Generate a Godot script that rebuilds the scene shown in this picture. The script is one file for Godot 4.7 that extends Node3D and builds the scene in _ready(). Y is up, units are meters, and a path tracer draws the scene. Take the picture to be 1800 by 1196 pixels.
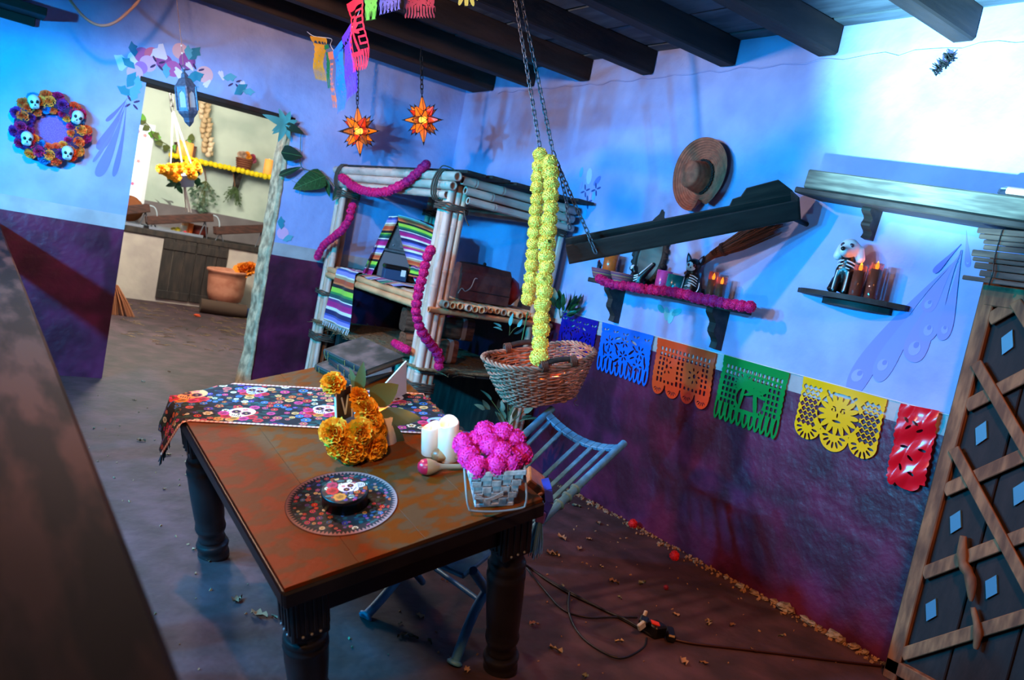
extends Node3D

# A crooked room. The room's own axes are the scene's axes (floor y = 0, back wall z = 0,
# right wall x = 0); things that hang follow true gravity, which leans against the room.
var rng := RandomNumberGenerator.new()
var used := {}
var M := {}
var cache := {}
const DOWN := Vector3(0.253, -0.967, -0.013)
var GRAV := Basis()          # y axis against gravity
var TAB := Transform3D()     # table top frame: x along the near edge, y out of the top, z towards the viewer

func _ready():
	rng.seed = 20260
	var cam := Camera3D.new()
	cam.name = "camera"
	cam.position = Vector3(-3.371, 1.35, 5.975)
	cam.rotation = Vector3(deg_to_rad(-5.647), deg_to_rad(-35.923), deg_to_rad(11.335))
	cam.fov = 45.73
	cam.near = 0.05
	cam.far = 60.0
	var lens := CameraAttributesPhysical.new()
	lens.frustum_focal_length = 28.455
	lens.frustum_focus_distance = 3.5
	lens.exposure_aperture = 3.5
	lens.frustum_near = 0.05
	lens.frustum_far = 60.0
	cam.attributes = lens
	add_child(cam)
	cam.current = true
	var env := Environment.new()
	env.background_mode = Environment.BG_COLOR
	env.background_color = Color(0.02, 0.03, 0.05)
	env.tonemap_mode = Environment.TONE_MAPPER_LINEAR
	env.tonemap_exposure = 1.0
	env.sdfgi_enabled = true
	env.ssao_enabled = true
	env.ssil_enabled = true
	var we := WorldEnvironment.new()
	we.name = "world_environment"
	we.environment = env
	add_child(we)
	build_lights()
	var up := -DOWN.normalized()
	var gx := Vector3(1, 0, 0)
	gx = (gx - up * gx.dot(up)).normalized()
	GRAV = Basis(gx, up, gx.cross(up))
	TAB = Transform3D(Basis(Vector3(0.959, 0.284, 0.003), Vector3(-0.280, 0.945, 0.169), Vector3(0.045, -0.163, 0.986)).orthonormalized(), Vector3(-2.596, 0.443, 4.170))
	build_materials()
	build_shell()
	build_gate()
	build_rail()
	build_bookcase()
	build_table()
	build_table_things()
	build_bookcase_things()
	build_wall_things()
	build_door_things()
	build_hanging()
	build_chair()
	build_floor_things()
	build_back_room()

func spot(called, at, to, col, energy, angle, blend, size, fall = 1.0):
	var l := SpotLight3D.new()
	l.name = called
	l.light_color = col
	l.light_energy = energy
	l.spot_range = 14.0
	l.spot_attenuation = 2.0
	l.spot_angle = angle
	l.spot_angle_attenuation = blend
	l.light_size = size
	l.shadow_enabled = true
	add_child(l)
	l.look_at_from_position(at, to, Vector3.UP if absf((to - at).normalized().y) < 0.98 else Vector3.RIGHT)
	return l

func omni(called, at, col, energy, size, parent = self):
	var l := OmniLight3D.new()
	l.name = called
	l.light_color = col
	l.light_energy = energy
	l.omni_range = 14.0
	l.omni_attenuation = 2.0
	l.light_size = size
	l.shadow_enabled = true
	parent.add_child(l, true)
	l.position = at
	return l

func build_lights():
	# lamps out of view; places chosen from shadows, tints and lit sides
	spot("blue_beam", Vector3(-2.95, 0.30, 4.75), Vector3(0, 2.50, 4.10), Color(0.60, 0.88, 1.0), 155.0, 11.5, 1.0, 0.05)
	for z in [2.4, 3.1, 3.8]:
		spot("unseen_blue_flood", Vector3(-4.7, 1.75, z), Vector3(-0.9, 1.1, z - 1.8), Color(0.0, 0.72, 1.0), 13.0, 68.0, 0.6, 0.05)  # unseen floods at the left, washing walls and floor in blue
	spot("warm_key", Vector3(-3.05, 2.52, 2.3), Vector3(-1.2, 0.9, 2.4), Color(1.0, 0.78, 0.66), 5.2, 85.0, 0.3, 0.05)
	spot("unseen_warm_lamp", Vector3(-3.9, 2.40, 5.2), Vector3(-2.25, 0.7, 3.6), Color(1.0, 0.76, 0.55), 5.0, 36.0, 1.0, 0.10)  # out of view, placed to warm the flowers and the table
	spot("unseen_gate_lamp", Vector3(-1.5, 2.35, 5.4), Vector3(-0.4, 0.0, 4.1), Color(1.0, 0.58, 0.30), 4.5, 36.0, 1.0, 0.10)  # out of view, placed to warm the right floor and the gate
	spot("shelf_fill", Vector3(-2.9, 0.75, 4.5), Vector3(0, 1.42, 3.0), Color(0.50, 0.84, 1.0), 2.4, 21.0, 1.0, 0.05)
	omni("unseen_room_light", Vector3(-1.7, 2.35, -2.4), Color(1.0, 0.98, 0.94), 9.0, 0.3)  # unseen source, stands for daylight in the room beyond the doorway

# ---------------------------------------------------------------- naming and nodes
func numbered(called: String) -> String:
	if not used.has(called):
		used[called] = 0
		return called
	used[called] += 1
	return "%s_%03d" % [called, used[called]]

func XF(v) -> Transform3D:
	if v is Vector3:
		return Transform3D(Basis(), v)
	return v

func tag(o, label, category, group = ""):
	o.set_meta("label", label)
	o.set_meta("category", category)
	if group != "":
		o.set_meta("group", group)
	return o

func thing(called, label, category, xf = Transform3D(), group = "") -> Node3D:
	var o := Node3D.new()
	o.name = numbered(called)
	add_child(o)
	o.transform = XF(xf)
	tag(o, label, category, group)
	return o

func put(called, mesh: Mesh, mat, parent, xf = Transform3D()) -> MeshInstance3D:
	var o := MeshInstance3D.new()
	o.mesh = mesh
	o.material_override = mat
	if parent == self:
		o.name = numbered(called)
		add_child(o)
	else:
		o.name = called
		parent.add_child(o, true)
	o.transform = XF(xf)
	return o

func obj(called, st: SurfaceTool, mat, parent = self, xf = Transform3D()) -> MeshInstance3D:
	return put(called, fin(st), mat, parent, xf)

func struct(called, st, mat, parent = self):
	var o := obj(called, st, mat, parent)
	if parent == self:
		o.set_meta("kind", "structure")
	return o

func dup(root, xf, label = "", group = ""):
	var r = root.duplicate()
	r.name = numbered(String(root.name).rstrip("0123456789").trim_suffix("_") if String(root.name).right(3).is_valid_int() else String(root.name))
	add_child(r)
	r.transform = XF(xf)
	if label != "":
		r.set_meta("label", label)
	if group != "":
		r.set_meta("group", group)
	return r

# ---------------------------------------------------------------- mesh helpers (faces given counter-clockwise from outside)
func st_new(smooth := true) -> SurfaceTool:
	var st := SurfaceTool.new()
	st.begin(Mesh.PRIMITIVE_TRIANGLES)
	st.set_smooth_group(0 if smooth else -1)
	return st

func fin(st: SurfaceTool) -> ArrayMesh:
	st.generate_normals()
	return st.commit()

func tri(st, a, b, c):
	st.add_vertex(a)
	st.add_vertex(c)
	st.add_vertex(b)

func quad(st, a, b, c, d):
	tri(st, a, b, c)
	tri(st, a, c, d)

func quv(st, a, b, c, d, ua, ub, uc, ud):
	for k in [[a, ua], [c, uc], [b, ub], [a, ua], [d, ud], [c, uc]]:
		st.set_uv(k[1])
		st.add_vertex(k[0])

func T3(at, basis = Basis()) -> Transform3D:
	return Transform3D(basis, at)

func rot(axis: Vector3, deg: float) -> Basis:
	return Basis(axis.normalized(), deg_to_rad(deg))

# y axis from a to b
func along(a: Vector3, b: Vector3, twist := 0.0) -> Transform3D:
	var y := (b - a).normalized()
	var x := y.cross(Vector3(0.13, 0.31, 0.94)).normalized()
	x = x.rotated(y, twist)
	return Transform3D(Basis(x, y, x.cross(y)), a)

# box centred on xf with chamfered edges
func box(st, xf, size: Vector3, bev := 0.0):
	xf = XF(xf)
	var h := size * 0.5
	var b: float = minf(bev, minf(h.x, minf(h.y, h.z)) * 0.9)
	st.set_smooth_group(-1)
	for ax in 3:
		for s in [-1.0, 1.0]:
			var u := (ax + 1) % 3
			var v := (ax + 2) % 3
			var p := []
			for k in [[-1, -1], [1, -1], [1, 1], [-1, 1]]:
				var q := Vector3()
				q[ax] = s * h[ax]
				q[u] = k[0] * (h[u] - b)
				q[v] = k[1] * (h[v] - b)
				p.append(xf * q)
			if s > 0: quad(st, p[0], p[1], p[2], p[3])
			else: quad(st, p[3], p[2], p[1], p[0])
	if b > 0.0:
		for ax in 3:
			var u := (ax + 1) % 3
			var v := (ax + 2) % 3
			for su in [-1.0, 1.0]:
				for sv in [-1.0, 1.0]:
					var p := []
					for k in [[-1, 0], [1, 0], [1, 1], [-1, 1]]:
						var q := Vector3()
						q[ax] = k[0] * (h[ax] - b)
						q[u] = su * (h[u] - (b if k[1] == 1 else 0.0))
						q[v] = sv * (h[v] - (0.0 if k[1] == 1 else b))
						p.append(xf * q)
					if su * sv > 0: quad(st, p[0], p[1], p[2], p[3])
					else: quad(st, p[3], p[2], p[1], p[0])
		for sx in [-1.0, 1.0]:
			for sy in [-1.0, 1.0]:
				for sz in [-1.0, 1.0]:
					var s3 := Vector3(sx, sy, sz)
					var p := []
					for ax in 3:
						var q := (h - Vector3(b, b, b)) * s3
						q[ax] = s3[ax] * h[ax]
						p.append(xf * q)
					if sx * sy * sz > 0: tri(st, p[0], p[1], p[2])
					else: tri(st, p[2], p[1], p[0])

func bx(lo: Vector3, hi: Vector3, bev := 0.0) -> SurfaceTool:
	var st := st_new(false)
	box(st, T3((lo + hi) * 0.5), hi - lo, bev)
	return st

# a bar from a to b with rectangular section (w across, d deep), 'out' hints the depth direction
func bar(st, a: Vector3, b: Vector3, w: float, d: float, out: Vector3, bev := 0.0):
	var y := (b - a).normalized()
	var x := y.cross(out).normalized()
	box(st, Transform3D(Basis(x, y, x.cross(y)), (a + b) * 0.5), Vector3(w, a.distance_to(b), d), bev)

func tube(st, pts: Array, r, n := 6, caps := true, closed := false):
	st.set_smooth_group(0)
	var cnt := pts.size()
	var rings := []
	var nx := Vector3()
	for i in cnt:
		var t: Vector3
		if closed: t = (pts[(i + 1) % cnt] - pts[(i + cnt - 1) % cnt]).normalized()
		else: t = (pts[mini(i + 1, cnt - 1)] - pts[maxi(i - 1, 0)]).normalized()
		if i == 0:
			nx = t.cross(Vector3(0.13, 0.31, 0.94)).normalized()
		else:
			nx = (nx - t * nx.dot(t)).normalized()
		var ny := t.cross(nx)
		var rr: float = r[i] if r is Array else r
		var ring := []
		for k in n:
			var a := TAU * k / n
			ring.append(pts[i] + (nx * cos(a) + ny * sin(a)) * rr)
		rings.append(ring)
	for i in (cnt if closed else cnt - 1):
		var A = rings[i]
		var B = rings[(i + 1) % cnt]
		for k in n:
			var k2 := (k + 1) % n
			quad(st, A[k], A[k2], B[k2], B[k])
	if caps and not closed:
		st.set_smooth_group(-1)
		for k in range(1, n - 1):
			tri(st, rings[0][0], rings[0][k + 1], rings[0][k])
			tri(st, rings[cnt - 1][0], rings[cnt - 1][k], rings[cnt - 1][k + 1])
		st.set_smooth_group(0)

# profile points (radius, height) from bottom to top round the y axis of xf
func lathe(st, xf, prof: Array, n := 20, sx := 1.0, sz := 1.0, smooth := true):
	xf = XF(xf)
	st.set_smooth_group(0 if smooth else -1)
	for i in prof.size() - 1:
		for k in n:
			var a0 := TAU * k / n
			var a1 := TAU * (k + 1) / n
			var p: Vector2 = prof[i]
			var q: Vector2 = prof[i + 1]
			var d0 := Vector3(cos(a0) * sx, 0, sin(a0) * sz)
			var d1 := Vector3(cos(a1) * sx, 0, sin(a1) * sz)
			var A: Vector3 = xf * (d0 * p.x + Vector3(0, p.y, 0))
			var B: Vector3 = xf * (d1 * p.x + Vector3(0, p.y, 0))
			var C: Vector3 = xf * (d1 * q.x + Vector3(0, q.y, 0))
			var D: Vector3 = xf * (d0 * q.x + Vector3(0, q.y, 0))
			if p.x > 1e-6: tri(st, A, C, B)
			if q.x > 1e-6: tri(st, A, D, C)

# polygon in the xy plane of xf, thickness d along +z
func prism(st, xf: Transform3D, poly: PackedVector2Array, d: float, back := true):
	st.set_smooth_group(-1)
	if Geometry2D.is_polygon_clockwise(poly):
		poly = poly.duplicate()
		poly.reverse()
	var ix := Geometry2D.triangulate_polygon(poly)
	for i in range(0, ix.size(), 3):
		var a := poly[ix[i]]
		var b := poly[ix[i + 1]]
		var c := poly[ix[i + 2]]
		if (b - a).cross(c - a) < 0:
			var t := b
			b = c
			c = t
		tri(st, xf * Vector3(a.x, a.y, d), xf * Vector3(b.x, b.y, d), xf * Vector3(c.x, c.y, d))
		if back:
			tri(st, xf * Vector3(a.x, a.y, 0), xf * Vector3(c.x, c.y, 0), xf * Vector3(b.x, b.y, 0))
	for i in poly.size():
		var a := poly[i]
		var b := poly[(i + 1) % poly.size()]
		quad(st, xf * Vector3(a.x, a.y, 0), xf * Vector3(b.x, b.y, 0), xf * Vector3(b.x, b.y, d), xf * Vector3(a.x, a.y, d))

# sphere with a displaced surface; jag > 0 ruffles it
func ball(st, xf, r: float, lon := 12, lat := 8, jag := 0.0, sc := Vector3.ONE, flat := false):
	xf = XF(xf)
	st.set_smooth_group(-1 if flat else 0)
	var g := []
	for i in lat + 1:
		var row := []
		var th := PI * i / lat
		for k in lon:
			var ph := TAU * (k + 0.5 * (i % 2)) / lon
			var rr := r * (1.0 + (rng.randf_range(-jag, jag) if i > 0 and i < lat else 0.0))
			row.append(xf * (Vector3(sin(th) * cos(ph), cos(th), sin(th) * sin(ph)) * rr * sc))
		g.append(row)
	for i in lat:
		for k in lon:
			var k2 := (k + 1) % lon
			var A = g[i][k]
			var B = g[i][k2]
			var C = g[i + 1][k2]
			var D = g[i + 1][k]
			if i > 0: tri(st, A, B, C) 
			if i < lat - 1: tri(st, A, C, D)
			if i == 0: tri(st, g[0][0], C, D)
			if i == lat - 1: tri(st, A, B, g[lat][0])

# a leaf blade in xf: base at the origin, along +y, face +z; bent by curl, with a fold along the midrib
func leaf(st, xf: Transform3D, ln: float, wd: float, curl := 0.2, n := 6, shape := 0.5, fold := 0.15):
	st.set_smooth_group(0)
	var rows := []
	for i in n + 1:
		var t := float(i) / n
		var w := wd * 0.5 * pow(sin(PI * pow(t, shape + 0.2) * 0.98 + 0.02), 0.8)
		if i == n: w = 0.0005
		var y := ln * t
		var z := -curl * ln * t * t
		rows.append([xf * Vector3(-w, y, z + fold * w), xf * Vector3(0, y, z), xf * Vector3(w, y, z + fold * w)])
	for i in n:
		for k in 2:
			quad(st, rows[i][k], rows[i][k + 1], rows[i + 1][k + 1], rows[i + 1][k])

func smooth_path(p: Array, per := 6) -> Array:
	var out := []
	for i in p.size() - 1:
		var a: Vector3 = p[maxi(i - 1, 0)]
		var b: Vector3 = p[i]
		var c: Vector3 = p[i + 1]
		var d: Vector3 = p[mini(i + 2, p.size() - 1)]
		for k in per:
			out.append(b.cubic_interpolate(c, a, d, float(k) / per))
	out.append(p[-1])
	return out

# points at even distances along a path
func spaced(path: Array, step: float) -> Array:
	var out := [path[0]]
	var left := step
	for i in path.size() - 1:
		var a: Vector3 = path[i]
		var b: Vector3 = path[i + 1]
		var d := a.distance_to(b)
		var at := 0.0
		while at + left <= d:
			at += left
			out.append(a.lerp(b, at / d))
			left = step
		left -= d - at
	return out

# frames on the two walls: x along the wall as seen, y up, z out of it
func on_right(p: Vector3, out := 0.0) -> Transform3D:
	return Transform3D(Basis(Vector3(0, 0, 1), Vector3(0, 1, 0), Vector3(-1, 0, 0)), Vector3(p.x - out, p.y, p.z))

func on_back(p: Vector3, out := 0.0) -> Transform3D:
	return Transform3D(Basis(), Vector3(p.x, p.y, p.z + out))

func ellipse(rx: float, ry: float, n := 16, at := Vector2.ZERO, turn := 0.0) -> PackedVector2Array:
	var p := PackedVector2Array()
	for i in n:
		p.append(at + Vector2(cos(TAU * i / n) * rx, sin(TAU * i / n) * ry).rotated(turn))
	return p

# ---------------------------------------------------------------- materials
func noise_tex(c1: Color, c2: Color, freq := 0.01, oct := 4, sd := 1, lo := 0.25, hi := 0.75, sz := 512, typ := 3) -> NoiseTexture2D:
	var nz := FastNoiseLite.new()
	nz.seed = sd
	nz.noise_type = typ
	nz.frequency = freq
	nz.fractal_octaves = oct
	var t := NoiseTexture2D.new()
	t.width = sz
	t.height = sz
	t.seamless = true
	t.noise = nz
	var g := Gradient.new()
	g.offsets = PackedFloat32Array([lo, hi])
	g.colors = PackedColorArray([c1, c2])
	t.color_ramp = g
	return t

func bump_tex(freq := 0.03, oct := 4, sd := 7, strength := 4.0, sz := 512) -> NoiseTexture2D:
	var nz := FastNoiseLite.new()
	nz.seed = sd
	nz.noise_type = FastNoiseLite.TYPE_SIMPLEX_SMOOTH
	nz.frequency = freq
	nz.fractal_octaves = oct
	var t := NoiseTexture2D.new()
	t.width = sz
	t.height = sz
	t.seamless = true
	t.as_normal_map = true
	t.bump_strength = strength
	t.noise = nz
	return t

func plain(c: Color, rough := 0.8, metal := 0.0) -> StandardMaterial3D:
	var m := StandardMaterial3D.new()
	m.albedo_color = c
	m.roughness = rough
	m.metallic = metal
	m.cull_mode = BaseMaterial3D.CULL_DISABLED
	return m

func tex3(tx, rough := 0.85, scale := Vector3(1, 1, 1), nrm = null, nscale := 0.5, world := false) -> StandardMaterial3D:
	var m := plain(Color.WHITE, rough)
	m.albedo_texture = tx
	m.uv1_triplanar = true
	m.uv1_world_triplanar = world
	m.uv1_scale = scale
	if nrm != null:
		m.normal_enabled = true
		m.normal_texture = nrm
		m.normal_scale = nscale
	return m

func glow(c: Color, e := 1.0) -> StandardMaterial3D:
	var m := plain(c, 0.6)
	m.emission_enabled = true
	m.emission = c
	m.emission_energy_multiplier = e
	return m

func flatc(c: Color, rough := 0.8) -> StandardMaterial3D:
	var k := "%s|%.2f" % [c.to_html(), rough]
	if not cache.has(k):
		cache[k] = plain(c, rough)
	return cache[k]

func build_materials():
	var plaster := bump_tex(0.02, 5, 7, 2.0)
	var fine := bump_tex(0.06, 3, 11, 1.0)
	var grainb := bump_tex(0.03, 4, 15, 1.5)
	M.plaster_bump = plaster
	M.fine = fine
	M.wall_blue = tex3(noise_tex(Color(0.54, 0.60, 0.80), Color(0.61, 0.67, 0.86), 0.006, 5, 3), 0.75, Vector3(0.9, 0.9, 0.9), plaster, 0.7, true)
	M.band = tex3(noise_tex(Color(0.60, 0.59, 0.59), Color(0.68, 0.67, 0.67), 0.01, 4, 4), 0.8, Vector3(1, 1, 1), plaster, 0.6, true)
	M.dado = tex3(noise_tex(Color(0.22, 0.055, 0.14), Color(0.36, 0.10, 0.235), 0.006, 5, 5), 0.42, Vector3(1, 1, 1), plaster, 0.8, true)
	M.cream = tex3(noise_tex(Color(0.66, 0.60, 0.56), Color(0.74, 0.68, 0.62), 0.008, 4, 6), 0.85, Vector3(0.7, 0.7, 0.7), plaster, 0.4, true)
	M.sage = tex3(noise_tex(Color(0.67, 0.71, 0.65), Color(0.76, 0.79, 0.72), 0.006, 4, 8), 0.85, Vector3(0.6, 0.6, 0.6), plaster, 0.4, true)
	M.greyband = tex3(noise_tex(Color(0.42, 0.38, 0.38), Color(0.47, 0.43, 0.43), 0.008, 4, 9), 0.85, Vector3(0.7, 0.7, 0.7), plaster, 0.3, true)
	M.jamb = tex3(noise_tex(Color(0.50, 0.43, 0.33), Color(0.84, 0.74, 0.59), 0.02, 5, 10), 0.85, Vector3(1.2, 1.2, 1.2), plaster, 1.0, true)
	M.floor = tex3(noise_tex(Color(0.165, 0.095, 0.105), Color(0.29, 0.185, 0.21), 0.012, 6, 12, 0.2, 0.8, 1024), 0.78, Vector3(0.45, 0.45, 0.45), fine, 0.6, true)
	M.beam = tex3(noise_tex(Color(0.09, 0.06, 0.045), Color(0.18, 0.125, 0.095), 0.012, 5, 13), 0.8, Vector3(0.35, 2.2, 2.2), grainb, 0.6, true)
	M.ceil = tex3(noise_tex(Color(0.20, 0.25, 0.28), Color(0.32, 0.37, 0.40), 0.012, 5, 14), 0.85, Vector3(2.0, 2.0, 0.4), grainb, 0.4, true)
	M.bamboo = tex3(noise_tex(Color(0.70, 0.52, 0.42), Color(0.86, 0.68, 0.55), 0.012, 4, 16), 0.6, Vector3(4, 0.8, 4), null)
	M.bamboo_grey = tex3(noise_tex(Color(0.76, 0.60, 0.52), Color(0.90, 0.75, 0.66), 0.012, 4, 17), 0.6, Vector3(4, 0.8, 4), null)
	M.bamboo_tan = tex3(noise_tex(Color(0.76, 0.50, 0.32), Color(0.92, 0.66, 0.45), 0.012, 4, 18), 0.65, Vector3(4, 0.8, 4), null)
	M.node = plain(Color(0.22, 0.17, 0.13), 0.8)
	M.rope = plain(Color(0.32, 0.25, 0.20), 0.9)
	M.board = tex3(noise_tex(Color(0.12, 0.095, 0.08), Color(0.22, 0.17, 0.14), 0.015, 5, 19), 0.75, Vector3(3, 0.5, 3), grainb, 0.5)
	M.gate = tex3(noise_tex(Color(0.085, 0.06, 0.055), Color(0.14, 0.10, 0.09), 0.015, 5, 33), 0.8, Vector3(3, 0.5, 3), grainb, 0.5)
	M.blind = tex3(noise_tex(Color(0.30, 0.24, 0.21), Color(0.46, 0.38, 0.33), 0.012, 4, 34), 0.8, Vector3(4, 4, 0.8))
	M.lattice = tex3(noise_tex(Color(0.36, 0.23, 0.14), Color(0.56, 0.39, 0.25), 0.015, 5, 20), 0.8, Vector3(4, 0.8, 4), grainb, 0.5)
	M.table_dark = tex3(noise_tex(Color(0.085, 0.075, 0.085), Color(0.135, 0.115, 0.125), 0.015, 4, 21), 0.35, Vector3(1, 1, 1), null)
	M.shelf = tex3(noise_tex(Color(0.13, 0.11, 0.10), Color(0.22, 0.19, 0.17), 0.015, 4, 22), 0.7, Vector3(1, 3, 3), grainb, 0.4)
	M.pale_wood = tex3(noise_tex(Color(0.28, 0.28, 0.25), Color(0.46, 0.46, 0.40), 0.02, 4, 23), 0.7, Vector3(0.4, 4, 4), grainb, 0.4)
	M.wicker = tex3(noise_tex(Color(0.40, 0.26, 0.20), Color(0.72, 0.52, 0.42), 0.02, 4, 24), 0.65, Vector3(3, 3, 3), null)
	M.straw_hat = tex3(noise_tex(Color(0.50, 0.24, 0.16), Color(0.66, 0.35, 0.24), 0.02, 4, 25), 0.85, Vector3(3, 3, 3), fine, 0.6)
	M.hay = tex3(noise_tex(Color(0.42, 0.33, 0.22), Color(0.62, 0.50, 0.34), 0.03, 4, 26), 0.9, Vector3(3, 3, 3), fine, 1.0)
	M.leather = tex3(noise_tex(Color(0.34, 0.16, 0.13), Color(0.46, 0.24, 0.19), 0.015, 4, 27), 0.6, Vector3(2, 2, 2), fine, 0.6)
	M.terracotta = tex3(noise_tex(Color(0.62, 0.36, 0.26), Color(0.74, 0.49, 0.38), 0.012, 4, 28), 0.8, Vector3(1.5, 1.5, 1.5), fine, 0.4)
	M.trough = tex3(noise_tex(Color(0.07, 0.07, 0.06), Color(0.125, 0.12, 0.105), 0.015, 4, 29), 0.65, Vector3(3, 0.5, 3), grainb, 0.4)
	M.leafy = tex3(noise_tex(Color(0.05, 0.22, 0.10), Color(0.10, 0.33, 0.16), 0.03, 3, 30), 0.45, Vector3(4, 4, 4), null)
	M.leaf_dark = plain(Color(0.05, 0.20, 0.14), 0.45)
	M.leaf_olive = plain(Color(0.33, 0.36, 0.16), 0.6)
	M.leaf_grey = plain(Color(0.33, 0.42, 0.33), 0.6)
	M.leaf_teal = plain(Color(0.30, 0.62, 0.60), 0.5)
	M.iron = plain(Color(0.10, 0.09, 0.085), 0.55, 0.4)
	M.chain = plain(Color(0.42, 0.43, 0.46), 0.45, 0.6)
	M.straw_pale = tex3(noise_tex(Color(0.60, 0.58, 0.60), Color(0.80, 0.78, 0.80), 0.03, 3, 32), 0.75, Vector3(4, 4, 4), null)
	M.black = plain(Color(0.03, 0.03, 0.035), 0.35)
	M.white = plain(Color(0.86, 0.86, 0.86), 0.6)
	M.wax = plain(Color(0.93, 0.86, 0.76), 0.5)
	M.paper = plain(Color(0.85, 0.84, 0.82), 0.75)
	M.chair = tex3(noise_tex(Color(0.20, 0.42, 0.55), Color(0.32, 0.56, 0.68), 0.015, 4, 31), 0.5, Vector3(3, 1, 3), null)
	M.cord = plain(Color(0.03, 0.03, 0.03), 0.5)
	M.magenta = pom(Color(0.86, 0.06, 0.42))
	M.pink = pom(Color(0.88, 0.10, 0.55))
	M.lime = pom(Color(0.95, 0.85, 0.36))
	M.marigold = pom(Color(1.0, 0.70, 0.12))
	M.yellow = pom(Color(0.92, 0.82, 0.06))

func pom(c: Color) -> StandardMaterial3D:
	var m := plain(c, 0.75)
	m.backlight_enabled = true
	m.backlight = c * 0.35
	return m

# ---------------------------------------------------------------- the room
func zone_wall(called, lo: Vector3, hi: Vector3, mats: Array, cuts: Array):
	# one wall slab in horizontal paint zones
	var w := Node3D.new()
	w.name = called
	w.set_meta("kind", "structure")
	add_child(w)
	var names := ["painted_dado", "painted_band", "painted_plaster"]
	for i in 3:
		obj(names[i], bx(Vector3(lo.x, cuts[i], lo.z), Vector3(hi.x, cuts[i + 1], hi.z)), mats[i], w)
	return w

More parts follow.
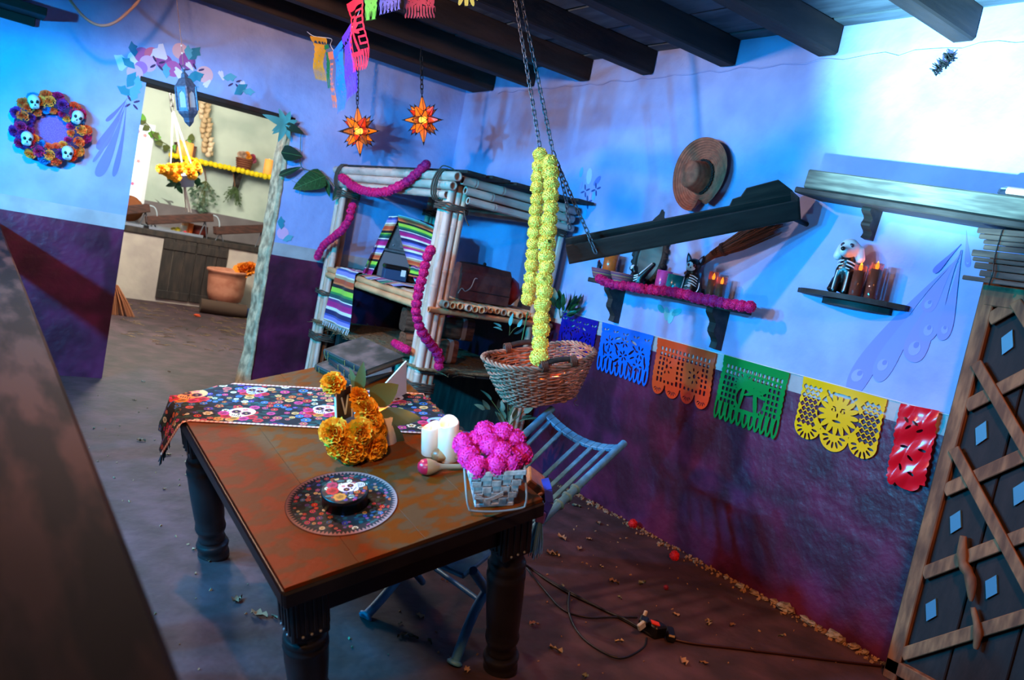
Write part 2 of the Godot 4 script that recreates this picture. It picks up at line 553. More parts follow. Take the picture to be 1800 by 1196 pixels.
func build_shell():
	struct("floor", bx(Vector3(-5.2, -0.15, -5.4), Vector3(0.4, 0, 8.2)), M.floor)
	var mats := [M.dado, M.band, M.wall_blue]
	var cuts := [0.0, 1.03, 1.125, 2.9]
	# back wall with the doorway
	var w := Node3D.new()
	w.name = "wall_back"
	w.set_meta("kind", "structure")
	add_child(w)
	var nm := ["painted_dado", "painted_band", "painted_plaster"]
	for i in 3:
		var st := st_new(false)
		for r in [[-5.2, -2.38], [-1.385, 0.0]]:
			box(st, T3(Vector3((r[0] + r[1]) * 0.5, (cuts[i] + cuts[i + 1]) * 0.5, -0.11)), Vector3(r[1] - r[0], cuts[i + 1] - cuts[i], 0.22), 0.0)
		if i == 2:
			box(st, T3(Vector3(-1.8825, (2.035 + 2.9) * 0.5, -0.11)), Vector3(0.995, 2.9 - 2.035, 0.22))
		obj(nm[i], st, mats[i], w)
	obj("lintel_board", bx(Vector3(-2.42, 2.012, -0.225), Vector3(-1.36, 2.046, 0.006), 0.004), M.beam, w)
	# rough plaster lump of the door jamb, with a wavering front edge
	var jb := st_new()
	var nz := FastNoiseLite.new()
	nz.seed = 5
	nz.frequency = 3.0
	var rows := []
	for i in 41:
		var y := 2.02 * i / 40.0
		var flare: float = 0.03 * exp(-y * 9.0)
		var row := []
		var fx := -1.398 - flare + 0.012 * nz.get_noise_2d(y * 2.0, 1.0)
		var fz := 0.012 + flare + 0.012 * nz.get_noise_2d(y * 1.5, 9.0)
		row.append(Vector3(-1.372 + 0.006 * nz.get_noise_2d(y * 3.0, 4.0), y, fz - 0.008))
		row.append(Vector3(fx + 0.012, y, fz))
		row.append(Vector3(fx, y, fz - 0.015))
		for k in range(1, 6):
			row.append(Vector3(fx + 0.006 * nz.get_noise_2d(y * 4.0, k * 3.0), y, fz - 0.045 * k))
		rows.append(row)
	for i in 40:
		for k in 7:
			quad(jb, rows[i][k + 1], rows[i][k], rows[i + 1][k], rows[i + 1][k + 1])
	obj("door_jamb", jb, M.jamb, w)
	# the other walls
	zone_wall("wall_right", Vector3(0, 0, -0.22), Vector3(0.2, 0, 8.2), mats, [0.0, 0.99, 1.08, 2.9])
	zone_wall("wall_left", Vector3(-5.4, 0, -5.4), Vector3(-5.2, 0, 8.2), mats, cuts)
	zone_wall("wall_front", Vector3(-5.4, 0, 8.2), Vector3(0.2, 0, 8.4), mats, cuts)
	# plaster crack line high on the right wall
	var ck := st_new()
	var pts := []
	for i in 60:
		var z := 0.5 + i * 0.07
		pts.append(Vector3(-0.001, 2.585 + 0.008 * sin(i * 1.7) + rng.randf_range(-0.006, 0.006), z))
	tube(ck, pts, 0.0045, 5)
	obj("plaster_ridge", ck, M.wall_blue, get_node("wall_right"))
	# ceiling of boards, with the beams under it
	var c := Node3D.new()
	c.name = "ceiling"
	c.set_meta("kind", "structure")
	add_child(c)
	var bz := 8.42
	for i in 18:
		var x0 := -5.4 + i * 0.312
		var st := st_new(false)
		box(st, T3(Vector3(x0 + 0.156, 2.77 + rng.randf_range(-0.003, 0.003), 4.1)), Vector3(0.302, 0.05, 8.64), 0.006)
		obj("ceiling_board", st, M.ceil, c)
	obj("ceiling_deck", bx(Vector3(-5.4, 2.79, -0.22), Vector3(0.2, 2.95, 8.42)), M.ceil, c)
	for z in [0.28, 0.93, 1.56, 2.165, 2.797, 3.425, 4.068, 4.69, 5.31, 5.93, 6.55, 7.2]:
		var wd := 0.31 if z < 0.5 else rng.randf_range(0.092, 0.108)
		var z1: float = z + 0.05 if z > 0.5 else 0.436
		var st := st_new(false)
		box(st, T3(Vector3(-2.6, 2.676, z1 - wd * 0.5)), Vector3(5.19, 0.145, wd), 0.008)
		obj("ceiling_beam", st, M.beam, c)
	# small shelf board at the far left of the back wall
	var sh = thing("wall_board", "dark wooden board jutting from the top of the back wall at its left end", "shelf", Vector3(-3.5, 2.21, 0.0))
	obj("board", bx(Vector3(-0.5, 0.0, 0.0), Vector3(0.50, 0.045, 0.24), 0.004), M.beam, sh)
	obj("dark_band", bx(Vector3(-0.5, -0.05, 0.0), Vector3(0.46, 0.0, 0.04), 0.004), M.beam, sh)  # dark band under the board, along the wall
	build_murals(w)
	# unseen hood board that cuts the blue floods off high on the walls
	struct("unseen_hood_1", bx(Vector3(-5.2, 1.845, 2.0), Vector3(-4.2, 1.885, 4.3)), M.beam)

var coat := 0

func paint(parent, called, c: Color, xf: Transform3D, poly: PackedVector2Array, th := 0.0012):
	# each coat of paint lies a hair above the last
	coat += 1
	var st := st_new(false)
	prism(st, xf, poly, 0.0006 + 0.00012 * (coat % 40), false)
	return obj(called, st, flatc(c, 0.75), parent)

func petalled(n: int, r: float, inner: float, lump := 0.12) -> PackedVector2Array:
	var p := PackedVector2Array()
	for i in n * 6:
		var a := TAU * i / (n * 6.0)
		p.append(Vector2(cos(a), sin(a)) * (inner + (r - inner) * absf(cos(a * n * 0.5))))
	return p

func drop_shape(ln: float, wd: float, bend := 0.0) -> PackedVector2Array:
	# a feather eye: thin at the origin, round at the end
	var l := PackedVector2Array()
	var r := PackedVector2Array()
	for i in 31:
		var t := sin(i / 30.0 * PI * 0.5)
		var w := wd * 0.5 * pow(t, 1.6) * sqrt(maxf(0.0, 1.0 - pow(t, 7.0))) + 0.001
		var c := Vector2(bend * t * t * ln, t * ln)
		l.append(c + Vector2(-w, 0))
		r.insert(0, c + Vector2(w, 0))
	l.append_array(r)
	return l

func build_murals(wb):
	# flowers painted round the doorway
	var rose := Color(0.72, 0.36, 0.60)
	var pale := Color(0.86, 0.66, 0.80)
	var coral := Color(0.86, 0.42, 0.52)
	var cream := Color(0.90, 0.84, 0.86)
	var peach := Color(0.90, 0.68, 0.68)
	var plum := Color(0.62, 0.30, 0.56)
	var teal := Color(0.16, 0.52, 0.60)
	var aqua := Color(0.36, 0.64, 0.70)
	for q in [
		[Vector3(-2.468, 2.144, 0.000), 0.044, cream], [Vector3(-2.428, 2.178, 0.000), 0.05, rose], [Vector3(-2.368, 2.196, 0.000), 0.05, coral], [Vector3(-2.387, 2.135, 0.000), 0.052, pale],
		[Vector3(-2.424, 2.098, 0.000), 0.04, Color(0.68, 0.44, 0.74)], [Vector3(-2.456, 2.055, 0.000), 0.05, pale], [Vector3(-2.290, 2.172, 0.000), 0.052, plum], [Vector3(-2.232, 2.147, 0.000), 0.052, rose],
		[Vector3(-2.203, 2.273, 0.000), 0.052, peach], [Vector3(-2.152, 2.224, 0.000), 0.053, plum], [Vector3(-2.028, 2.169, 0.000), 0.055, peach],
		[Vector3(-1.312, 1.201, 0.000), 0.045, pale]]:
		paint(wb, "mural_blossom", q[2], on_back(q[0], 0.0), ellipse(q[1], q[1], 18))
	for q in [
		[Vector3(-2.540, 2.045, 0.000), Vector3(-2.537, 2.119, 0.000), 0.10, Color(0.70, 0.80, 0.94)], [Vector3(-2.279, 2.197, 0.000), Vector3(-2.364, 2.246, 0.000), 0.11, cream], [Vector3(-2.220, 2.162, 0.000), Vector3(-2.187, 2.134, 0.000), 0.06, cream],
		[Vector3(-2.180, 2.091, 0.000), Vector3(-2.202, 2.137, 0.000), 0.06, cream], [Vector3(-2.104, 2.174, 0.000), Vector3(-2.129, 2.193, 0.000), 0.05, cream], [Vector3(-1.986, 2.143, 0.000), Vector3(-2.001, 2.119, 0.000), 0.05, cream],
		[Vector3(-1.901, 2.167, 0.000), Vector3(-1.922, 2.200, 0.000), 0.05, cream], [Vector3(-1.743, 2.145, 0.0), Vector3(-1.769, 2.178, 0.000), 0.05, cream]]:
		var d: Vector3 = q[1] - q[0]
		var p := PackedVector2Array([Vector2(-0.008, 0), Vector2(0.008, 0), Vector2(q[2] * 0.5, 0.07), Vector2(q[2] * 0.3, 0.085), Vector2(q[2] * 0.12, 0.075), Vector2(-q[2] * 0.1, 0.09), Vector2(-q[2] * 0.3, 0.08), Vector2(-q[2] * 0.5, 0.075)])
		var xf := on_back(q[0])
		xf.basis = rot(Vector3(0, 0, 1), rad_to_deg(atan2(d.y, d.x)) - 90.0) * Basis().scaled(Vector3.ONE * (0.75 if q[2] < 0.09 else 1.1))
		paint(wb, "mural_lily", q[3], xf, p)
	for q in [
		[Vector3(-2.486, 2.200, 0.000), 0.05, 20, Color(0.10, 0.42, 0.56)], [Vector3(-2.501, 2.104, 0.000), 0.05, 60, teal], [Vector3(-2.113, 2.286, 0.000), 0.06, -30, Color(0.18, 0.48, 0.54)], [Vector3(-2.153, 2.281, 0.000), 0.05, 10, aqua],
		[Vector3(-2.470, 2.007, 0.000), 0.06, -20, teal], [Vector3(-2.497, 1.925, 0.000), 0.055, 70, teal], [Vector3(-2.442, 1.930, 0.000), 0.06, -10, aqua], [Vector3(-2.427, 1.997, 0.000), 0.05, 10, aqua],
		[Vector3(-2.272, 2.124, 0.000), 0.05, 10, aqua], [Vector3(-2.087, 2.137, 0.000), 0.065, -60, teal], [Vector3(-1.863, 2.198, 0.000), 0.05, -70, aqua], [Vector3(-1.778, 2.139, 0.000), 0.06, -40, teal], [Vector3(-1.722, 2.139, 0.000), 0.045, -80, aqua],
		[Vector3(-1.338, 1.274, 0.000), 0.05, 10, teal], [Vector3(-1.267, 1.171, 0.000), 0.045, -60, aqua]]:
		var xf := on_back(q[0])
		xf.basis = rot(Vector3(0, 0, 1), q[2])
		paint(wb, "mural_leaf", q[3], xf, PackedVector2Array([Vector2(0, -q[1]), Vector2(q[1] * 0.5, -q[1] * 0.4), Vector2(q[1] * 0.35, 0), Vector2(q[1] * 0.6, q[1] * 0.3), Vector2(q[1] * 0.2, q[1] * 0.6), Vector2(0, q[1]), Vector2(-q[1] * 0.3, q[1] * 0.55), Vector2(-q[1] * 0.55, q[1] * 0.2), Vector2(-q[1] * 0.4, -q[1] * 0.3)]))
	for q in [Vector3(-2.333, 2.151, 0.000), Vector3(-2.168, 2.155, 0.000), Vector3(-2.447, 1.861, 0.000), Vector3(-1.827, 2.173, 0.000), Vector3(-2.082, 2.177, 0.000)]:
		for k in 4:
			var xf := on_back(q)
			xf.basis = rot(Vector3(0, 0, 1), 30 + 90 * k + k * 7)
			paint(wb, "mural_sprig", Color(0.26, 0.16, 0.34), xf, ellipse(0.022, 0.007, 8, Vector2(0.032, 0)))
	# peacock feathers left of the door
	for q in [[Vector3(-2.483, 1.874, 0.000), Vector3(-2.566, 1.507, 0.000), 0.09, Color(0.45, 0.46, 0.78)], [Vector3(-2.484, 1.836, 0.000), Vector3(-2.534, 1.339, 0.000), 0.10, Color(0.44, 0.48, 0.80)], [Vector3(-2.480, 1.856, 0.000), Vector3(-2.442, 1.370, 0.000), 0.05, Color(0.42, 0.46, 0.82)], [Vector3(-2.472, 1.895, 0.0), Vector3(-2.561, 1.697, 0.000), 0.035, Color(0.44, 0.44, 0.80)], [Vector3(-2.485, 1.817, 0.000), Vector3(-2.582, 1.421, 0.000), 0.03, Color(0.46, 0.48, 0.82)]]:
		var d: Vector3 = q[1] - q[0]
		var xf := on_back(q[0], 0.0)
		xf.basis = rot(Vector3(0, 0, 1), rad_to_deg(atan2(d.y, d.x)) - 90.0)
		paint(wb, "mural_feather", q[3], xf, drop_shape(d.length(), q[2], 0.1), 0.0008)
	# feathers and flowers painted on the right wall
	var wr = get_node("wall_right")
	for q in [[Vector3(0.000, 1.721, 4.278), Vector3(0.000, 1.127, 3.833), 0.16, Color(0.49, 0.53, 0.81), -0.18], [Vector3(0.0, 1.697, 4.272), Vector3(0.000, 1.175, 3.987), 0.14, Color(0.50, 0.56, 0.82), -0.12], [Vector3(0.000, 1.720, 4.273), Vector3(0.000, 1.263, 4.151), 0.16, Color(0.53, 0.55, 0.82), -0.06], [Vector3(0.000, 1.744, 4.272), Vector3(0.000, 1.351, 4.216), 0.12, Color(0.52, 0.56, 0.82), 0.0],
		[Vector3(0.000, 1.744, 4.277), Vector3(0.000, 1.369, 4.305), 0.09, Color(0.52, 0.55, 0.81), 0.05], [Vector3(0.000, 1.732, 4.275), Vector3(0.000, 1.478, 4.176), 0.10, Color(0.54, 0.54, 0.81), -0.05], [Vector3(0.000, 1.767, 4.267), Vector3(0.000, 1.638, 4.185), 0.04, Color(0.42, 0.44, 0.78), 0.0], [Vector3(0.000, 1.826, 4.272), Vector3(0.000, 1.678, 4.316), 0.035, Color(0.50, 0.52, 0.80), 0.0]]:
		var d: Vector3 = q[1] - q[0]
		var xf := on_right(q[0])
		xf.basis = xf.basis * rot(Vector3(0, 0, 1), rad_to_deg(atan2(d.y, d.z)) - 90.0)
		paint(wr, "mural_feather", q[3], xf, drop_shape(d.length(), q[2], q[4]), 0.0008)
		var e := xf
		e.origin = xf * Vector3(q[4] * d.length() * 0.7, d.length() * 0.88, 0.0008)
		paint(wr, "mural_feather_eye", Color(0.58, 0.62, 0.86), e, ellipse(q[2] * 0.16, q[2] * 0.2, 12), 0.0006)
		e.origin += xf.basis * Vector3(0, -q[2] * 0.1, 0.0006)
		paint(wr, "mural_feather_eye", Color(0.46, 0.50, 0.76), e, ellipse(q[2] * 0.07, q[2] * 0.09, 10), 0.0006)
	for q in [[Vector3(0.000, 1.998, 1.717), 0.035, 0, Color(0.35, 0.68, 0.88)], [Vector3(0.000, 1.974, 1.807), 0.055, 10, Color(0.70, 0.78, 0.92)], [Vector3(0.000, 1.947, 1.897), 0.04, -40, Color(0.36, 0.46, 0.76)], [Vector3(0.000, 1.848, 1.894), 0.03, 10, Color(0.35, 0.68, 0.88)], [Vector3(0.000, 1.846, 1.860), 0.025, 0, Color(0.72, 0.62, 0.84)], [Vector3(0.0, 1.722, 1.842), 0.035, 0, Color(0.35, 0.66, 0.90)], [Vector3(0.000, 1.912, 1.745), 0.025, 0, Color(0.72, 0.62, 0.84)],
		[Vector3(0.0, 1.237, 2.690), 0.035, 60, Color(0.20, 0.62, 0.66)], [Vector3(0.000, 1.216, 2.742), 0.04, 20, Color(0.38, 0.74, 0.80)], [Vector3(0.000, 1.209, 2.780), 0.045, -5, Color(0.40, 0.76, 0.82)], [Vector3(0.000, 1.238, 2.816), 0.04, -60, Color(0.20, 0.62, 0.66)]]:
		var xf := on_right(q[0])
		xf.basis = xf.basis * rot(Vector3(0, 0, 1), q[2])
		paint(wr, "mural_leaf", q[3], xf, ellipse(q[1] * 0.5, q[1], 10))
	for q in [Vector3(0.000, 1.877, 1.798), Vector3(0.000, 1.892, 1.903), Vector3(0.000, 1.804, 1.845)]:
		for k in 4:
			var xf := on_right(q)
			xf.basis = xf.basis * rot(Vector3(0, 0, 1), 20 + 90 * k)
			paint(wr, "mural_sprig", Color(0.18, 0.26, 0.56), xf, ellipse(0.02, 0.006, 8, Vector2(0.026, 0)))

# ---------------------------------------------------------------- the lattice gate on the right wall
func build_gate():
	var g = thing("lattice_gate", "dark plank gate with diagonal wooden lattice and small blue diamonds at the right wall", "gate", Vector3(-0.12, 0, 4.45))
	# local: x is out of the wall, y up, z along the wall
	var L := 1.4
	for i in 7:
		obj("gate_plank", bx(Vector3(0.015, 0.05, 0.02 + i * 0.2), Vector3(0.06, 1.72, 0.02 + i * 0.2 + 0.194), 0.004), M.gate, g)
	obj("side_board", bx(Vector3(-0.005, 0.0, -0.004), Vector3(0.12, 1.62, 0.022), 0.003), M.gate, g)
	obj("gate_post", bx(Vector3(-0.012, 0.0, 0.0), Vector3(0.02, 1.72, 0.055), 0.004), M.lattice, g)
	obj("gate_post", bx(Vector3(-0.012, 0.0, L - 0.05), Vector3(0.02, 1.72, L), 0.004), M.lattice, g)
	obj("bottom_rail", bx(Vector3(-0.012, 0.03, 0.0), Vector3(0.02, 0.085, L), 0.004), M.lattice, g)
	obj("top_rail", bx(Vector3(-0.014, 1.53, 0.02), Vector3(0.018, 1.64, L), 0.004), M.lattice, g)
	# lattice: rising and falling strips, 0.34 apart
	for i in range(-3, 8):
		var seg := clip_strip(0.05, 1.477 - 0.34 * 3 + 0.34 * (i - 1), 0.93, L)
		if seg.size() == 2:
			var st := st_new(false)
			bar(st, seg[0], seg[1], 0.048, 0.014, Vector3(1, 0, 0), 0.003)
			obj("lattice_strip", st, M.lattice, g)
	for i in range(1, 9):
		var seg := clip_strip(0.05, 1.309 - 0.34 * 3 + 0.34 * i, -1.1, L)
		if seg.size() == 2:
			if i == 1:
				continue
			var st := st_new(false)
			bar(st, seg[0] + Vector3(-0.012, 0, 0), seg[1] + Vector3(-0.012, 0, 0), 0.044, 0.014, Vector3(1, 0, 0), 0.003)
			obj("lattice_strip", st, M.lattice, g)
	# the broken strip near the floor
	var st := st_new()
	tube(st, smooth_path([Vector3(-0.02, 0.66, 0.165), Vector3(-0.022, 0.57, 0.185), Vector3(-0.02, 0.52, 0.225), Vector3(-0.024, 0.44, 0.25)], 4), [0.012, 0.014, 0.017, 0.02, 0.016, 0.02, 0.022, 0.018, 0.021, 0.02, 0.016, 0.012, 0.006], 7)
	tube(st, smooth_path([Vector3(-0.02, 0.42, 0.26), Vector3(-0.022, 0.35, 0.295), Vector3(-0.02, 0.28, 0.305)], 4), [0.009, 0.011, 0.012, 0.013, 0.016, 0.018, 0.013, 0.012, 0.008], 7)
	obj("broken_strip", st, M.lattice, g)
	# blue diamonds
	for q in [[1.407, 4.581], [1.052, 4.573], [0.695, 4.565], [0.334, 4.56], [0.513, 4.742], [0.877, 4.751], [1.24, 4.75], [0.30, 4.93], [0.66, 4.93], [1.03, 4.93], [1.40, 4.93], [0.85, 5.11], [0.5, 5.11], [1.2, 5.11]]:
		var d := st_new(false)
		prism(d, Transform3D(Basis(Vector3(0, 0, 1), Vector3(0, 1, 0), Vector3(-1, 0, 0)), Vector3(0.016, q[0], q[1] - 4.45)), PackedVector2Array([Vector2(-0.006, -0.05), Vector2(0.024, -0.012), Vector2(0.006, 0.05), Vector2(-0.024, 0.012)]), 0.012)
		obj("diamond_tile", d, flatc(Color(0.26, 0.46, 0.56), 0.5), g)
	# rolled bamboo blind over the gate
	var b = thing("bamboo_blind", "weathered bamboo blind hanging in slats over the top of the lattice gate", "blind", Vector3(-0.2, 1.6, 4.43))
	var y := 0.0
	var k := 0
	while y < 0.205:
		var hh := rng.randf_range(0.013, 0.026)
		var z0 := rng.randf_range(-0.03, 0.035)
		var s := st_new(false)
		var bow := rng.randf_range(-0.004, 0.004)
		bar(s, Vector3(bow - 0.02 * y, y + hh * 0.5 + 0.01, z0), Vector3(-0.02 * y, y + hh * 0.5 + 0.005 + bow, 1.3), 0.012, hh, Vector3(0, 1, 0), 0.003)
		obj("bamboo_slat", s, M.blind, b)
		y += hh + rng.randf_range(0.001, 0.005)
		k += 1
	for z in [0.08, 0.5, 0.95]:
		var s := st_new()
		tube(s, smooth_path([Vector3(-0.012, 0.0, z), Vector3(-0.02, 0.05, z + 0.006), Vector3(-0.014, 0.11, z - 0.004), Vector3(-0.018, 0.21, z)], 4), 0.0025, 5)
		obj("tie_string", s, M.black, b)
	# ledge board that carries the blind
	obj("blind_rail", bx(Vector3(0.02, 0.175, 0.0), Vector3(0.19, 0.205, 1.3), 0.003), M.board, b)

func clip_strip(z0: float, y0: float, slope: float, L: float) -> Array:
	# the stretch of the line y = y0 + slope (z - z0) inside the gate frame
	var a := z0
	var b := L - 0.03
	for y in [0.07, 1.56]:
		var z: float = z0 + (y - y0) / slope
		if (slope > 0) == (y < 1.0): a = maxf(a, z)
		else: b = minf(b, z)
	if b - a < 0.08: return []
	return [Vector3(-0.004, y0 + slope * (a - z0), a), Vector3(-0.004, y0 + slope * (b - z0), b)]

# ---------------------------------------------------------------- the rail in the foreground
func build_rail():
	var wood := tex3(noise_tex(Color(0.10, 0.06, 0.05), Color(0.27, 0.165, 0.14), 0.012, 5, 41, 0.35, 0.65), 0.75, Vector3(2, 2, 0.4))
	wood.metallic_specular = 0.15
	var r = thing("guard_rail", "wide varnished dark brown rail of planks close to the viewer at the left edge", "railing", Vector3(-3.165, 0.0, 5.331), "")
	r.rotation.y = -0.0154
	for i in 1:
		obj("rail_plank", bx(Vector3(-0.26, 0.89, -5.3), Vector3(-0.13 * i, 0.95, 2.3), 0.012), wood, r)
	obj("rail_fascia", bx(Vector3(-0.055, 0.80, -5.3), Vector3(-0.02, 0.89, 2.3), 0.004), wood, r)
	for z in [-5.1, -3.4, -1.7, 0.0, 1.7]:
		obj("rail_post", bx(Vector3(-0.18, 0, z - 0.05), Vector3(-0.08, 0.89, z + 0.05), 0.006), wood, r)

# ---------------------------------------------------------------- bamboo shelving in the corner
func pole_mesh(ln: float, r: float, v := 0) -> ArrayMesh:
	var key := "pole|%.2f|%.3f|%d" % [ln, r, v]
	if cache.has(key):
		return cache[key]
	var st := st_new()
	var prof := [Vector2(r * 0.62, 0.004), Vector2(r * 0.70, 0.0), Vector2(r, 0.0), Vector2(r, 0.002)]
	var y := 0.09 + 0.05 * (v % 3)
	while y < ln - 0.03:
		prof.append_array([Vector2(r * 0.985, y - 0.012), Vector2(r * 1.07, y - 0.004), Vector2(r * 0.94, y), Vector2(r * 1.09, y + 0.004), Vector2(r * 0.985, y + 0.014)])
		y += 0.20 + 0.035 * ((v * 7 + int(y * 10)) % 4)
	prof.append_array([Vector2(r, ln), Vector2(r * 0.70, ln), Vector2(r * 0.62, ln - 0.03), Vector2(0, ln - 0.03)])
	lathe(st, Transform3D(), prof, 10)
	cache[key] = fin(st)
	return cache[key]

func pole(parent, a: Vector3, b: Vector3, r: float, mat, called := "bamboo_pole"):
	var ln := snappedf(a.distance_to(b), 0.02)
	return put(called, pole_mesh(ln, r, rng.randi() % 3), mat, parent, along(a, b, rng.randf() * TAU))

func binding(parent, c: Vector3, hx: float, hz: float, turns := 4, h := 0.012, axis := Basis()):
	# cord wound round a bundle; c its centre, hx and hz the half widths
	var pts := []
	for i in turns * 14 + 1:
		var a := TAU * i / 14.0
		var e := Vector3(signf(cos(a)) * pow(absf(cos(a)), 0.5) * hx, h * i / 14.0 + 0.004 * sin(a * 2.0 + i), signf(sin(a)) * pow(absf(sin(a)), 0.5) * hz)
		pts.append(c + axis * (e * rng.randf_range(0.99, 1.03)))
	var st := st_new()
	tube(st, pts, 0.0055, 5)
	return obj("binding_cord", st, M.rope, parent)

func build_bookcase():
	var b = thing("bamboo_shelving", "tall bamboo pole shelving lashed with cord in the corner of the two walls", "shelving", Vector3(0, 0, 0))
	var H := 1.77
	# corner bundles: three poles on each face
	var bundles := [[-0.955, 0.08, 1, 1], [-0.95, 1.735, 1, -1], [-0.10, 1.74, -1, -1], [-0.10, 0.09, -1, 1]]
	for q in bundles:
		var n := 3 if q != bundles[3] else 3
		for k in 3:
			var r: float = [0.026, 0.023, 0.020][k]
			var lean := Vector3(rng.randf_range(-0.012, 0.012), 0, rng.randf_range(-0.015, 0.015))
			var p := Vector3(q[0], 0.001, q[1] + q[3] * (0.048 * k - 0.01))
			pole(b, p - lean, p + lean + Vector3(0, H - rng.randf_range(0.0, 0.05), 0), r, M.bamboo if (k % 2) else M.bamboo_grey)
			if k > 0:
				var p2 := Vector3(q[0] + q[2] * 0.045 * k, 0.001, q[1] - q[3] * 0.012)
				pole(b, p2 - lean, p2 + lean + Vector3(0, H - rng.randf_range(0.0, 0.06), 0), 0.021 + 0.002 * (k % 2), M.bamboo_grey if (k % 2) else M.bamboo)
		binding(b, Vector3(q[0] + q[2] * 0.04, 1.555, q[1] + q[3] * 0.035), 0.085, 0.09)
		binding(b, Vector3(q[0] + q[2] * 0.04, 0.45, q[1] + q[3] * 0.035), 0.085, 0.09, 5)
	binding(b, Vector3(-0.92, 0.80, 0.11), 0.085, 0.09, 3)
	# top beams of three poles
	for k in 3:
		pole(b, Vector3(-0.985 + 0.004 * k, 1.75 - 0.052 * k, -0.0 + 0.06 * k), Vector3(-0.985 + 0.004 * k, 1.755 - 0.055 * k, 1.84 - 0.05 * k), 0.029 - 0.002 * k, M.bamboo_grey)
		pole(b, Vector3(-0.93 + 0.03 * k, 1.745 - 0.055 * k, 1.80 + 0.003 * k), Vector3(-0.06, 1.735 - 0.058 * k, 1.80 + 0.003 * k), 0.027 - 0.002 * k, M.bamboo_grey)
		pole(b, Vector3(-0.06, 1.75 - 0.055 * k, 0.05), Vector3(-0.06, 1.75 - 0.055 * k, 1.72), 0.026, M.bamboo)
	for z in [0.10, 1.62]:
		var st := st_new()
		var pts := []
		for i in 40:
			var a := TAU * i / 13.0
			pts.append(Vector3(-0.985 + 0.048 * cos(a), 1.70 + 0.095 * sin(a), z + 0.002 * i + 0.015 * sin(a)))
		tube(st, pts, 0.006, 5)
		obj("binding_cord", st, M.rope, b)
	# loose cord ends
	var st0 := st_new()
	tube(st0, smooth_path([Vector3(-0.90, 1.57, 1.84), Vector3(-0.89, 1.53, 1.85), Vector3(-0.86, 1.49, 1.855)], 5), 0.004, 5)
	tube(st0, smooth_path([Vector3(-0.99, 1.77, 1.60), Vector3(-1.0, 1.81, 1.66), Vector3(-0.99, 1.80, 1.76), Vector3(-0.98, 1.78, 1.80)], 5), 0.004, 5)
	obj("cord_end", st0, M.rope, b)
	# dark roof planks running back to front
	for k in 6:
		var st := st_new(false)
		box(st, T3(Vector3(-0.90 + 0.162 * k, 1.79 + 0.004 * (k % 2), 0.97 + 0.02 * (k % 3))), Vector3(0.135, 0.018, 1.86), 0.003)
		obj("roof_plank", st, M.board, b)
	# middle shelf
	for k in 2:
		pole(b, Vector3(-0.965 - 0.006 * k, 1.00 - 0.042 * k, 0.16), Vector3(-0.965 - 0.006 * k, 1.0 - 0.044 * k, 1.62), 0.023, M.bamboo_tan, "shelf_pole")
	for k in 17:
		pole(b, Vector3(-0.90 + 0.05 * k, 1.01, 0.10), Vector3(-0.90 + 0.05 * k + rng.randf_range(-0.006, 0.006), 1.008 + rng.randf_range(-0.003, 0.006), 1.80 + rng.randf_range(-0.04, 0.08)), rng.randf_range(0.018, 0.024), M.bamboo_tan if k % 3 else M.bamboo, "shelf_pole")
	for z in [0.2, 0.95, 1.78]:
		pole(b, Vector3(-0.98, 0.958, z), Vector3(-0.05, 0.962, z), 0.018, M.bamboo_tan, "shelf_bearer")
	# lower shelf with a straw mat
	for k in 9:
		var st := st_new(false)
		box(st, T3(Vector3(-0.905 + 0.1 * k, 0.575, 0.92)), Vector3(0.096, 0.018, 1.74), 0.003)
		obj("shelf_plank", st, M.board, b)
	obj("straw_mat", bx(Vector3(-0.985, 0.585, 0.06), Vector3(-0.06, 0.60, 1.80), 0.004), M.hay, b)
	var hs := st_new()
	for i in 520:
		var p := Vector3(rng.randf_range(-1.0, -0.08), 0.602, rng.randf_range(0.06, 1.8))
		if i % 2 == 0: p = Vector3(-0.99 + rng.randf_range(-0.02, 0.03), 0.588 + rng.randf_range(-0.012, 0.016), rng.randf_range(0.1, 1.62))
		elif i % 3 == 0: p = Vector3(rng.randf_range(-0.95, -0.1), 0.588 + rng.randf_range(-0.012, 0.016), 1.80 + rng.randf_range(-0.02, 0.02))
		var d := Vector3(rng.randf_range(-1, 1) * 0.5, rng.randf_range(-0.05, 0.12), rng.randf_range(-1, 1)).normalized() * rng.randf_range(0.05, 0.15)
		if i % 2 == 1 and i % 3 == 0: d = Vector3(d.z, d.y, d.x)
		tube(hs, [p - d * 0.5, p + Vector3(0, 0.004, 0), p + d * 0.5], [0.0016, 0.002, 0.001], 3, false)
	var ho = obj("loose_straw", hs, M.hay, b)
	ho.set_meta("kind", "stuff")
	for z in [0.3, 1.0]:
		obj("shelf_leg", bx(Vector3(-0.88, 0.0, z), Vector3(-0.80, 0.566, z + 0.05), 0.004), M.board, b)
	# dark panel standing in for the dark void behind the lower half
	obj("dark_void_panel", bx(Vector3(-0.03, 0.02, 0.06), Vector3(-0.02, 0.55, 1.74)), M.board, b)

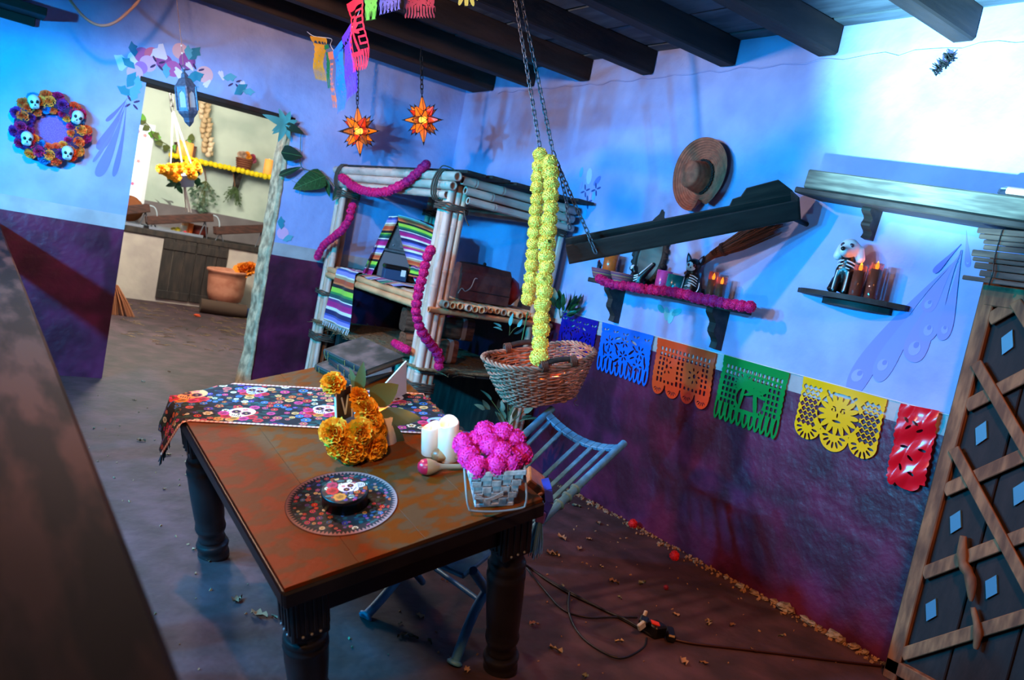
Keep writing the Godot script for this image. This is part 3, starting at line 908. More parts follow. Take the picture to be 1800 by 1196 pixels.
# ---------------------------------------------------------------- the table and its things (all in the table's frame)
func build_table():
	var W := 0.79
	var D := 1.17
	var t = thing("dining_table", "heavy dark wooden table with fluted turned legs and a dusty orange-brown top", "table", TAB)
	var top := tex3(noise_tex(Color(0.46, 0.20, 0.03), Color(0.375, 0.24, 0.145), 0.014, 6, 51, 0.40, 0.60, 1024), 0.5, Vector3(0.9, 0.9, 1.5), M.fine, 0.25)
	top.metallic_specular = 0.25
	# top of four planks and a rim
	for i in 4:
		var st := st_new(false)
		box(st, T3(Vector3((i + 0.5) * W / 4.0, -0.0175, -D * 0.5)), Vector3(W / 4.0 - 0.0003, 0.035, D), 0.0008)
		obj("top_plank", st, top, t)
	var rim := st_new(false)
	box(rim, T3(Vector3(W * 0.5, -0.037, 0.002)), Vector3(W + 0.012, 0.05, 0.014), 0.005)
	box(rim, T3(Vector3(W * 0.5, -0.037, -D - 0.002)), Vector3(W + 0.012, 0.05, 0.014), 0.005)
	box(rim, T3(Vector3(-0.002, -0.037, -D * 0.5)), Vector3(0.014, 0.05, D), 0.005)
	box(rim, T3(Vector3(W + 0.002, -0.037, -D * 0.5)), Vector3(0.014, 0.05, D), 0.005)
	obj("table_rim", rim, M.table_dark, t)
	for q in [[Vector3(W * 0.5, -0.105, -0.055), Vector3(W - 0.16, 0.11, 0.022)], [Vector3(W * 0.5, -0.105, -D + 0.055), Vector3(W - 0.16, 0.11, 0.022)], [Vector3(0.055, -0.105, -D * 0.5), Vector3(0.022, 0.11, D - 0.16)], [Vector3(W - 0.055, -0.105, -D * 0.5), Vector3(0.022, 0.11, D - 0.16)]]:
		var st := st_new(false)
		box(st, T3(q[0]), q[1], 0.004)
		obj("apron", st, M.table_dark, t)
	for c in [[0.068, -0.068], [W - 0.068, -0.068], [0.068, -D + 0.068], [W - 0.068, -D + 0.068]]:
		# length of this leg down to the floor
		var p: Vector3 = TAB * Vector3(c[0], 0, c[1])
		var ln: float = p.y / TAB.basis.y.y + 0.002
		var lg := st_new()
		var at := Vector3(c[0], 0, c[1])
		var s := maxf(ln / 0.68, 0.62)
		var yb := -0.205
		var rest := ln + yb
		var r := 0.058
		var prof := []
		for v in [[1.0, 0.0], [1.0, 0.05], [0.92, 0.062], [0.96, 0.09], [1.05, 0.13], [0.98, 0.15], [0.80, 0.165], [0.84, 0.18], [0.88, 0.19], [0.80, 0.205], [0.84, 0.25], [0.94, 0.27], [0.98, 0.30], [0.90, 0.315], [0.94, 0.33], [0.90, 0.345], [0.95, 0.40], [1.0, 0.52], [1.04, 0.66], [1.05, 0.78], [1.08, 0.80], [1.08, 0.83], [0.98, 0.845], [1.02, 0.87], [1.06, 0.90], [0.96, 0.93], [0.86, 0.945], [0.90, 0.97], [0.84, 1.0]]:
			prof.append(Vector2(v[0] * r, -ln + v[1] * rest))
		prof.insert(0, Vector2(0, -ln))
		lathe(lg, T3(at), prof, 24)
		var leg = obj("leg", lg, M.table_dark, t)
		# square fluted head of the leg
		var hd := st_new(false)
		box(hd, T3(at + Vector3(0, -0.125, 0)), Vector3(0.105, 0.165, 0.105), 0.005)
		for side in 4:
			var bs := rot(Vector3.UP, 90 * side)
			for k in 4:
				box(hd, Transform3D(bs, at + bs * Vector3(-0.036 + 0.024 * k, -0.12, 0.054)), Vector3(0.011, 0.13, 0.006), 0.002)
		obj("leg_head", hd, M.table_dark, leg)
		for side in [0, 3]:
			var bs := rot(Vector3.UP, 90 * side)
			for k in 3:
				var stud := st_new()
				ball(stud, at + bs * Vector3(-0.024 + 0.024 * k, -0.19, 0.0545), 0.0045, 8, 6)
				obj("stud", stud, flatc(Color(0.45, 0.45, 0.47), 0.35), leg)

# floral print: many small flowers, leaves and skulls on near-black
func img_disc(im: Image, c: Vector2, rx: float, ry: float, col: Color):
	for y in range(maxi(0, int(c.y - ry)), mini(im.get_height(), int(c.y + ry) + 1)):
		var dy := (y + 0.5 - c.y) / ry
		if absf(dy) >= 1.0: continue
		var hw := rx * sqrt(1.0 - dy * dy)
		var x0 := maxi(0, int(c.x - hw))
		var x1 := mini(im.get_width(), int(c.x + hw) + 1)
		if x1 > x0: im.fill_rect(Rect2i(x0, y, x1 - x0, 1), col)

func img_flower(im: Image, c: Vector2, r: float, col: Color, n: int, open: bool):
	var a0 := rng.randf() * TAU
	for k in n:
		var a := a0 + TAU * k / n
		img_disc(im, c + Vector2(cos(a), sin(a)) * r * 0.62, r * 0.36, r * 0.36, col)
	img_disc(im, c, r * 0.45, r * 0.45, Color(0.10, 0.07, 0.09) if open else col.darkened(0.35))
	img_disc(im, c, r * 0.2, r * 0.2, Color(0.9, 0.7, 0.3))

func img_rose(im: Image, c: Vector2, r: float, col: Color):
	for k in 8:
		var a := TAU * k / 8.0
		img_disc(im, c + Vector2(cos(a), sin(a)) * r * 0.7, r * 0.38, r * 0.38, col)
	img_disc(im, c, r * 0.85, r * 0.85, col)
	for k in 7:
		var a := TAU * k * 0.38
		img_disc(im, c + Vector2(cos(a), sin(a)) * r * 0.42, r * 0.22, r * 0.12, col.darkened(0.35))
	img_disc(im, c, r * 0.2, r * 0.2, col.darkened(0.45))

func img_skull(im: Image, c: Vector2, s: float, col: Color, turn := 0.0):
	# a generic painted skull, s its half width
	var q := func(x, y): return c + Vector2(x, y).rotated(turn) * s
	img_disc(im, q.call(0, -0.15), s, s * 0.9, col)
	img_disc(im, q.call(0, 0.55), s * 0.62, s * 0.5, col)
	for k in [-1, 1]:
		var e: Vector2 = q.call(0.42 * k, 0.0)
		for j in 8:
			img_disc(im, e + Vector2.from_angle(TAU * j / 8.0) * s * 0.25, s * 0.12, s * 0.12, Color(0.55, 0.12, 0.28))
		img_disc(im, e, s * 0.27, s * 0.27, Color(0.16, 0.07, 0.10))
		img_disc(im, e, s * 0.09, s * 0.09, Color(0.75, 0.55, 0.3))
	img_disc(im, q.call(0, 0.38), s * 0.09, s * 0.13, Color(0.15, 0.08, 0.12))
	for k in range(-2, 3):
		img_disc(im, q.call(0.17 * k, 0.74), s * 0.03, s * 0.13, Color(0.3, 0.15, 0.2))
	for k in 5:
		var a := TAU * k / 5.0
		img_disc(im, q.call(0, -0.62) + Vector2.from_angle(a) * s * 0.13, s * 0.09, s * 0.09, Color(0.85, 0.35, 0.45))
	img_disc(im, q.call(0, -0.62), s * 0.07, s * 0.07, Color(0.9, 0.65, 0.25))

func floral(w: int, h: int, sz: float, count: int) -> Image:
	var im := Image.create(w, h, false, Image.FORMAT_RGB8)
	im.fill(Color(0.075, 0.06, 0.085))
	var cols := [Color(0.78, 0.16, 0.16), Color(0.80, 0.22, 0.42), Color(0.78, 0.34, 0.14), Color(0.85, 0.62, 0.36), Color(0.86, 0.80, 0.66), Color(0.34, 0.24, 0.58), Color(0.26, 0.42, 0.66), Color(0.80, 0.36, 0.34)]
	for i in count * 2:
		var p := Vector2(rng.randf() * w, rng.randf() * h)
		img_disc(im, p, sz * rng.randf_range(0.5, 0.9), sz * rng.randf_range(0.25, 0.5), [Color(0.12, 0.24, 0.20), Color(0.10, 0.30, 0.30), Color(0.16, 0.14, 0.24)][i % 3])
	var placed := []
	var tries := 0
	while placed.size() < count and tries < count * 12:
		tries += 1
		var p := Vector2(rng.randf() * w, rng.randf() * h)
		var r := sz * rng.randf_range(0.45, 1.0)
		var ok := true
		for q in placed:
			if p.distance_to(q[0]) < (r + q[1]) * 0.92:
				ok = false
				break
		if not ok: continue
		placed.append([p, r])
		var c: Color = cols[rng.randi() % cols.size()]
		var kind := rng.randi() % 4
		if kind == 0: img_rose(im, p, r * 0.9, c)
		else: img_flower(im, p, r, c, 5 + rng.randi() % 4, kind == 1)
	return im

func tex_of(im: Image) -> ImageTexture:
	im.generate_mipmaps()
	return ImageTexture.create_from_image(im)

func build_runner():
	# strip laid across the table, one end falling over the left edge
	var L := 1024
	var Hh := 340
	var im := floral(L, Hh, 16.0, 330)
	var sk := Color(0.90, 0.78, 0.74)
	for q in [[150, 120, 44, 0.95, 0.62, 0.38], [330, 250, 38, 0.95, 0.72, 0.52], [330, 60, 32, 0.72, 0.72, 0.80], [560, 190, 36, 0.88, 0.76, 0.80], [700, 290, 34, 0.82, 0.74, 0.82], [745, 60, 32, 0.72, 0.74, 0.82], [900, 240, 36, 0.60, 0.70, 0.88], [965, 80, 38, 0.86, 0.74, 0.80]]:
		for k in 5:
			img_rose(im, Vector2(q[0], q[1]) + Vector2.from_angle(0.7 + k * 0.55) * q[2] * 1.3, q[2] * 0.42, [Color(0.80, 0.14, 0.16), Color(0.82, 0.20, 0.40), Color(0.85, 0.5, 0.16)][k % 3])
		img_skull(im, Vector2(q[0], q[1]), q[2], Color(q[3], q[4], q[5]), 0.3)
	# scalloped border
	for e in 2:
		var y := 7 if e == 0 else Hh - 8
		im.fill_rect(Rect2i(0, 0 if e == 0 else Hh - 14, L, 14), Color(0.66, 0.30, 0.24))
		for i in 80:
			img_disc(im, Vector2(6 + i * 13.0, y), 5.4, 4.6, Color(0.88, 0.78, 0.70))
	var m := plain(Color.WHITE, 0.9)
	m.albedo_texture = tex_of(im)
	# u along the strip, v across; corners measured on the table top
	var A := Vector3(0.003, 0, -0.956)
	var d := Vector3(0.823, 0, 0.568).normalized()
	var nrm := Vector3(d.z, 0, -d.x)
	var wd := 0.30
	var st := st_new()
	var N := 44
	var Kv := 10
	var pts := []
	for i in N + 1:
		var row := []
		for k in Kv + 1:
			var s := -0.24 + 1.19 * i / N
			var v := wd * k / Kv
			var p := A + d * s + nrm * v
			p.y = 0.003
			row.append([fall(p, k), Vector2((s + 0.24) / 1.19 * 0.97, 1.0 - v / wd)])
		pts.append(row)
	for i in N:
		for k in Kv:
			var a = pts[i][k]
			var b = pts[i + 1][k]
			var c = pts[i + 1][k + 1]
			var e = pts[i][k + 1]
			quv(st, a[0], b[0], c[0], e[0], a[1], b[1], c[1], e[1])
	var r := obj("table_runner", st, m, self, TAB)
	tag(r, "dark floral table runner with sugar skulls lying diagonally across the table", "table runner")
	var fr := st_new()
	for k in 26:
		var a: Vector3 = pts[0][0][0].lerp(pts[0][Kv][0], k / 25.0)
		tube(fr, [a, a + TAB.basis.inverse() * Vector3(rng.randf_range(-0.01, 0.01), -0.035, 0.0)], [0.003, 0.0015], 4)
	obj("fringe", fr, flatc(Color(0.08, 0.06, 0.09), 0.9), r)

func fall(p: Vector3, k: int) -> Vector3:
	# cloth that passes an edge of the table bends down over it
	var W := 0.796
	var q := p
	var dn := TAB.basis.inverse() * Vector3(0.02, -1, 0.0)
	if p.x < -0.006:
		var o := -0.006 - p.x
		q = Vector3(-0.010 - 0.10 * o - 0.008 * sin(k * 1.9), 0, p.z) + dn * o * 0.95 + Vector3(0, 0.003, 0.03 * o * sin(k * 1.3))
	elif p.x > W + 0.006:
		var o := p.x - W - 0.006
		q = Vector3(W + 0.012, 0, p.z) + dn * o * 0.9
	if p.z < -1.177:
		q += Vector3(0, -(-1.177 - p.z) * 0.9, (-1.177 - p.z) * 0.9)
	return q

func build_table_things():
	build_runner()
	# round placemat
	var im := floral(512, 512, 15.0, 200)
	for y in 512:
		for x in 512:
			var v := Vector2(x - 256, y - 256)
			var rr := v.length()
			if rr > 222.0:
				var a := fposmod(v.angle() / TAU * 84.0, 1.0)
				var tooth := 226.0 + 20.0 * (1.0 - absf(a * 2.0 - 1.0))
				im.set_pixel(x, y, Color(0.10, 0.08, 0.11) if rr < tooth or rr > 252.0 else Color(0.66, 0.44, 0.40))
	var mm := plain(Color.WHITE, 0.8)
	mm.albedo_texture = tex_of(im)
	var st := st_new()
	var R := 0.160
	var n := 56
	for k in n:
		var a := TAU * k / n
		var b := TAU * (k + 1) / n
		var A := Vector3(cos(a) * R, 0.003, sin(a) * R)
		var B := Vector3(cos(b) * R, 0.003, sin(b) * R)
		for q in [[Vector3(0, 0.003, 0), Vector2(0.5, 0.5)], [A, Vector2(0.5 + 0.495 * cos(a), 0.5 + 0.495 * sin(a))], [B, Vector2(0.5 + 0.495 * cos(b), 0.5 + 0.495 * sin(b))]]:
			st.set_uv(q[1])
			st.add_vertex(q[0])
		st.set_uv(Vector2(0.02, 0.5))
		quad(st, B, A, A - Vector3(0, 0.003, 0), B - Vector3(0, 0.003, 0))
	var pm := obj("placemat", st, mm, self, TAB * T3(Vector3(0.266, 0.0, -0.272)))
	tag(pm, "round floral placemat with a zigzag border under the small round tin", "placemat")
	# round tin with a skull on its lid
	var im2 := floral(256, 256, 22.0, 30)
	img_rose(im2, Vector2(62, 74), 30, Color(0.74, 0.16, 0.30))
	img_rose(im2, Vector2(60, 132), 34, Color(0.80, 0.12, 0.14))
	img_rose(im2, Vector2(98, 196), 34, Color(0.84, 0.50, 0.18))
	for q in [[40, 40], [110, 40], [40, 180], [160, 200]]:
		img_disc(im2, Vector2(q[0], q[1]), 22, 9, Color(0.14, 0.40, 0.40))
	img_skull(im2, Vector2(150, 112), 52, Color(0.93, 0.84, 0.82), -1.0)
	img_disc(im2, Vector2(214, 92), 30, 26, Color(0.88, 0.84, 0.86))
	for k in 4:
		img_disc(im2, Vector2(206 + k * 9, 92), 2, 22 - k * 3, Color(0.25, 0.22, 0.28))
	var lidm := plain(Color.WHITE, 0.45)
	lidm.albedo_texture = tex_of(im2)
	var tin = thing("keepsake_tin", "small round black tin with a sugar skull printed on its lid, on the placemat", "tin", TAB * T3(Vector3(0.272, 0.003, -0.262), rot(Vector3.UP, -20)))
	var tb := st_new()
	lathe(tb, Transform3D(), [Vector2(0, 0), Vector2(0.064, 0), Vector2(0.066, 0.003), Vector2(0.066, 0.026), Vector2(0.067, 0.026), Vector2(0.067, 0.042), Vector2(0.065, 0.0445), Vector2(0.0, 0.0445)], 40)
	obj("tin_body", tb, M.black, tin)
	var ld := st_new()
	for k in 40:
		var a := TAU * k / 40
		var b := TAU * (k + 1) / 40
		for q in [[Vector3(0, 0.0452, 0), Vector2(0.5, 0.5)], [Vector3(cos(a) * 0.064, 0.0452, sin(a) * 0.064), Vector2(0.5 + 0.49 * cos(a), 0.5 + 0.49 * sin(a))], [Vector3(cos(b) * 0.064, 0.0452, sin(b) * 0.064), Vector2(0.5 + 0.49 * cos(b), 0.5 + 0.49 * sin(b))]]:
			ld.set_uv(q[1])
			ld.add_vertex(q[0])
	var lid := obj("tin_lid", ld, lidm, tin)
	lid.set_meta("label", "printed lid with a skull and roses")
	# pillar candles
	pillar(Vector3(0.622, 0.0, -0.391), 0.030, 0.100, "shorter white pillar candle of the pair behind the maracas", 1)
	pillar(Vector3(0.654, 0.0, -0.334), 0.033, 0.134, "taller white pillar candle of the pair behind the maracas", 2)
	pillar(Vector3(0.532, 0.0, -0.527), 0.034, 0.110, "lit white pillar candle in front of the white card", 3)
	pillar(Vector3(0.519, 0.0, -0.678), 0.032, 0.094, "lit white pillar candle mostly hidden behind the yellow flowers", 4)
	# folded white card
	var cd = thing("white_card", "white folded card standing upright behind the lit candles", "card", TAB)
	var ca: Vector3 = Vector3(0.606, 0.0, -0.754)
	var cb: Vector3 = Vector3(0.741, 0.0, -0.804)
	var cs := st_new(false)
	var cu := (cb - ca).normalized()
	var cn := Vector3(-cu.z, 0, cu.x)
	prism(cs, Transform3D(Basis(cu, Vector3(0, 1, 0), cu.cross(Vector3(0, 1, 0))), ca), PackedVector2Array([Vector2(0, 0), Vector2(ca.distance_to(cb), 0), Vector2(ca.distance_to(cb), 0.135), Vector2(0.02, 0.075), Vector2(0, 0.055)]), 0.006)
	obj("card_panel", cs, M.paper, cd)
	# books
	book(TAB * T3(Vector3(0.645, 0.0, -1.055), rot(Vector3.UP, 17)), 0.18, 0.235, 0.026, Color(0.05, 0.16, 0.12), "dark green and brown leather book at the bottom of the stack of three")
	book(TAB * T3(Vector3(0.668, 0.0268, -1.052), rot(Vector3.UP, 2)), 0.17, 0.24, 0.028, Color(0.24, 0.13, 0.12), "leather book with bright white pages in the middle of the stack")
	book(TAB * T3(Vector3(0.686, 0.0555, -1.045), rot(Vector3.UP, 15)), 0.185, 0.255, 0.026, Color(0.05, 0.18, 0.13), "dusty dark book with a green spine on top of the stack")
	build_marigolds()
	build_pink_basket()
	build_maracas()

func pillar(at: Vector3, r: float, h: float, label: String, sd: int):
	var c = thing("pillar_candle", label, "candle", TAB * T3(at + Vector3(0, 0.0005, 0)), "battery pillar candles on the table")
	var st := st_new()
	var n := 24
	# wavy rim
	var ring := [[], [], [], []]
	for k in n + 1:
		var a := TAU * k / n
		var wob := 0.008 * sin(a + sd) + 0.004 * sin(2.0 * a + sd * 2.0)
		var dv := Vector3(cos(a), 0, sin(a))
		ring[0].append(dv * r)
		ring[1].append(dv * r + Vector3(0, h + wob - 0.004, 0))
		ring[2].append(dv * (r - 0.004) + Vector3(0, h + wob, 0))
		ring[3].append(dv * (r * 0.72) + Vector3(0, h - 0.016, 0))
	for j in 3:
		for k in n:
			quad(st, ring[j][k + 1], ring[j][k], ring[j + 1][k], ring[j + 1][k + 1])
	for k in n:
		tri(st, ring[3][k + 1], ring[3][k], Vector3(0, h - 0.018, 0))
	var wx := plain(Color(0.93, 0.87, 0.78), 0.5)
	wx.backlight_enabled = true
	wx.backlight = Color(0.8, 0.5, 0.2)
	obj("wax", st, wx, c)
	var fl := st_new()
	lathe(fl, T3(Vector3(0, h - 0.018, 0)), [Vector2(0.0, 0), Vector2(0.0035, 0.003), Vector2(0.0045, 0.009), Vector2(0.0025, 0.017), Vector2(0, 0.022)], 10)
	obj("flame", fl, glow(Color(1.0, 0.72, 0.28), 9.0), c)
	omni("candle_light", Vector3(0, h - 0.008, 0), Color(1.0, 0.62, 0.22), 0.014, 0.006, c)

func book(xf: Transform3D, w: float, d: float, h: float, col: Color, label: String):
	var b = thing("leather_book", label, "book", xf, "old leather books stacked on the table")
	var cov := tex3(noise_tex(col.darkened(0.3).lerp(Color(0.20, 0.16, 0.15), 0.6), Color(0.36, 0.29, 0.27), 0.012, 5, 60 + int(h * 1000), 0.3, 0.7), 0.6, Vector3(2, 2, 2))
	var t := 0.0035
	obj("cover", bx(Vector3(-w * 0.5, h - t, -d * 0.5), Vector3(w * 0.5, h, d * 0.5), 0.001), cov, b)
	obj("cover", bx(Vector3(-w * 0.5, 0, -d * 0.5), Vector3(w * 0.5, t, d * 0.5), 0.001), cov, b)
	obj("pages", bx(Vector3(-w * 0.5 + 0.006, t, -d * 0.5 + 0.003), Vector3(w * 0.5 - 0.005, h - t, d * 0.5 - 0.005)), M.paper if h > 0.026 else flatc(Color(0.42, 0.36, 0.28), 0.9), b)
	# spine along -x side with raised bands and gilding
	var sp := st_new()
	var pf := PackedVector2Array()
	for i in 9:
		var a := PI * 0.5 + PI * i / 8.0
		pf.append(Vector2(cos(a) * 0.007 + 0.002, h * 0.5 + sin(a) * h * 0.5))
	prism(sp, Transform3D(Basis(), Vector3(-w * 0.5, 0, -d * 0.5)), pf, d)
	obj("spine", sp, flatc(Color(0.08, 0.06, 0.06), 0.8), b)
	for q in [[-0.18, 0.36, col.lightened(0.05)]]:
		var s2 := st_new(false)
		box(s2, T3(Vector3(-w * 0.5 - 0.0045, h * 0.5, q[0] * d)), Vector3(0.003, h * 0.62, q[1] * d), 0.0008)
		obj("spine_label", s2, flatc(col, 0.45), b)
	for k in [-0.46, -0.38, 0.02, 0.24, 0.42]:
		var gd := st_new(false)
		box(gd, T3(Vector3(-w * 0.5 - 0.0048, h * 0.5, k * d)), Vector3(0.0025, h * 0.8, 0.0022))
		obj("gilt_line", gd, flatc(Color(0.62, 0.50, 0.28), 0.4), b)

func petal_flower(r: float, rings: int, sd: int) -> ArrayMesh:
	# a ruffled, many-petalled bloom facing +y
	var key := "bloom|%.3f|%d|%d" % [r, rings, sd]
	if cache.has(key): return cache[key]
	var st := st_new()
	for j in rings:
		var f := float(j) / rings
		var cnt := 10 - int(f * 4.0)
		for k in cnt:
			var a := TAU * (k + 0.5 * (j % 2)) / cnt + rng.randf_range(-0.15, 0.15)
			var tilt := lerpf(100.0, 8.0, f) + rng.randf_range(-8, 8)
			var bs := rot(Vector3.UP, rad_to_deg(a)) * rot(Vector3.RIGHT, tilt)
			var ln := r * lerpf(1.0, 0.62, f) * rng.randf_range(0.9, 1.08)
			# petal with a frilled tip
			st.set_smooth_group(0)
			var rows := []
			for i in 4:
				var t := i / 3.0
				var row := []
				for q in 5:
					var u := q / 4.0 - 0.5
					var w := ln * 0.78 * sin(0.35 + t * 1.45)
					var fr := (0.10 * ln * sin(q * 2.6 + k * 1.7 + j) if i == 3 else 0.03 * ln * sin(q * 3.0 + k))
					row.append(bs * Vector3(u * w, ln * t + (fr * 0.5 if i == 3 else 0.0), -0.25 * ln * t * t + fr + 0.25 * w * u * u) + Vector3(0, r * 0.25 * f, 0))
				rows.append(row)
			for i in 3:
				for q in 4:
					quad(st, rows[i][q], rows[i][q + 1], rows[i + 1][q + 1], rows[i + 1][q])
	cache[key] = fin(st)
	return cache[key]

func build_marigolds():
	var base: Vector3 = Vector3(0.404, 0.0, -0.535)
	var v = thing("flower_box", "small dark planter box overflowing with yellow artificial marigolds in front of the runner", "flower arrangement", TAB * T3(base + Vector3(0.0, 0.0005, 0.0)))
	var bs := st_new(false)
	box(bs, Transform3D(rot(Vector3.UP, 25), Vector3(0, 0.045, 0)), Vector3(0.11, 0.09, 0.085), 0.003)
	obj("planter_box", bs, flatc(Color(0.09, 0.06, 0.06), 0.7), v)
	# a printed panel with a light V shape standing among the blooms
	var pn := st_new(false)
	box(pn, Transform3D(rot(Vector3.UP, 20), Vector3(-0.015, 0.165, -0.005)), Vector3(0.062, 0.11, 0.006), 0.001)
	obj("card_panel", pn, flatc(Color(0.13, 0.08, 0.09), 0.6), v)
	var ed := st_new(false)
	for s in [-1.0, 1.0]:
		box(ed, Transform3D(rot(Vector3.UP, 20), Vector3(-0.015, 0.165, -0.005) + rot(Vector3.UP, 20) * Vector3(0.032 * s, 0, 0.001)), Vector3(0.003, 0.112, 0.008))
	obj("card_edge", ed, M.paper, v)
	var vv := st_new(false)
	var f20 := rot(Vector3.UP, 20)
	for s in [-1.0, 1.0]:
		bar(vv, Vector3(-0.015, 0.165, -0.005) + f20 * Vector3(0.003, -0.035, 0.005), Vector3(-0.015, 0.165, -0.005) + f20 * Vector3(0.003 + 0.014 * s, 0.03, 0.005), 0.0045, 0.003, f20 * Vector3(0, 0, 1))
	obj("letter_v", vv, flatc(Color(0.86, 0.93, 0.95), 0.5), v)
	var look := Vector3(-0.25, 0.5, 0.8)
	var i := 0
	for q in [[-0.068, 0.105, 0.045, 0.047], [-0.022, 0.045, 0.075, 0.052], [-0.055, 0.06, 0.06, 0.045], [0.045, 0.035, 0.07, 0.055], [0.005, 0.095, 0.07, 0.05], [0.055, 0.10, 0.035, 0.05], [0.045, 0.145, 0.02, 0.045], [0.035, 0.185, 0.0, 0.032], [-0.04, 0.235, -0.02, 0.042], [0.075, 0.06, 0.03, 0.045]]:
		var dir := (Vector3(q[0], q[1] - 0.06, q[2]).normalized() + look * 0.9).normalized()
		var y := dir
		var x := y.cross(Vector3(0, 1, 0.2)).normalized()
		put("marigold", petal_flower(q[3] * 0.95, 6, i % 3), M.marigold, v, Transform3D(Basis(x, y, x.cross(y)), Vector3(q[0], q[1], q[2])))
		i += 1
	var sm := st_new()
	tube(sm, [Vector3(-0.03, 0.09, 0), Vector3(-0.04, 0.23, -0.02)], 0.003, 5)
	obj("stem", sm, M.leaf_olive, v)
	for q in [[0.075, 0.16, 0.0, 0.10, 0.085, 62, M.leaf_olive], [0.095, 0.12, 0.02, 0.14, 0.07, 105, M.leaf_grey], [0.10, 0.09, 0.02, 0.13, 0.065, 145, M.leaf_grey], [0.04, 0.19, -0.01, 0.10, 0.035, 8, M.leaf_olive], [0.055, 0.15, -0.01, 0.12, 0.03, -22, M.leaf_olive], [0.07, 0.02, 0.05, 0.06, 0.04, 140, M.leaf_grey]]:
		var l := st_new()
		leaf(l, Transform3D(), q[3], q[4], 0.25)
		var x := Vector3(0.75, 0, 0.66).normalized()
		var z := Vector3(-0.5, 0.25, 0.8).normalized()
		var bz := Basis(z.cross(Vector3(0, 1, 0)).normalized() * -1.0, Vector3(0, 1, 0), z).orthonormalized()
		obj("leaf", l, q[6], v, Transform3D(bz * rot(Vector3(0, 0, 1), -q[5]), Vector3(q[0], q[1], q[2])))

func ruffle_mesh(r: float, v: int, jag := 0.16) -> ArrayMesh:
	# pompom: a ball of many short frilled tufts
	var key := "pom|%.4f|%d|%.2f" % [r, v, jag]
	if cache.has(key): return cache[key]
	var st := st_new()
	ball(st, Transform3D(), r * 0.88, 18, 12, jag * 0.45)
	st.set_smooth_group(-1)
	var n := 190
	for i in n:
		var y := 1.0 - 2.0 * (i + 0.5) / n
		var ph := i * 2.399963
		var d := Vector3(sqrt(1 - y * y) * cos(ph), y, sqrt(1 - y * y) * sin(ph))
		var u := d.cross(Vector3(rng.randf_range(-1, 1), rng.randf_range(-1, 1), rng.randf_range(-1, 1))).normalized()
		var w := d.cross(u)
		var a := d * r * 0.78
		var tip := d * r * rng.randf_range(0.93, 1.06)
		var s := r * 0.12
		quad(st, a - u * s * 0.6, a + u * s * 0.6, tip + u * s + w * s * 0.5, tip - u * s - w * s * 0.5)
		tri(st, a - w * s * 0.6, a + w * s * 0.6, tip + u * s * 0.3)
	cache[key] = fin(st)
	return cache[key]

func pompoms(parent, path: Array, r: float, mat, called := "pompom", step := 1.62, squash := 1.0):
	for p in spaced(path, r * step):
		var b := Basis(Vector3(rng.randf_range(-1, 1), rng.randf_range(-1, 1), rng.randf_range(-1, 1)).normalized(), rng.randf() * TAU)
		put(called, ruffle_mesh(r, rng.randi() % 4), mat, parent, Transform3D(b.scaled(Vector3.ONE * rng.randf_range(0.93, 1.05)), p + Vector3(rng.randf_range(-1, 1), rng.randf_range(-1, 1), rng.randf_range(-1, 1)) * r * 0.10))

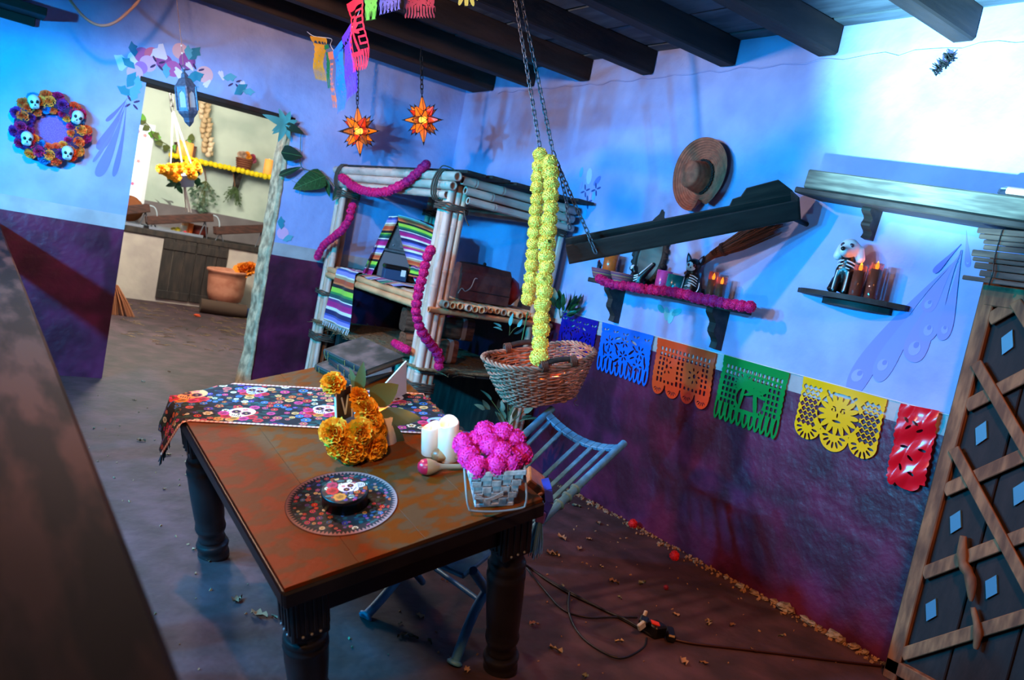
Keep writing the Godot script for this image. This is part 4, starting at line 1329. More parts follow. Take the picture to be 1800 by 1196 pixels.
func build_pink_basket():
	var at := (Vector3(0.593, 0.0, -0.057) + Vector3(0.698, 0.0, -0.007)) * 0.5
	var yaw := rad_to_deg(atan2(-0.05, 0.105))
	var b = thing("pompom_basket", "small weathered woven basket of pink pompoms at the table's right front corner", "basket", TAB * T3(at + Vector3(0.018, 0.0005, -0.055), rot(Vector3.UP, -24)))
	# tapered square body of woven slats
	var w0 := 0.053
	var w1 := 0.079
	var H := 0.125
	for side in 4:
		var bs := rot(Vector3.UP, 90 * side)
		for row in 5:
			for k in 5:
				var over := (row + k) % 2
				var y0 := 0.008 + H * row / 5.2
				var y1 := y0 + H / 5.2 * 0.94
				var ww := lerpf(w0, w1, (y0 + y1) * 0.5 / H)
				var x0 := -ww + 2.0 * ww * k / 5.0
				var st := st_new(false)
				box(st, Transform3D(bs * rot(Vector3.RIGHT, 11), bs * Vector3(x0 + ww / 5.0, (y0 + y1) * 0.5, ww - 0.001 + (0.0035 if over else -0.001))), Vector3(2.0 * ww / 5.0 * 0.98, y1 - y0, 0.003), 0.001)
				obj("woven_slat", st, M.straw_pale, b)
	var rim := st_new(false)
	for side in 4:
		var bs := rot(Vector3.UP, 90 * side)
		box(rim, Transform3D(bs, bs * Vector3(0, H + 0.004, w1 + 0.002)), Vector3(2 * w1 + 0.01, 0.016, 0.006), 0.002)
		box(rim, Transform3D(bs, bs * Vector3(0, 0.006, w0 + 0.002)), Vector3(2 * w0 + 0.008, 0.012, 0.005), 0.002)
	obj("rim", rim, M.straw_pale, b)
	obj("base", bx(Vector3(-w0, 0, -w0), Vector3(w0, 0.004, w0)), M.straw_pale, b)
	# wire handle folded down in front
	var hd := []
	for q in [[-0.088, 0.115, 0.02], [-0.087, 0.06, 0.085], [-0.082, 0.035, 0.102], [-0.07, 0.026, 0.108], [0.0, 0.022, 0.112], [0.07, 0.026, 0.108], [0.082, 0.035, 0.102], [0.087, 0.06, 0.085], [0.088, 0.115, 0.02]]:
		hd.append(Vector3(q[0], q[1], q[2]))
	var hs := st_new()
	tube(hs, smooth_path(hd, 5), 0.0033, 8)
	obj("wire_handle", hs, flatc(Color(0.50, 0.46, 0.44), 0.5), b)
	var tw := st_new()
	for k in 3:
		tube(tw, smooth_path([Vector3(-0.06, 0.06 - 0.008 * k, 0.075), Vector3(-0.02, 0.04 + 0.003 * k, 0.08), Vector3(0.02, 0.055 + 0.006 * k, 0.08)], 5), 0.002, 5)
	obj("straw_tie", tw, flatc(Color(0.60, 0.52, 0.50), 0.8), b)
	for q in [[-0.075, 0.150, 0.02], [-0.045, 0.165, -0.04], [-0.055, 0.140, 0.06], [-0.01, 0.178, 0.005], [0.0, 0.145, 0.06], [0.045, 0.150, 0.05], [0.03, 0.195, -0.03], [0.065, 0.178, -0.02], [0.08, 0.150, 0.02], [-0.02, 0.19, -0.05], [-0.085, 0.165, -0.03], [0.02, 0.168, 0.035]]:
		put("pompom", ruffle_mesh(0.034, rng.randi() % 4), M.pink, b, Transform3D(Basis(Vector3(rng.randf(), rng.randf(), 0.3).normalized(), rng.randf() * 6.0), Vector3(q[0], q[1], q[2])))

func build_maracas():
	var paint_red := flatc(Color(0.78, 0.10, 0.24), 0.3)
	var paint_tan := flatc(Color(0.72, 0.55, 0.38), 0.35)
	var i := 0
	for q in [[Vector3(0.548, 0.026, -0.287), Vector3(0.675, 0.012, -0.246), "maraca with a red tip lying nearest the pink basket"], [Vector3(0.619, 0.022, -0.336), Vector3(0.699, 0.012, -0.287), "tan maraca lying just behind the red tipped one"]]:
		var m = thing("maraca", q[2], "maraca", TAB, "maracas on the table")
		var a: Vector3 = q[0]
		var b: Vector3 = q[1]
		var ax := along(a, b)
		var r := 0.026 if i == 0 else 0.022
		var tip := st_new()
		lathe(tip, ax, [Vector2(0, -r * 1.0), Vector2(r * 0.5, -r * 0.86), Vector2(r * 0.86, -r * 0.5), Vector2(r, 0), Vector2(r * 1.01, 0.001)], 20)
		obj("painted_tip", tip, paint_red if i == 0 else flatc(Color(0.62, 0.36, 0.22), 0.35), m)
		var bd := st_new()
		lathe(bd, ax, [Vector2(r * 1.01, 0.001), Vector2(r * 0.97, r * 0.5), Vector2(r * 0.72, r * 1.15), Vector2(r * 0.45, r * 1.6)], 20)
		obj("bulb", bd, paint_tan, m)
		var hn := st_new()
		lathe(hn, ax, [Vector2(r * 0.45, r * 1.6), Vector2(r * 0.34, r * 2.0), Vector2(r * 0.30, r * 4.0), Vector2(r * 0.36, r * 4.8), Vector2(0, r * 4.9)], 14)
		obj("handle", hn, flatc(Color(0.62, 0.52, 0.42), 0.5), m)
		i += 1

# ---------------------------------------------------------------- things on the bamboo shelving
func serape_tex() -> ImageTexture:
	if cache.has("serape"): return cache["serape"]
	var im := Image.create(64, 512, false, Image.FORMAT_RGB8)
	var cols := [Color(0.70, 0.10, 0.45), Color(0.78, 0.16, 0.50), Color(0.90, 0.88, 0.85), Color(0.10, 0.12, 0.34), Color(0.22, 0.30, 0.62), Color(0.56, 0.52, 0.80), Color(0.88, 0.86, 0.90), Color(0.72, 0.60, 0.44), Color(0.78, 0.30, 0.16), Color(0.88, 0.46, 0.24), Color(0.08, 0.08, 0.10), Color(0.62, 0.80, 0.24), Color(0.16, 0.52, 0.26), Color(0.06, 0.30, 0.30), Color(0.92, 0.92, 0.88), Color(0.44, 0.18, 0.44)]
	var y := 0
	var k := 0
	while y < 512:
		var h := 4 + (k * 7) % 19
		im.fill_rect(Rect2i(0, y, 64, mini(h, 512 - y)), cols[k % cols.size()])
		y += h
		k += 1
	for i in 900:
		var p := Vector2i(rng.randi() % 64, rng.randi() % 512)
		im.set_pixelv(p, im.get_pixelv(p).darkened(0.2))
	cache["serape"] = tex_of(im)
	return cache["serape"]

# cloth sheet through a grid of points; stripes run along the first index
func cloth(grid: Array, called, mat, parent, v0 := 0.0, v1 := 1.0):
	var st := st_new()
	var n := grid.size() - 1
	var m: int = grid[0].size() - 1
	for i in n:
		for k in m:
			var uv := func(a, b): return Vector2(float(b) / m * 0.8 + 0.05, lerpf(v0, v1, float(a) / n))
			quv(st, grid[i][k], grid[i + 1][k], grid[i + 1][k + 1], grid[i][k + 1], uv.call(i, k), uv.call(i + 1, k), uv.call(i + 1, k + 1), uv.call(i, k + 1))
	return obj(called, st, mat, parent)

const FACE := -35.9     # yaw that turns a thing towards the viewer

func build_bookcase_things():
	# garlands of magenta pompoms
	var g1 = thing("pompom_garland", "magenta pompom garland swagged across the top front of the bamboo shelving", "garland", Transform3D(), "magenta pompom garlands on the bamboo shelving")
	pompoms(g1, smooth_path([Vector3(-1.040, 1.689, 0.279), Vector3(-1.050, 1.630, 0.536), Vector3(-1.050, 1.603, 0.817), Vector3(-1.050, 1.618, 1.078), Vector3(-1.040, 1.684, 1.295), Vector3(-1.030, 1.759, 1.424), Vector3(-1.030, 1.820, 1.526)], 8), 0.031, M.magenta, "pompom", 1.42)
	var g2 = thing("pompom_garland", "magenta pompom garland hanging down the left post of the bamboo shelving", "garland", Transform3D(), "magenta pompom garlands on the bamboo shelving")
	pompoms(g2, smooth_path([Vector3(-1.040, 1.494, 0.542), Vector3(-1.050, 1.400, 0.556), Vector3(-1.050, 1.309, 0.452), Vector3(-1.050, 1.222, 0.275), Vector3(-1.050, 1.144, 0.141), Vector3(-1.040, 1.046, 0.067)], 8), 0.030, M.magenta, "pompom", 1.42)
	var g3 = thing("pompom_garland", "long magenta pompom garland winding down the front corner post of the shelving", "garland", Transform3D(), "magenta pompom garlands on the bamboo shelving")
	pompoms(g3, smooth_path([Vector3(-1.088, 1.306, 1.860), Vector3(-1.102, 1.230, 1.860), Vector3(-1.105, 1.136, 1.860), Vector3(-1.115, 1.053, 1.870), Vector3(-1.116, 0.969, 1.870), Vector3(-1.090, 0.898, 1.870), Vector3(-1.044, 0.825, 1.870), Vector3(-0.986, 0.778, 1.860), Vector3(-0.919, 0.727, 1.850), Vector3(-0.872, 0.667, 1.840), Vector3(-0.876, 0.610, 1.840)], 8), 0.032, M.magenta, "pompom", 1.42)
	var g4 = thing("pompom_garland", "short magenta pompom garland lying in the dark at the back of the lower shelf", "garland", Transform3D(), "magenta pompom garlands on the bamboo shelving")
	pompoms(g4, smooth_path([Vector3(-0.500, 0.610, -0.324), Vector3(-0.500, 0.571, -0.212), Vector3(-0.500, 0.534, -0.103), Vector3(-0.500, 0.506, -0.045)], 6), 0.032, M.magenta, "pompom", 1.42)
	var g5 = thing("pompom_garland", "short magenta pompom garland hanging over the straw edge left of the corner post", "garland", Transform3D(), "magenta pompom garlands on the bamboo shelving")
	pompoms(g5, smooth_path([Vector3(-1.020, 0.695, 1.514), Vector3(-1.030, 0.691, 1.607), Vector3(-1.030, 0.691, 1.676), Vector3(-1.030, 0.685, 1.731)], 6), 0.026, M.magenta, "pompom", 1.2)
	var g6 = thing("pompom_garland", "short magenta pompom garland lying on top of the upper wooden case", "garland", Transform3D(), "magenta pompom garlands on the bamboo shelving")
	pompoms(g6, smooth_path([Vector3(-0.670, 0.883, 1.500), Vector3(-0.623, 0.885, 1.500), Vector3(-0.581, 0.874, 1.500), Vector3(-0.548, 0.863, 1.500)], 6), 0.030, M.magenta, "pompom", 1.2)
	# serape
	var sm := plain(Color.WHITE, 0.95)
	sm.albedo_texture = serape_tex()
	sm.rim_enabled = true
	sm.rim = 0.2
	var sp = thing("serape_blanket", "striped multicoloured serape blanket draped over the middle shelf and the dark chest", "blanket", Transform3D())
	# hanging end over the front of the shelf
	var top := 1.045
	var grid := []
	for i in 15:
		var row := []
		for k in 9:
			var u := k / 8.0
			var t := i / 14.0
			var z := lerpf(0.40, 0.74, u) + 0.02 * sin(t * 5.0 + u * 3.0) - 0.05 * t * (1 - u)
			var p: Vector3
			if i < 4: p = Vector3(-0.83 - 0.05 * i, top + 0.003 * sin(k), z)
			else: p = Vector3(-1.005 - 0.012 * sin(u * 9.0 + t * 2.0), top - (i - 3.5) * 0.039, z)
			row.append(p)
		grid.append(row)
	cloth(grid, "hanging_end", sm, sp, 0.32, 0.98)
	var fr := st_new()
	for k in 22:
		var p: Vector3 = grid[14][0].lerp(grid[14][8], k / 21.0)
		tube(fr, [p, p + Vector3(rng.randf_range(-0.012, 0.004), -0.04, rng.randf_range(-0.01, 0.01))], [0.003, 0.0015], 4)
	obj("fringe", fr, M.white, sp)
	# flat part along the shelf edge to the right
	grid = []
	for i in 21:
		var row := []
		for k in 5:
			var z := 0.50 + 0.78 * i / 20.0
			row.append(Vector3(-0.98 + 0.07 * k, 1.046 + 0.006 * sin(i * 1.1 + k) - (0.02 if k == 0 else 0.0), z))
		grid.append(row)
	cloth(grid, "flat_part", sm, sp, 0.9, 0.1)
	# over and behind the chest; chest frame: faces the viewer
	var ch := T3(Vector3(-0.657, 1.045, 0.806), rot(Vector3.UP, FACE).scaled(Vector3.ONE * 1.12))
	grid = []
	var arc := [[-0.235, 0.0, 0.06], [-0.225, 0.10, 0.05], [-0.20, 0.20, 0.02], [-0.165, 0.30, 0.0], [-0.12, 0.38, 0.0], [-0.04, 0.395, 0.02], [0.04, 0.395, 0.02], [0.12, 0.38, 0.03], [0.175, 0.31, 0.04], [0.195, 0.20, 0.06], [0.205, 0.11, 0.08], [0.21, 0.02, 0.10]]
	for i in arc.size():
		var row := []
		for k in 7:
			var q = arc[i]
			row.append(ch * Vector3(q[0] * (1.0 - 0.03 * k) + 0.008 * sin(k * 2.0 + i), q[1] + 0.012 * sin(k * 1.7 + i * 0.8) - 0.004 * k, q[2] + 0.10 - 0.055 * k))
		grid.append(row)
	cloth(grid, "draped_part", sm, sp, 0.0, 0.9)
	grid = []
	for i in 15:
		var row := []
		for k in 9:
			var t := i / 14.0
			var u := k / 8.0
			row.append(ch * Vector3(lerpf(lerpf(-0.10, 0.19, u), lerpf(0.085, 0.23, u), pow(t, 1.3)), lerpf(0.40 - 0.05 * u * u, 0.01, t), 0.12 + 0.04 * t + 0.016 * sin(k * 1.9 + t * 4.0)))
		grid.append(row)
	cloth(grid, "right_fold", sm, sp, 0.55, 1.5)
	grid = []
	for i in 13:
		var row := []
		for k in 6:
			var t := i / 12.0
			var u := k / 5.0
			row.append(ch * Vector3(lerpf(lerpf(-0.155, -0.09, u), lerpf(-0.255, -0.195, u), t), lerpf(0.38 + 0.015 * u, 0.0, t), 0.118 + 0.012 * sin(k * 2.1 + t * 3.0)))
		grid.append(row)
	cloth(grid, "left_fold", sm, sp, 0.05, 0.85)
	# chest with a sloping lid
	var c = thing("keepsake_chest", "dark wooden chest with a sloping lid wrapped in the striped serape", "chest", ch)
	var grey := tex3(noise_tex(Color(0.13, 0.13, 0.14), Color(0.22, 0.21, 0.22), 0.02, 4, 71), 0.6, Vector3(3, 3, 3))
	obj("body", bx(Vector3(-0.17, 0.0, -0.12), Vector3(0.17, 0.165, 0.10), 0.006), flatc(Color(0.32, 0.25, 0.25), 0.6), c)
	obj("ledge", bx(Vector3(-0.175, 0.165, -0.12), Vector3(0.175, 0.185, 0.11), 0.004), grey, c)
	var ld := st_new(false)
	prism(ld, T3(Vector3(0, 0.185, -0.12)), PackedVector2Array([Vector2(-0.13, 0), Vector2(0.15, 0), Vector2(0.15, 0.05), Vector2(0.05, 0.17), Vector2(-0.09, 0.17), Vector2(-0.13, 0.14)]), 0.20)
	obj("lid", ld, grey, c)
	obj("lid_panel", bx(Vector3(-0.06, 0.20, 0.08), Vector3(0.035, 0.275, 0.088), 0.002), flatc(Color(0.30, 0.25, 0.26), 0.6), c)
	obj("lid_panel", bx(Vector3(0.042, 0.20, 0.08), Vector3(0.12, 0.255, 0.088), 0.002), flatc(Color(0.30, 0.25, 0.26), 0.6), c)
	for q in [[-0.10, 0.33], [-0.10, 0.21], [0.02, 0.29]]:
		var s := st_new()
		ball(s, Vector3(q[0], q[1], 0.082), 0.006, 8, 6)
		obj("rivet", s, flatc(Color(0.5, 0.5, 0.52), 0.4), c)
	# small items in front of the chest
	var bb = thing("small_box", "small blue and black box tilted in front of the dark chest", "box", ch * T3(Vector3(-0.045, 0.003, 0.19), rot(Vector3.UP, 20)))
	obj("box_body", bx(Vector3(-0.07, 0.0, -0.045), Vector3(0.07, 0.062, 0.045), 0.004), flatc(Color(0.14, 0.24, 0.36), 0.5), bb)
	obj("box_lid", bx(Vector3(-0.073, 0.063, -0.048), Vector3(0.073, 0.09, 0.048), 0.006), M.black, bb)
	obj("paper_tag", bx(Vector3(0.03, 0.03, 0.046), Vector3(0.06, 0.07, 0.049), 0.001), M.paper, bb)
	var bs = thing("striped_bundle", "rolled bundle of striped cloth beside the small blue box", "cloth bundle", ch * T3(Vector3(0.105, 0.006, 0.17), rot(Vector3.UP, -15)))
	grid = []
	for i in 13:
		var row := []
		for k in 6:
			var a := -0.3 + 3.8 * i / 12.0
			row.append(Vector3(-0.05 + 0.02 * k + 0.006 * sin(i), 0.055 + sin(a) * (0.05 + 0.004 * sin(k * 2.0)), 0.05 * cos(a)))
		grid.append(row)
	cloth(grid, "cloth_roll", sm, bs, 0.62, 1.1)
	var rg := st_new()
	lathe(rg, T3(Vector3(0.055, 0.055, 0.0), rot(Vector3(0, 0, 1), 80)), [Vector2(0.044, 0), Vector2(0.046, 0.006), Vector2(0.044, 0.012), Vector2(0.036, 0.012), Vector2(0.036, 0.002)], 20)
	obj("woven_ring", rg, flatc(Color(0.55, 0.40, 0.26), 0.8), bs)
	# leather bag
	var bag = thing("leather_bag", "worn dark brown leather doctor's bag on the right end of the middle shelf", "bag", T3(Vector3(-0.48, 1.034, 1.52), rot(Vector3.UP, -6)))
	var bg := st_new(false)
	var sec := PackedVector2Array([Vector2(-0.09, 0), Vector2(0.09, 0), Vector2(0.085, 0.12), Vector2(0.05, 0.20), Vector2(0.03, 0.222), Vector2(-0.03, 0.222), Vector2(-0.05, 0.20), Vector2(-0.085, 0.12)])
	prism(bg, Transform3D(Basis(Vector3(0, 0, 1), Vector3(0, 1, 0), Vector3(-1, 0, 0)), Vector3(0.18, 0, 0)), sec, 0.36)
	obj("bag_body", bg, M.leather, bag)
	var fl := st_new(false)
	prism(fl, Transform3D(Basis(Vector3(0, 0, 1), Vector3(0, 1, 0), Vector3(-1, 0, 0)), Vector3(0.184, 0, 0)), PackedVector2Array([Vector2(-0.056, 0.185), Vector2(0.062, 0.165), Vector2(0.064, 0.19), Vector2(0.036, 0.228), Vector2(-0.036, 0.228)]), 0.368)
	obj("bag_flap", fl, M.leather, bag)
	var fr2 := st_new()
	tube(fr2, [Vector3(-0.18, 0.226, 0.0), Vector3(-0.08, 0.232, 0.0), Vector3(0.0, 0.23, 0.0), Vector3(0.10, 0.222, 0.0), Vector3(0.18, 0.216, 0)], 0.010, 8)
	ball(fr2, Vector3(0.0, 0.245, 0), 0.012, 8, 6)
	obj("frame_bar", fr2, flatc(Color(0.10, 0.07, 0.06), 0.5), bag)
	obj("strap", bx(Vector3(-0.182, 0.06, 0.086), Vector3(0.182, 0.066, 0.094), 0.001), flatc(Color(0.17, 0.09, 0.07), 0.6), bag)
	var wire = thing("bent_wire", "thin pale bent wire standing on the bamboo in front of the leather bag", "wire", Vector3(-0.762, 1.076, 1.720))
	var wr := st_new()
	tube(wr, smooth_path([Vector3(0, 0, 0), Vector3(0.02, 0.035, 0.0), Vector3(0.05, 0.02, 0), Vector3(0.085, 0.05, 0), Vector3(0.10, 0.105, 0), Vector3(0.118, 0.11, 0.0)], 5), 0.0032, 5)
	obj("wire_strand", wr, flatc(Color(0.62, 0.56, 0.52), 0.6), wire)
	var red = thing("red_gourd", "round translucent red ball behind the right end of the leather bag", "ball", T3(Vector3(-0.235, 1.035, 1.47)))
	var rs := st_new()
	lathe(rs, Transform3D(), [Vector2(0, 0), Vector2(0.05, 0.006), Vector2(0.088, 0.06), Vector2(0.095, 0.10), Vector2(0.075, 0.16), Vector2(0.03, 0.19), Vector2(0, 0.194)], 20)
	obj("ball_body", rs, flatc(Color(0.66, 0.06, 0.08), 0.35), red)
	# wooden cases with rounded ends on the lower shelf
	for q in [[T3(Vector3(-0.76, 0.604, 1.48), rot(Vector3.UP, -10)), 0.36, 0.155, 0.15, Color(0.52, 0.27, 0.15), "orange-brown rounded wooden case, lower of the two on the bottom shelf"], [T3(Vector3(-0.70, 0.762, 1.44), rot(Vector3.UP, -14)), 0.46, 0.145, 0.17, Color(0.34, 0.20, 0.12), "brown rounded wooden case with pale bands, stacked on the other case"]]:
		var w = thing("wooden_case", q[5], "case", q[0], "rounded wooden cases on the lower shelf")
		var poly := PackedVector2Array()
		for i in 24:
			var a := TAU * i / 24.0
			poly.append(Vector2(signf(cos(a)) * pow(absf(cos(a)), 0.4) * q[3] * 0.5, q[2] * 0.5 + signf(sin(a)) * pow(absf(sin(a)), 0.4) * q[2] * 0.5))
		var s := st_new(false)
		prism(s, Transform3D(Basis(Vector3(0, 0, -1), Vector3(0, 1, 0), Vector3(1, 0, 0)), Vector3(-q[1] * 0.5, 0, 0)), poly, q[1])
		obj("case_body", s, tex3(noise_tex(q[4].darkened(0.3), q[4].lightened(0.1), 0.02, 4, 72 + int(q[1] * 100)), 0.5, Vector3(1, 5, 5)), w)
		for x in [-0.3, 0.0, 0.32]:
			var p2 := PackedVector2Array()
			for v in poly: p2.append((v - Vector2(0, q[2] * 0.5)) * 1.03 + Vector2(0, q[2] * 0.5))
			var b := st_new(false)
			prism(b, Transform3D(Basis(Vector3(0, 0, -1), Vector3(0, 1, 0), Vector3(1, 0, 0)), Vector3(x * q[1], 0, 0)), p2, 0.03)
			obj("metal_band", b, flatc(Color(0.60, 0.60, 0.60) if x != 0.0 else Color(0.20, 0.13, 0.09), 0.5), w)
	# teal glass bottle
	var bo = thing("glass_bottle", "teal glass bottle standing behind the corner post on the lower shelf", "bottle", T3(Vector3(-0.62, 0.604, 1.06)))
	var s3 := st_new()
	lathe(s3, Transform3D(), [Vector2(0, 0), Vector2(0.06, 0.0), Vector2(0.065, 0.01), Vector2(0.065, 0.16), Vector2(0.05, 0.20), Vector2(0.024, 0.225), Vector2(0.022, 0.33), Vector2(0.03, 0.332), Vector2(0.03, 0.35), Vector2(0.0, 0.35)], 20)
	var tg := plain(Color(0.06, 0.30, 0.34), 0.12)
	obj("bottle_body", s3, tg, bo)
	# leafy sprays around the shelving
	spray("leafy_spray", "green artificial leaves tucked behind the pompom garland at the shelving's right end", T3(Vector3(-0.120, 1.037, 1.958)), 26, 0.13, 0.085, M.leafy, 0.5)
	spray("leafy_spray", "single green leaf sprig poking out beside the hanging wicker basket", T3(Vector3(-0.447, 0.879, 1.900)), 5, 0.09, 0.07, M.leaf_teal, 0.2)
	spray("leafy_spray", "dusty leaves and twigs on the floor below the hanging wicker basket", T3(Vector3(-0.426, 0.327, 2.050)), 22, 0.20, 0.08, M.leaf_grey, 0.9)

func spray(called, label, xf: Transform3D, n: int, ln: float, lw: float, mat, stemmed := 0.5):
	var o = thing(called, label, "leaves", xf, "loose green foliage")
	var st := st_new()
	for i in n:
		var a := rng.randf_range(-1.3, 1.3)
		var d := (Vector3(sin(a) * 0.8, cos(a) * 0.8, 0.35 * rng.randf_range(-1, 1)).rotated(Vector3.UP, deg_to_rad(FACE)) + Vector3(0, 0.15, 0)).normalized()
		var base := d * ln * rng.randf_range(0.2, 1.0)
		if i % 3 == 0: tube(st, [Vector3.ZERO, base * 0.5 + Vector3(0, 0.01, 0), base], 0.0022, 4, false)
		var l := st_new()
		leaf(l, Transform3D(), lw * rng.randf_range(0.8, 1.2), lw * 0.42, 0.3)
		var xl := along(base, base + d, rng.randf() * TAU)
		obj("leaf", l, mat, o, xl)
	obj("stem", st, M.leaf_olive, o)
	return o

# ---------------------------------------------------------------- smooth bodies from joined capsules (surface nets)
func blob(bones: Array, cell: float, k: float, sub = []) -> ArrayMesh:
	var lo := Vector3.ONE * 1e9
	var hi := -lo
	for b in bones:
		for e in 2:
			var r: float = b[2 + e] + cell * 2.0
			lo = lo.min(b[e] - Vector3.ONE * r)
			hi = hi.max(b[e] + Vector3.ONE * r)
	var n := Vector3i(((hi - lo) / cell).ceil()) + Vector3i.ONE
	var f := PackedFloat32Array()
	f.resize(n.x * n.y * n.z)
	f.fill(1.0)
	for b in bones:
		var a: Vector3 = b[0]
		var ab: Vector3 = b[1] - a
		var ll := maxf(ab.length_squared(), 1e-9)
		var m := maxf(b[2], b[3]) + k * 2.0 + cell * 2.0
		var i0 := Vector3i(((a.min(b[1]) - Vector3.ONE * m - lo) / cell).floor()).clamp(Vector3i.ZERO, n - Vector3i.ONE)
		var i1 := Vector3i(((a.max(b[1]) + Vector3.ONE * m - lo) / cell).ceil()).clamp(Vector3i.ZERO, n - Vector3i.ONE)
		for z in range(i0.z, i1.z + 1):
			for y in range(i0.y, i1.y + 1):
				for x in range(i0.x, i1.x + 1):
					var p := lo + Vector3(x, y, z) * cell
					var t := clampf((p - a).dot(ab) / ll, 0.0, 1.0)
					var d: float = p.distance_to(a + ab * t) - lerpf(b[2], b[3], t)
					var ix := x + n.x * (y + n.y * z)
					var o := f[ix]
					var h := maxf(k - absf(d - o), 0.0) / k
					f[ix] = minf(d, o) - h * h * k * 0.25
	var idx := {}
	var verts := []
	var corners := []
	for c in 8: corners.append(Vector3i(c & 1, (c >> 1) & 1, (c >> 2) & 1))
	for z in n.z - 1:
		for y in n.y - 1:
			for x in n.x - 1:
				var v := []
				var s := 0
				for c in corners:
					var w := f[x + c.x + n.x * (y + c.y + n.y * (z + c.z))]
					v.append(w)
					if w < 0: s += 1
				if s == 0 or s == 8: continue
				var acc := Vector3()
				var cnt := 0
				for e in [[0, 1], [2, 3], [4, 5], [6, 7], [0, 2], [1, 3], [4, 6], [5, 7], [0, 4], [1, 5], [2, 6], [3, 7]]:
					var p: float = v[e[0]]
					var q: float = v[e[1]]
					if (p < 0) != (q < 0):
						acc += Vector3(corners[e[0]]).lerp(Vector3(corners[e[1]]), p / (p - q))
						cnt += 1
				idx[x + n.x * (y + n.y * z)] = verts.size()
				verts.append(lo + (Vector3(x, y, z) + acc / cnt) * cell)
	var st := st_new()
	for z in range(1, n.z - 1):
		for y in range(1, n.y - 1):
			for x in range(1, n.x - 1):
				var at := x + n.x * (y + n.y * z)
				var a := f[at] < 0
				for ax in 3:
					var step: int = [1, n.x, n.x * n.y][ax]
					if (f[at + step] < 0) == a: continue
					var u: int = [n.x, n.x * n.y, 1][ax]
					var w: int = [n.x * n.y, 1, n.x][ax]
					var A = verts[idx[at - u - w]]
					var B = verts[idx[at - w]]
					var C = verts[idx[at]]
					var D = verts[idx[at - u]]
					if a: quad(st, A, B, C, D)
					else: quad(st, D, C, B, A)
	return fin(st)

func bones_paint(parent, lines: Array, r := 0.0035):
	# white bone marks standing proud of a body
	for ln in lines:
		var s := st_new()
		tube(s, smooth_path(ln, 4) if ln.size() > 2 else ln, r, 6)
		obj("bone_mark", s, flatc(Color(0.88, 0.90, 0.92), 0.4), parent)

func flame_glass(at: Vector3, r: float, h: float, wax_h: float, label: String, group: String):
	var c = thing("glass_candle", label, "candle", at, group)
	var gm := plain(Color(0.55, 0.24, 0.15, 0.35), 0.05)
	gm.transparency = BaseMaterial3D.TRANSPARENCY_ALPHA
	var st := st_new()
	lathe(st, Transform3D(), [Vector2(r * 0.99, 0.001), Vector2(r, 0.004), Vector2(r, h), Vector2(r - 0.002, h + 0.001), Vector2(r - 0.003, h), Vector2(r - 0.003, 0.006)], 24)
	obj("glass", st, gm, c)
	var wx := st_new()
	lathe(wx, Transform3D(), [Vector2(0, 0.0), Vector2(r - 0.0035, 0.0), Vector2(r - 0.0035, wax_h), Vector2(0, wax_h - 0.006)], 24)
	obj("wax", wx, flatc(Color(0.56, 0.24, 0.21), 0.5), c)
	var fl := st_new()
	lathe(fl, T3(Vector3(0, wax_h - 0.004, 0)), [Vector2(0, 0), Vector2(0.006, 0.006), Vector2(0.0085, 0.016), Vector2(0.006, 0.028), Vector2(0, 0.042)], 12)
	obj("flame", fl, glow(Color(1.0, 0.55, 0.10), 4.0), c)
	omni("candle_light", Vector3(0, wax_h + 0.016, 0), Color(1.0, 0.5, 0.14), 0.007, 0.006, c)
	return c

func bracket_poly(h: float, d: float) -> PackedVector2Array:
	# wavy wooden bracket: x out from the wall, y down
	var p := PackedVector2Array([Vector2(0, 0), Vector2(d, 0)])
	for i in 13:
		var t := (i + 0.5) / 13.0
		p.append(Vector2(d * (1.0 - 0.72 * t) + 0.012 * sin(t * 14.0), -h * t))
	p.append(Vector2(0, -h))
	return p

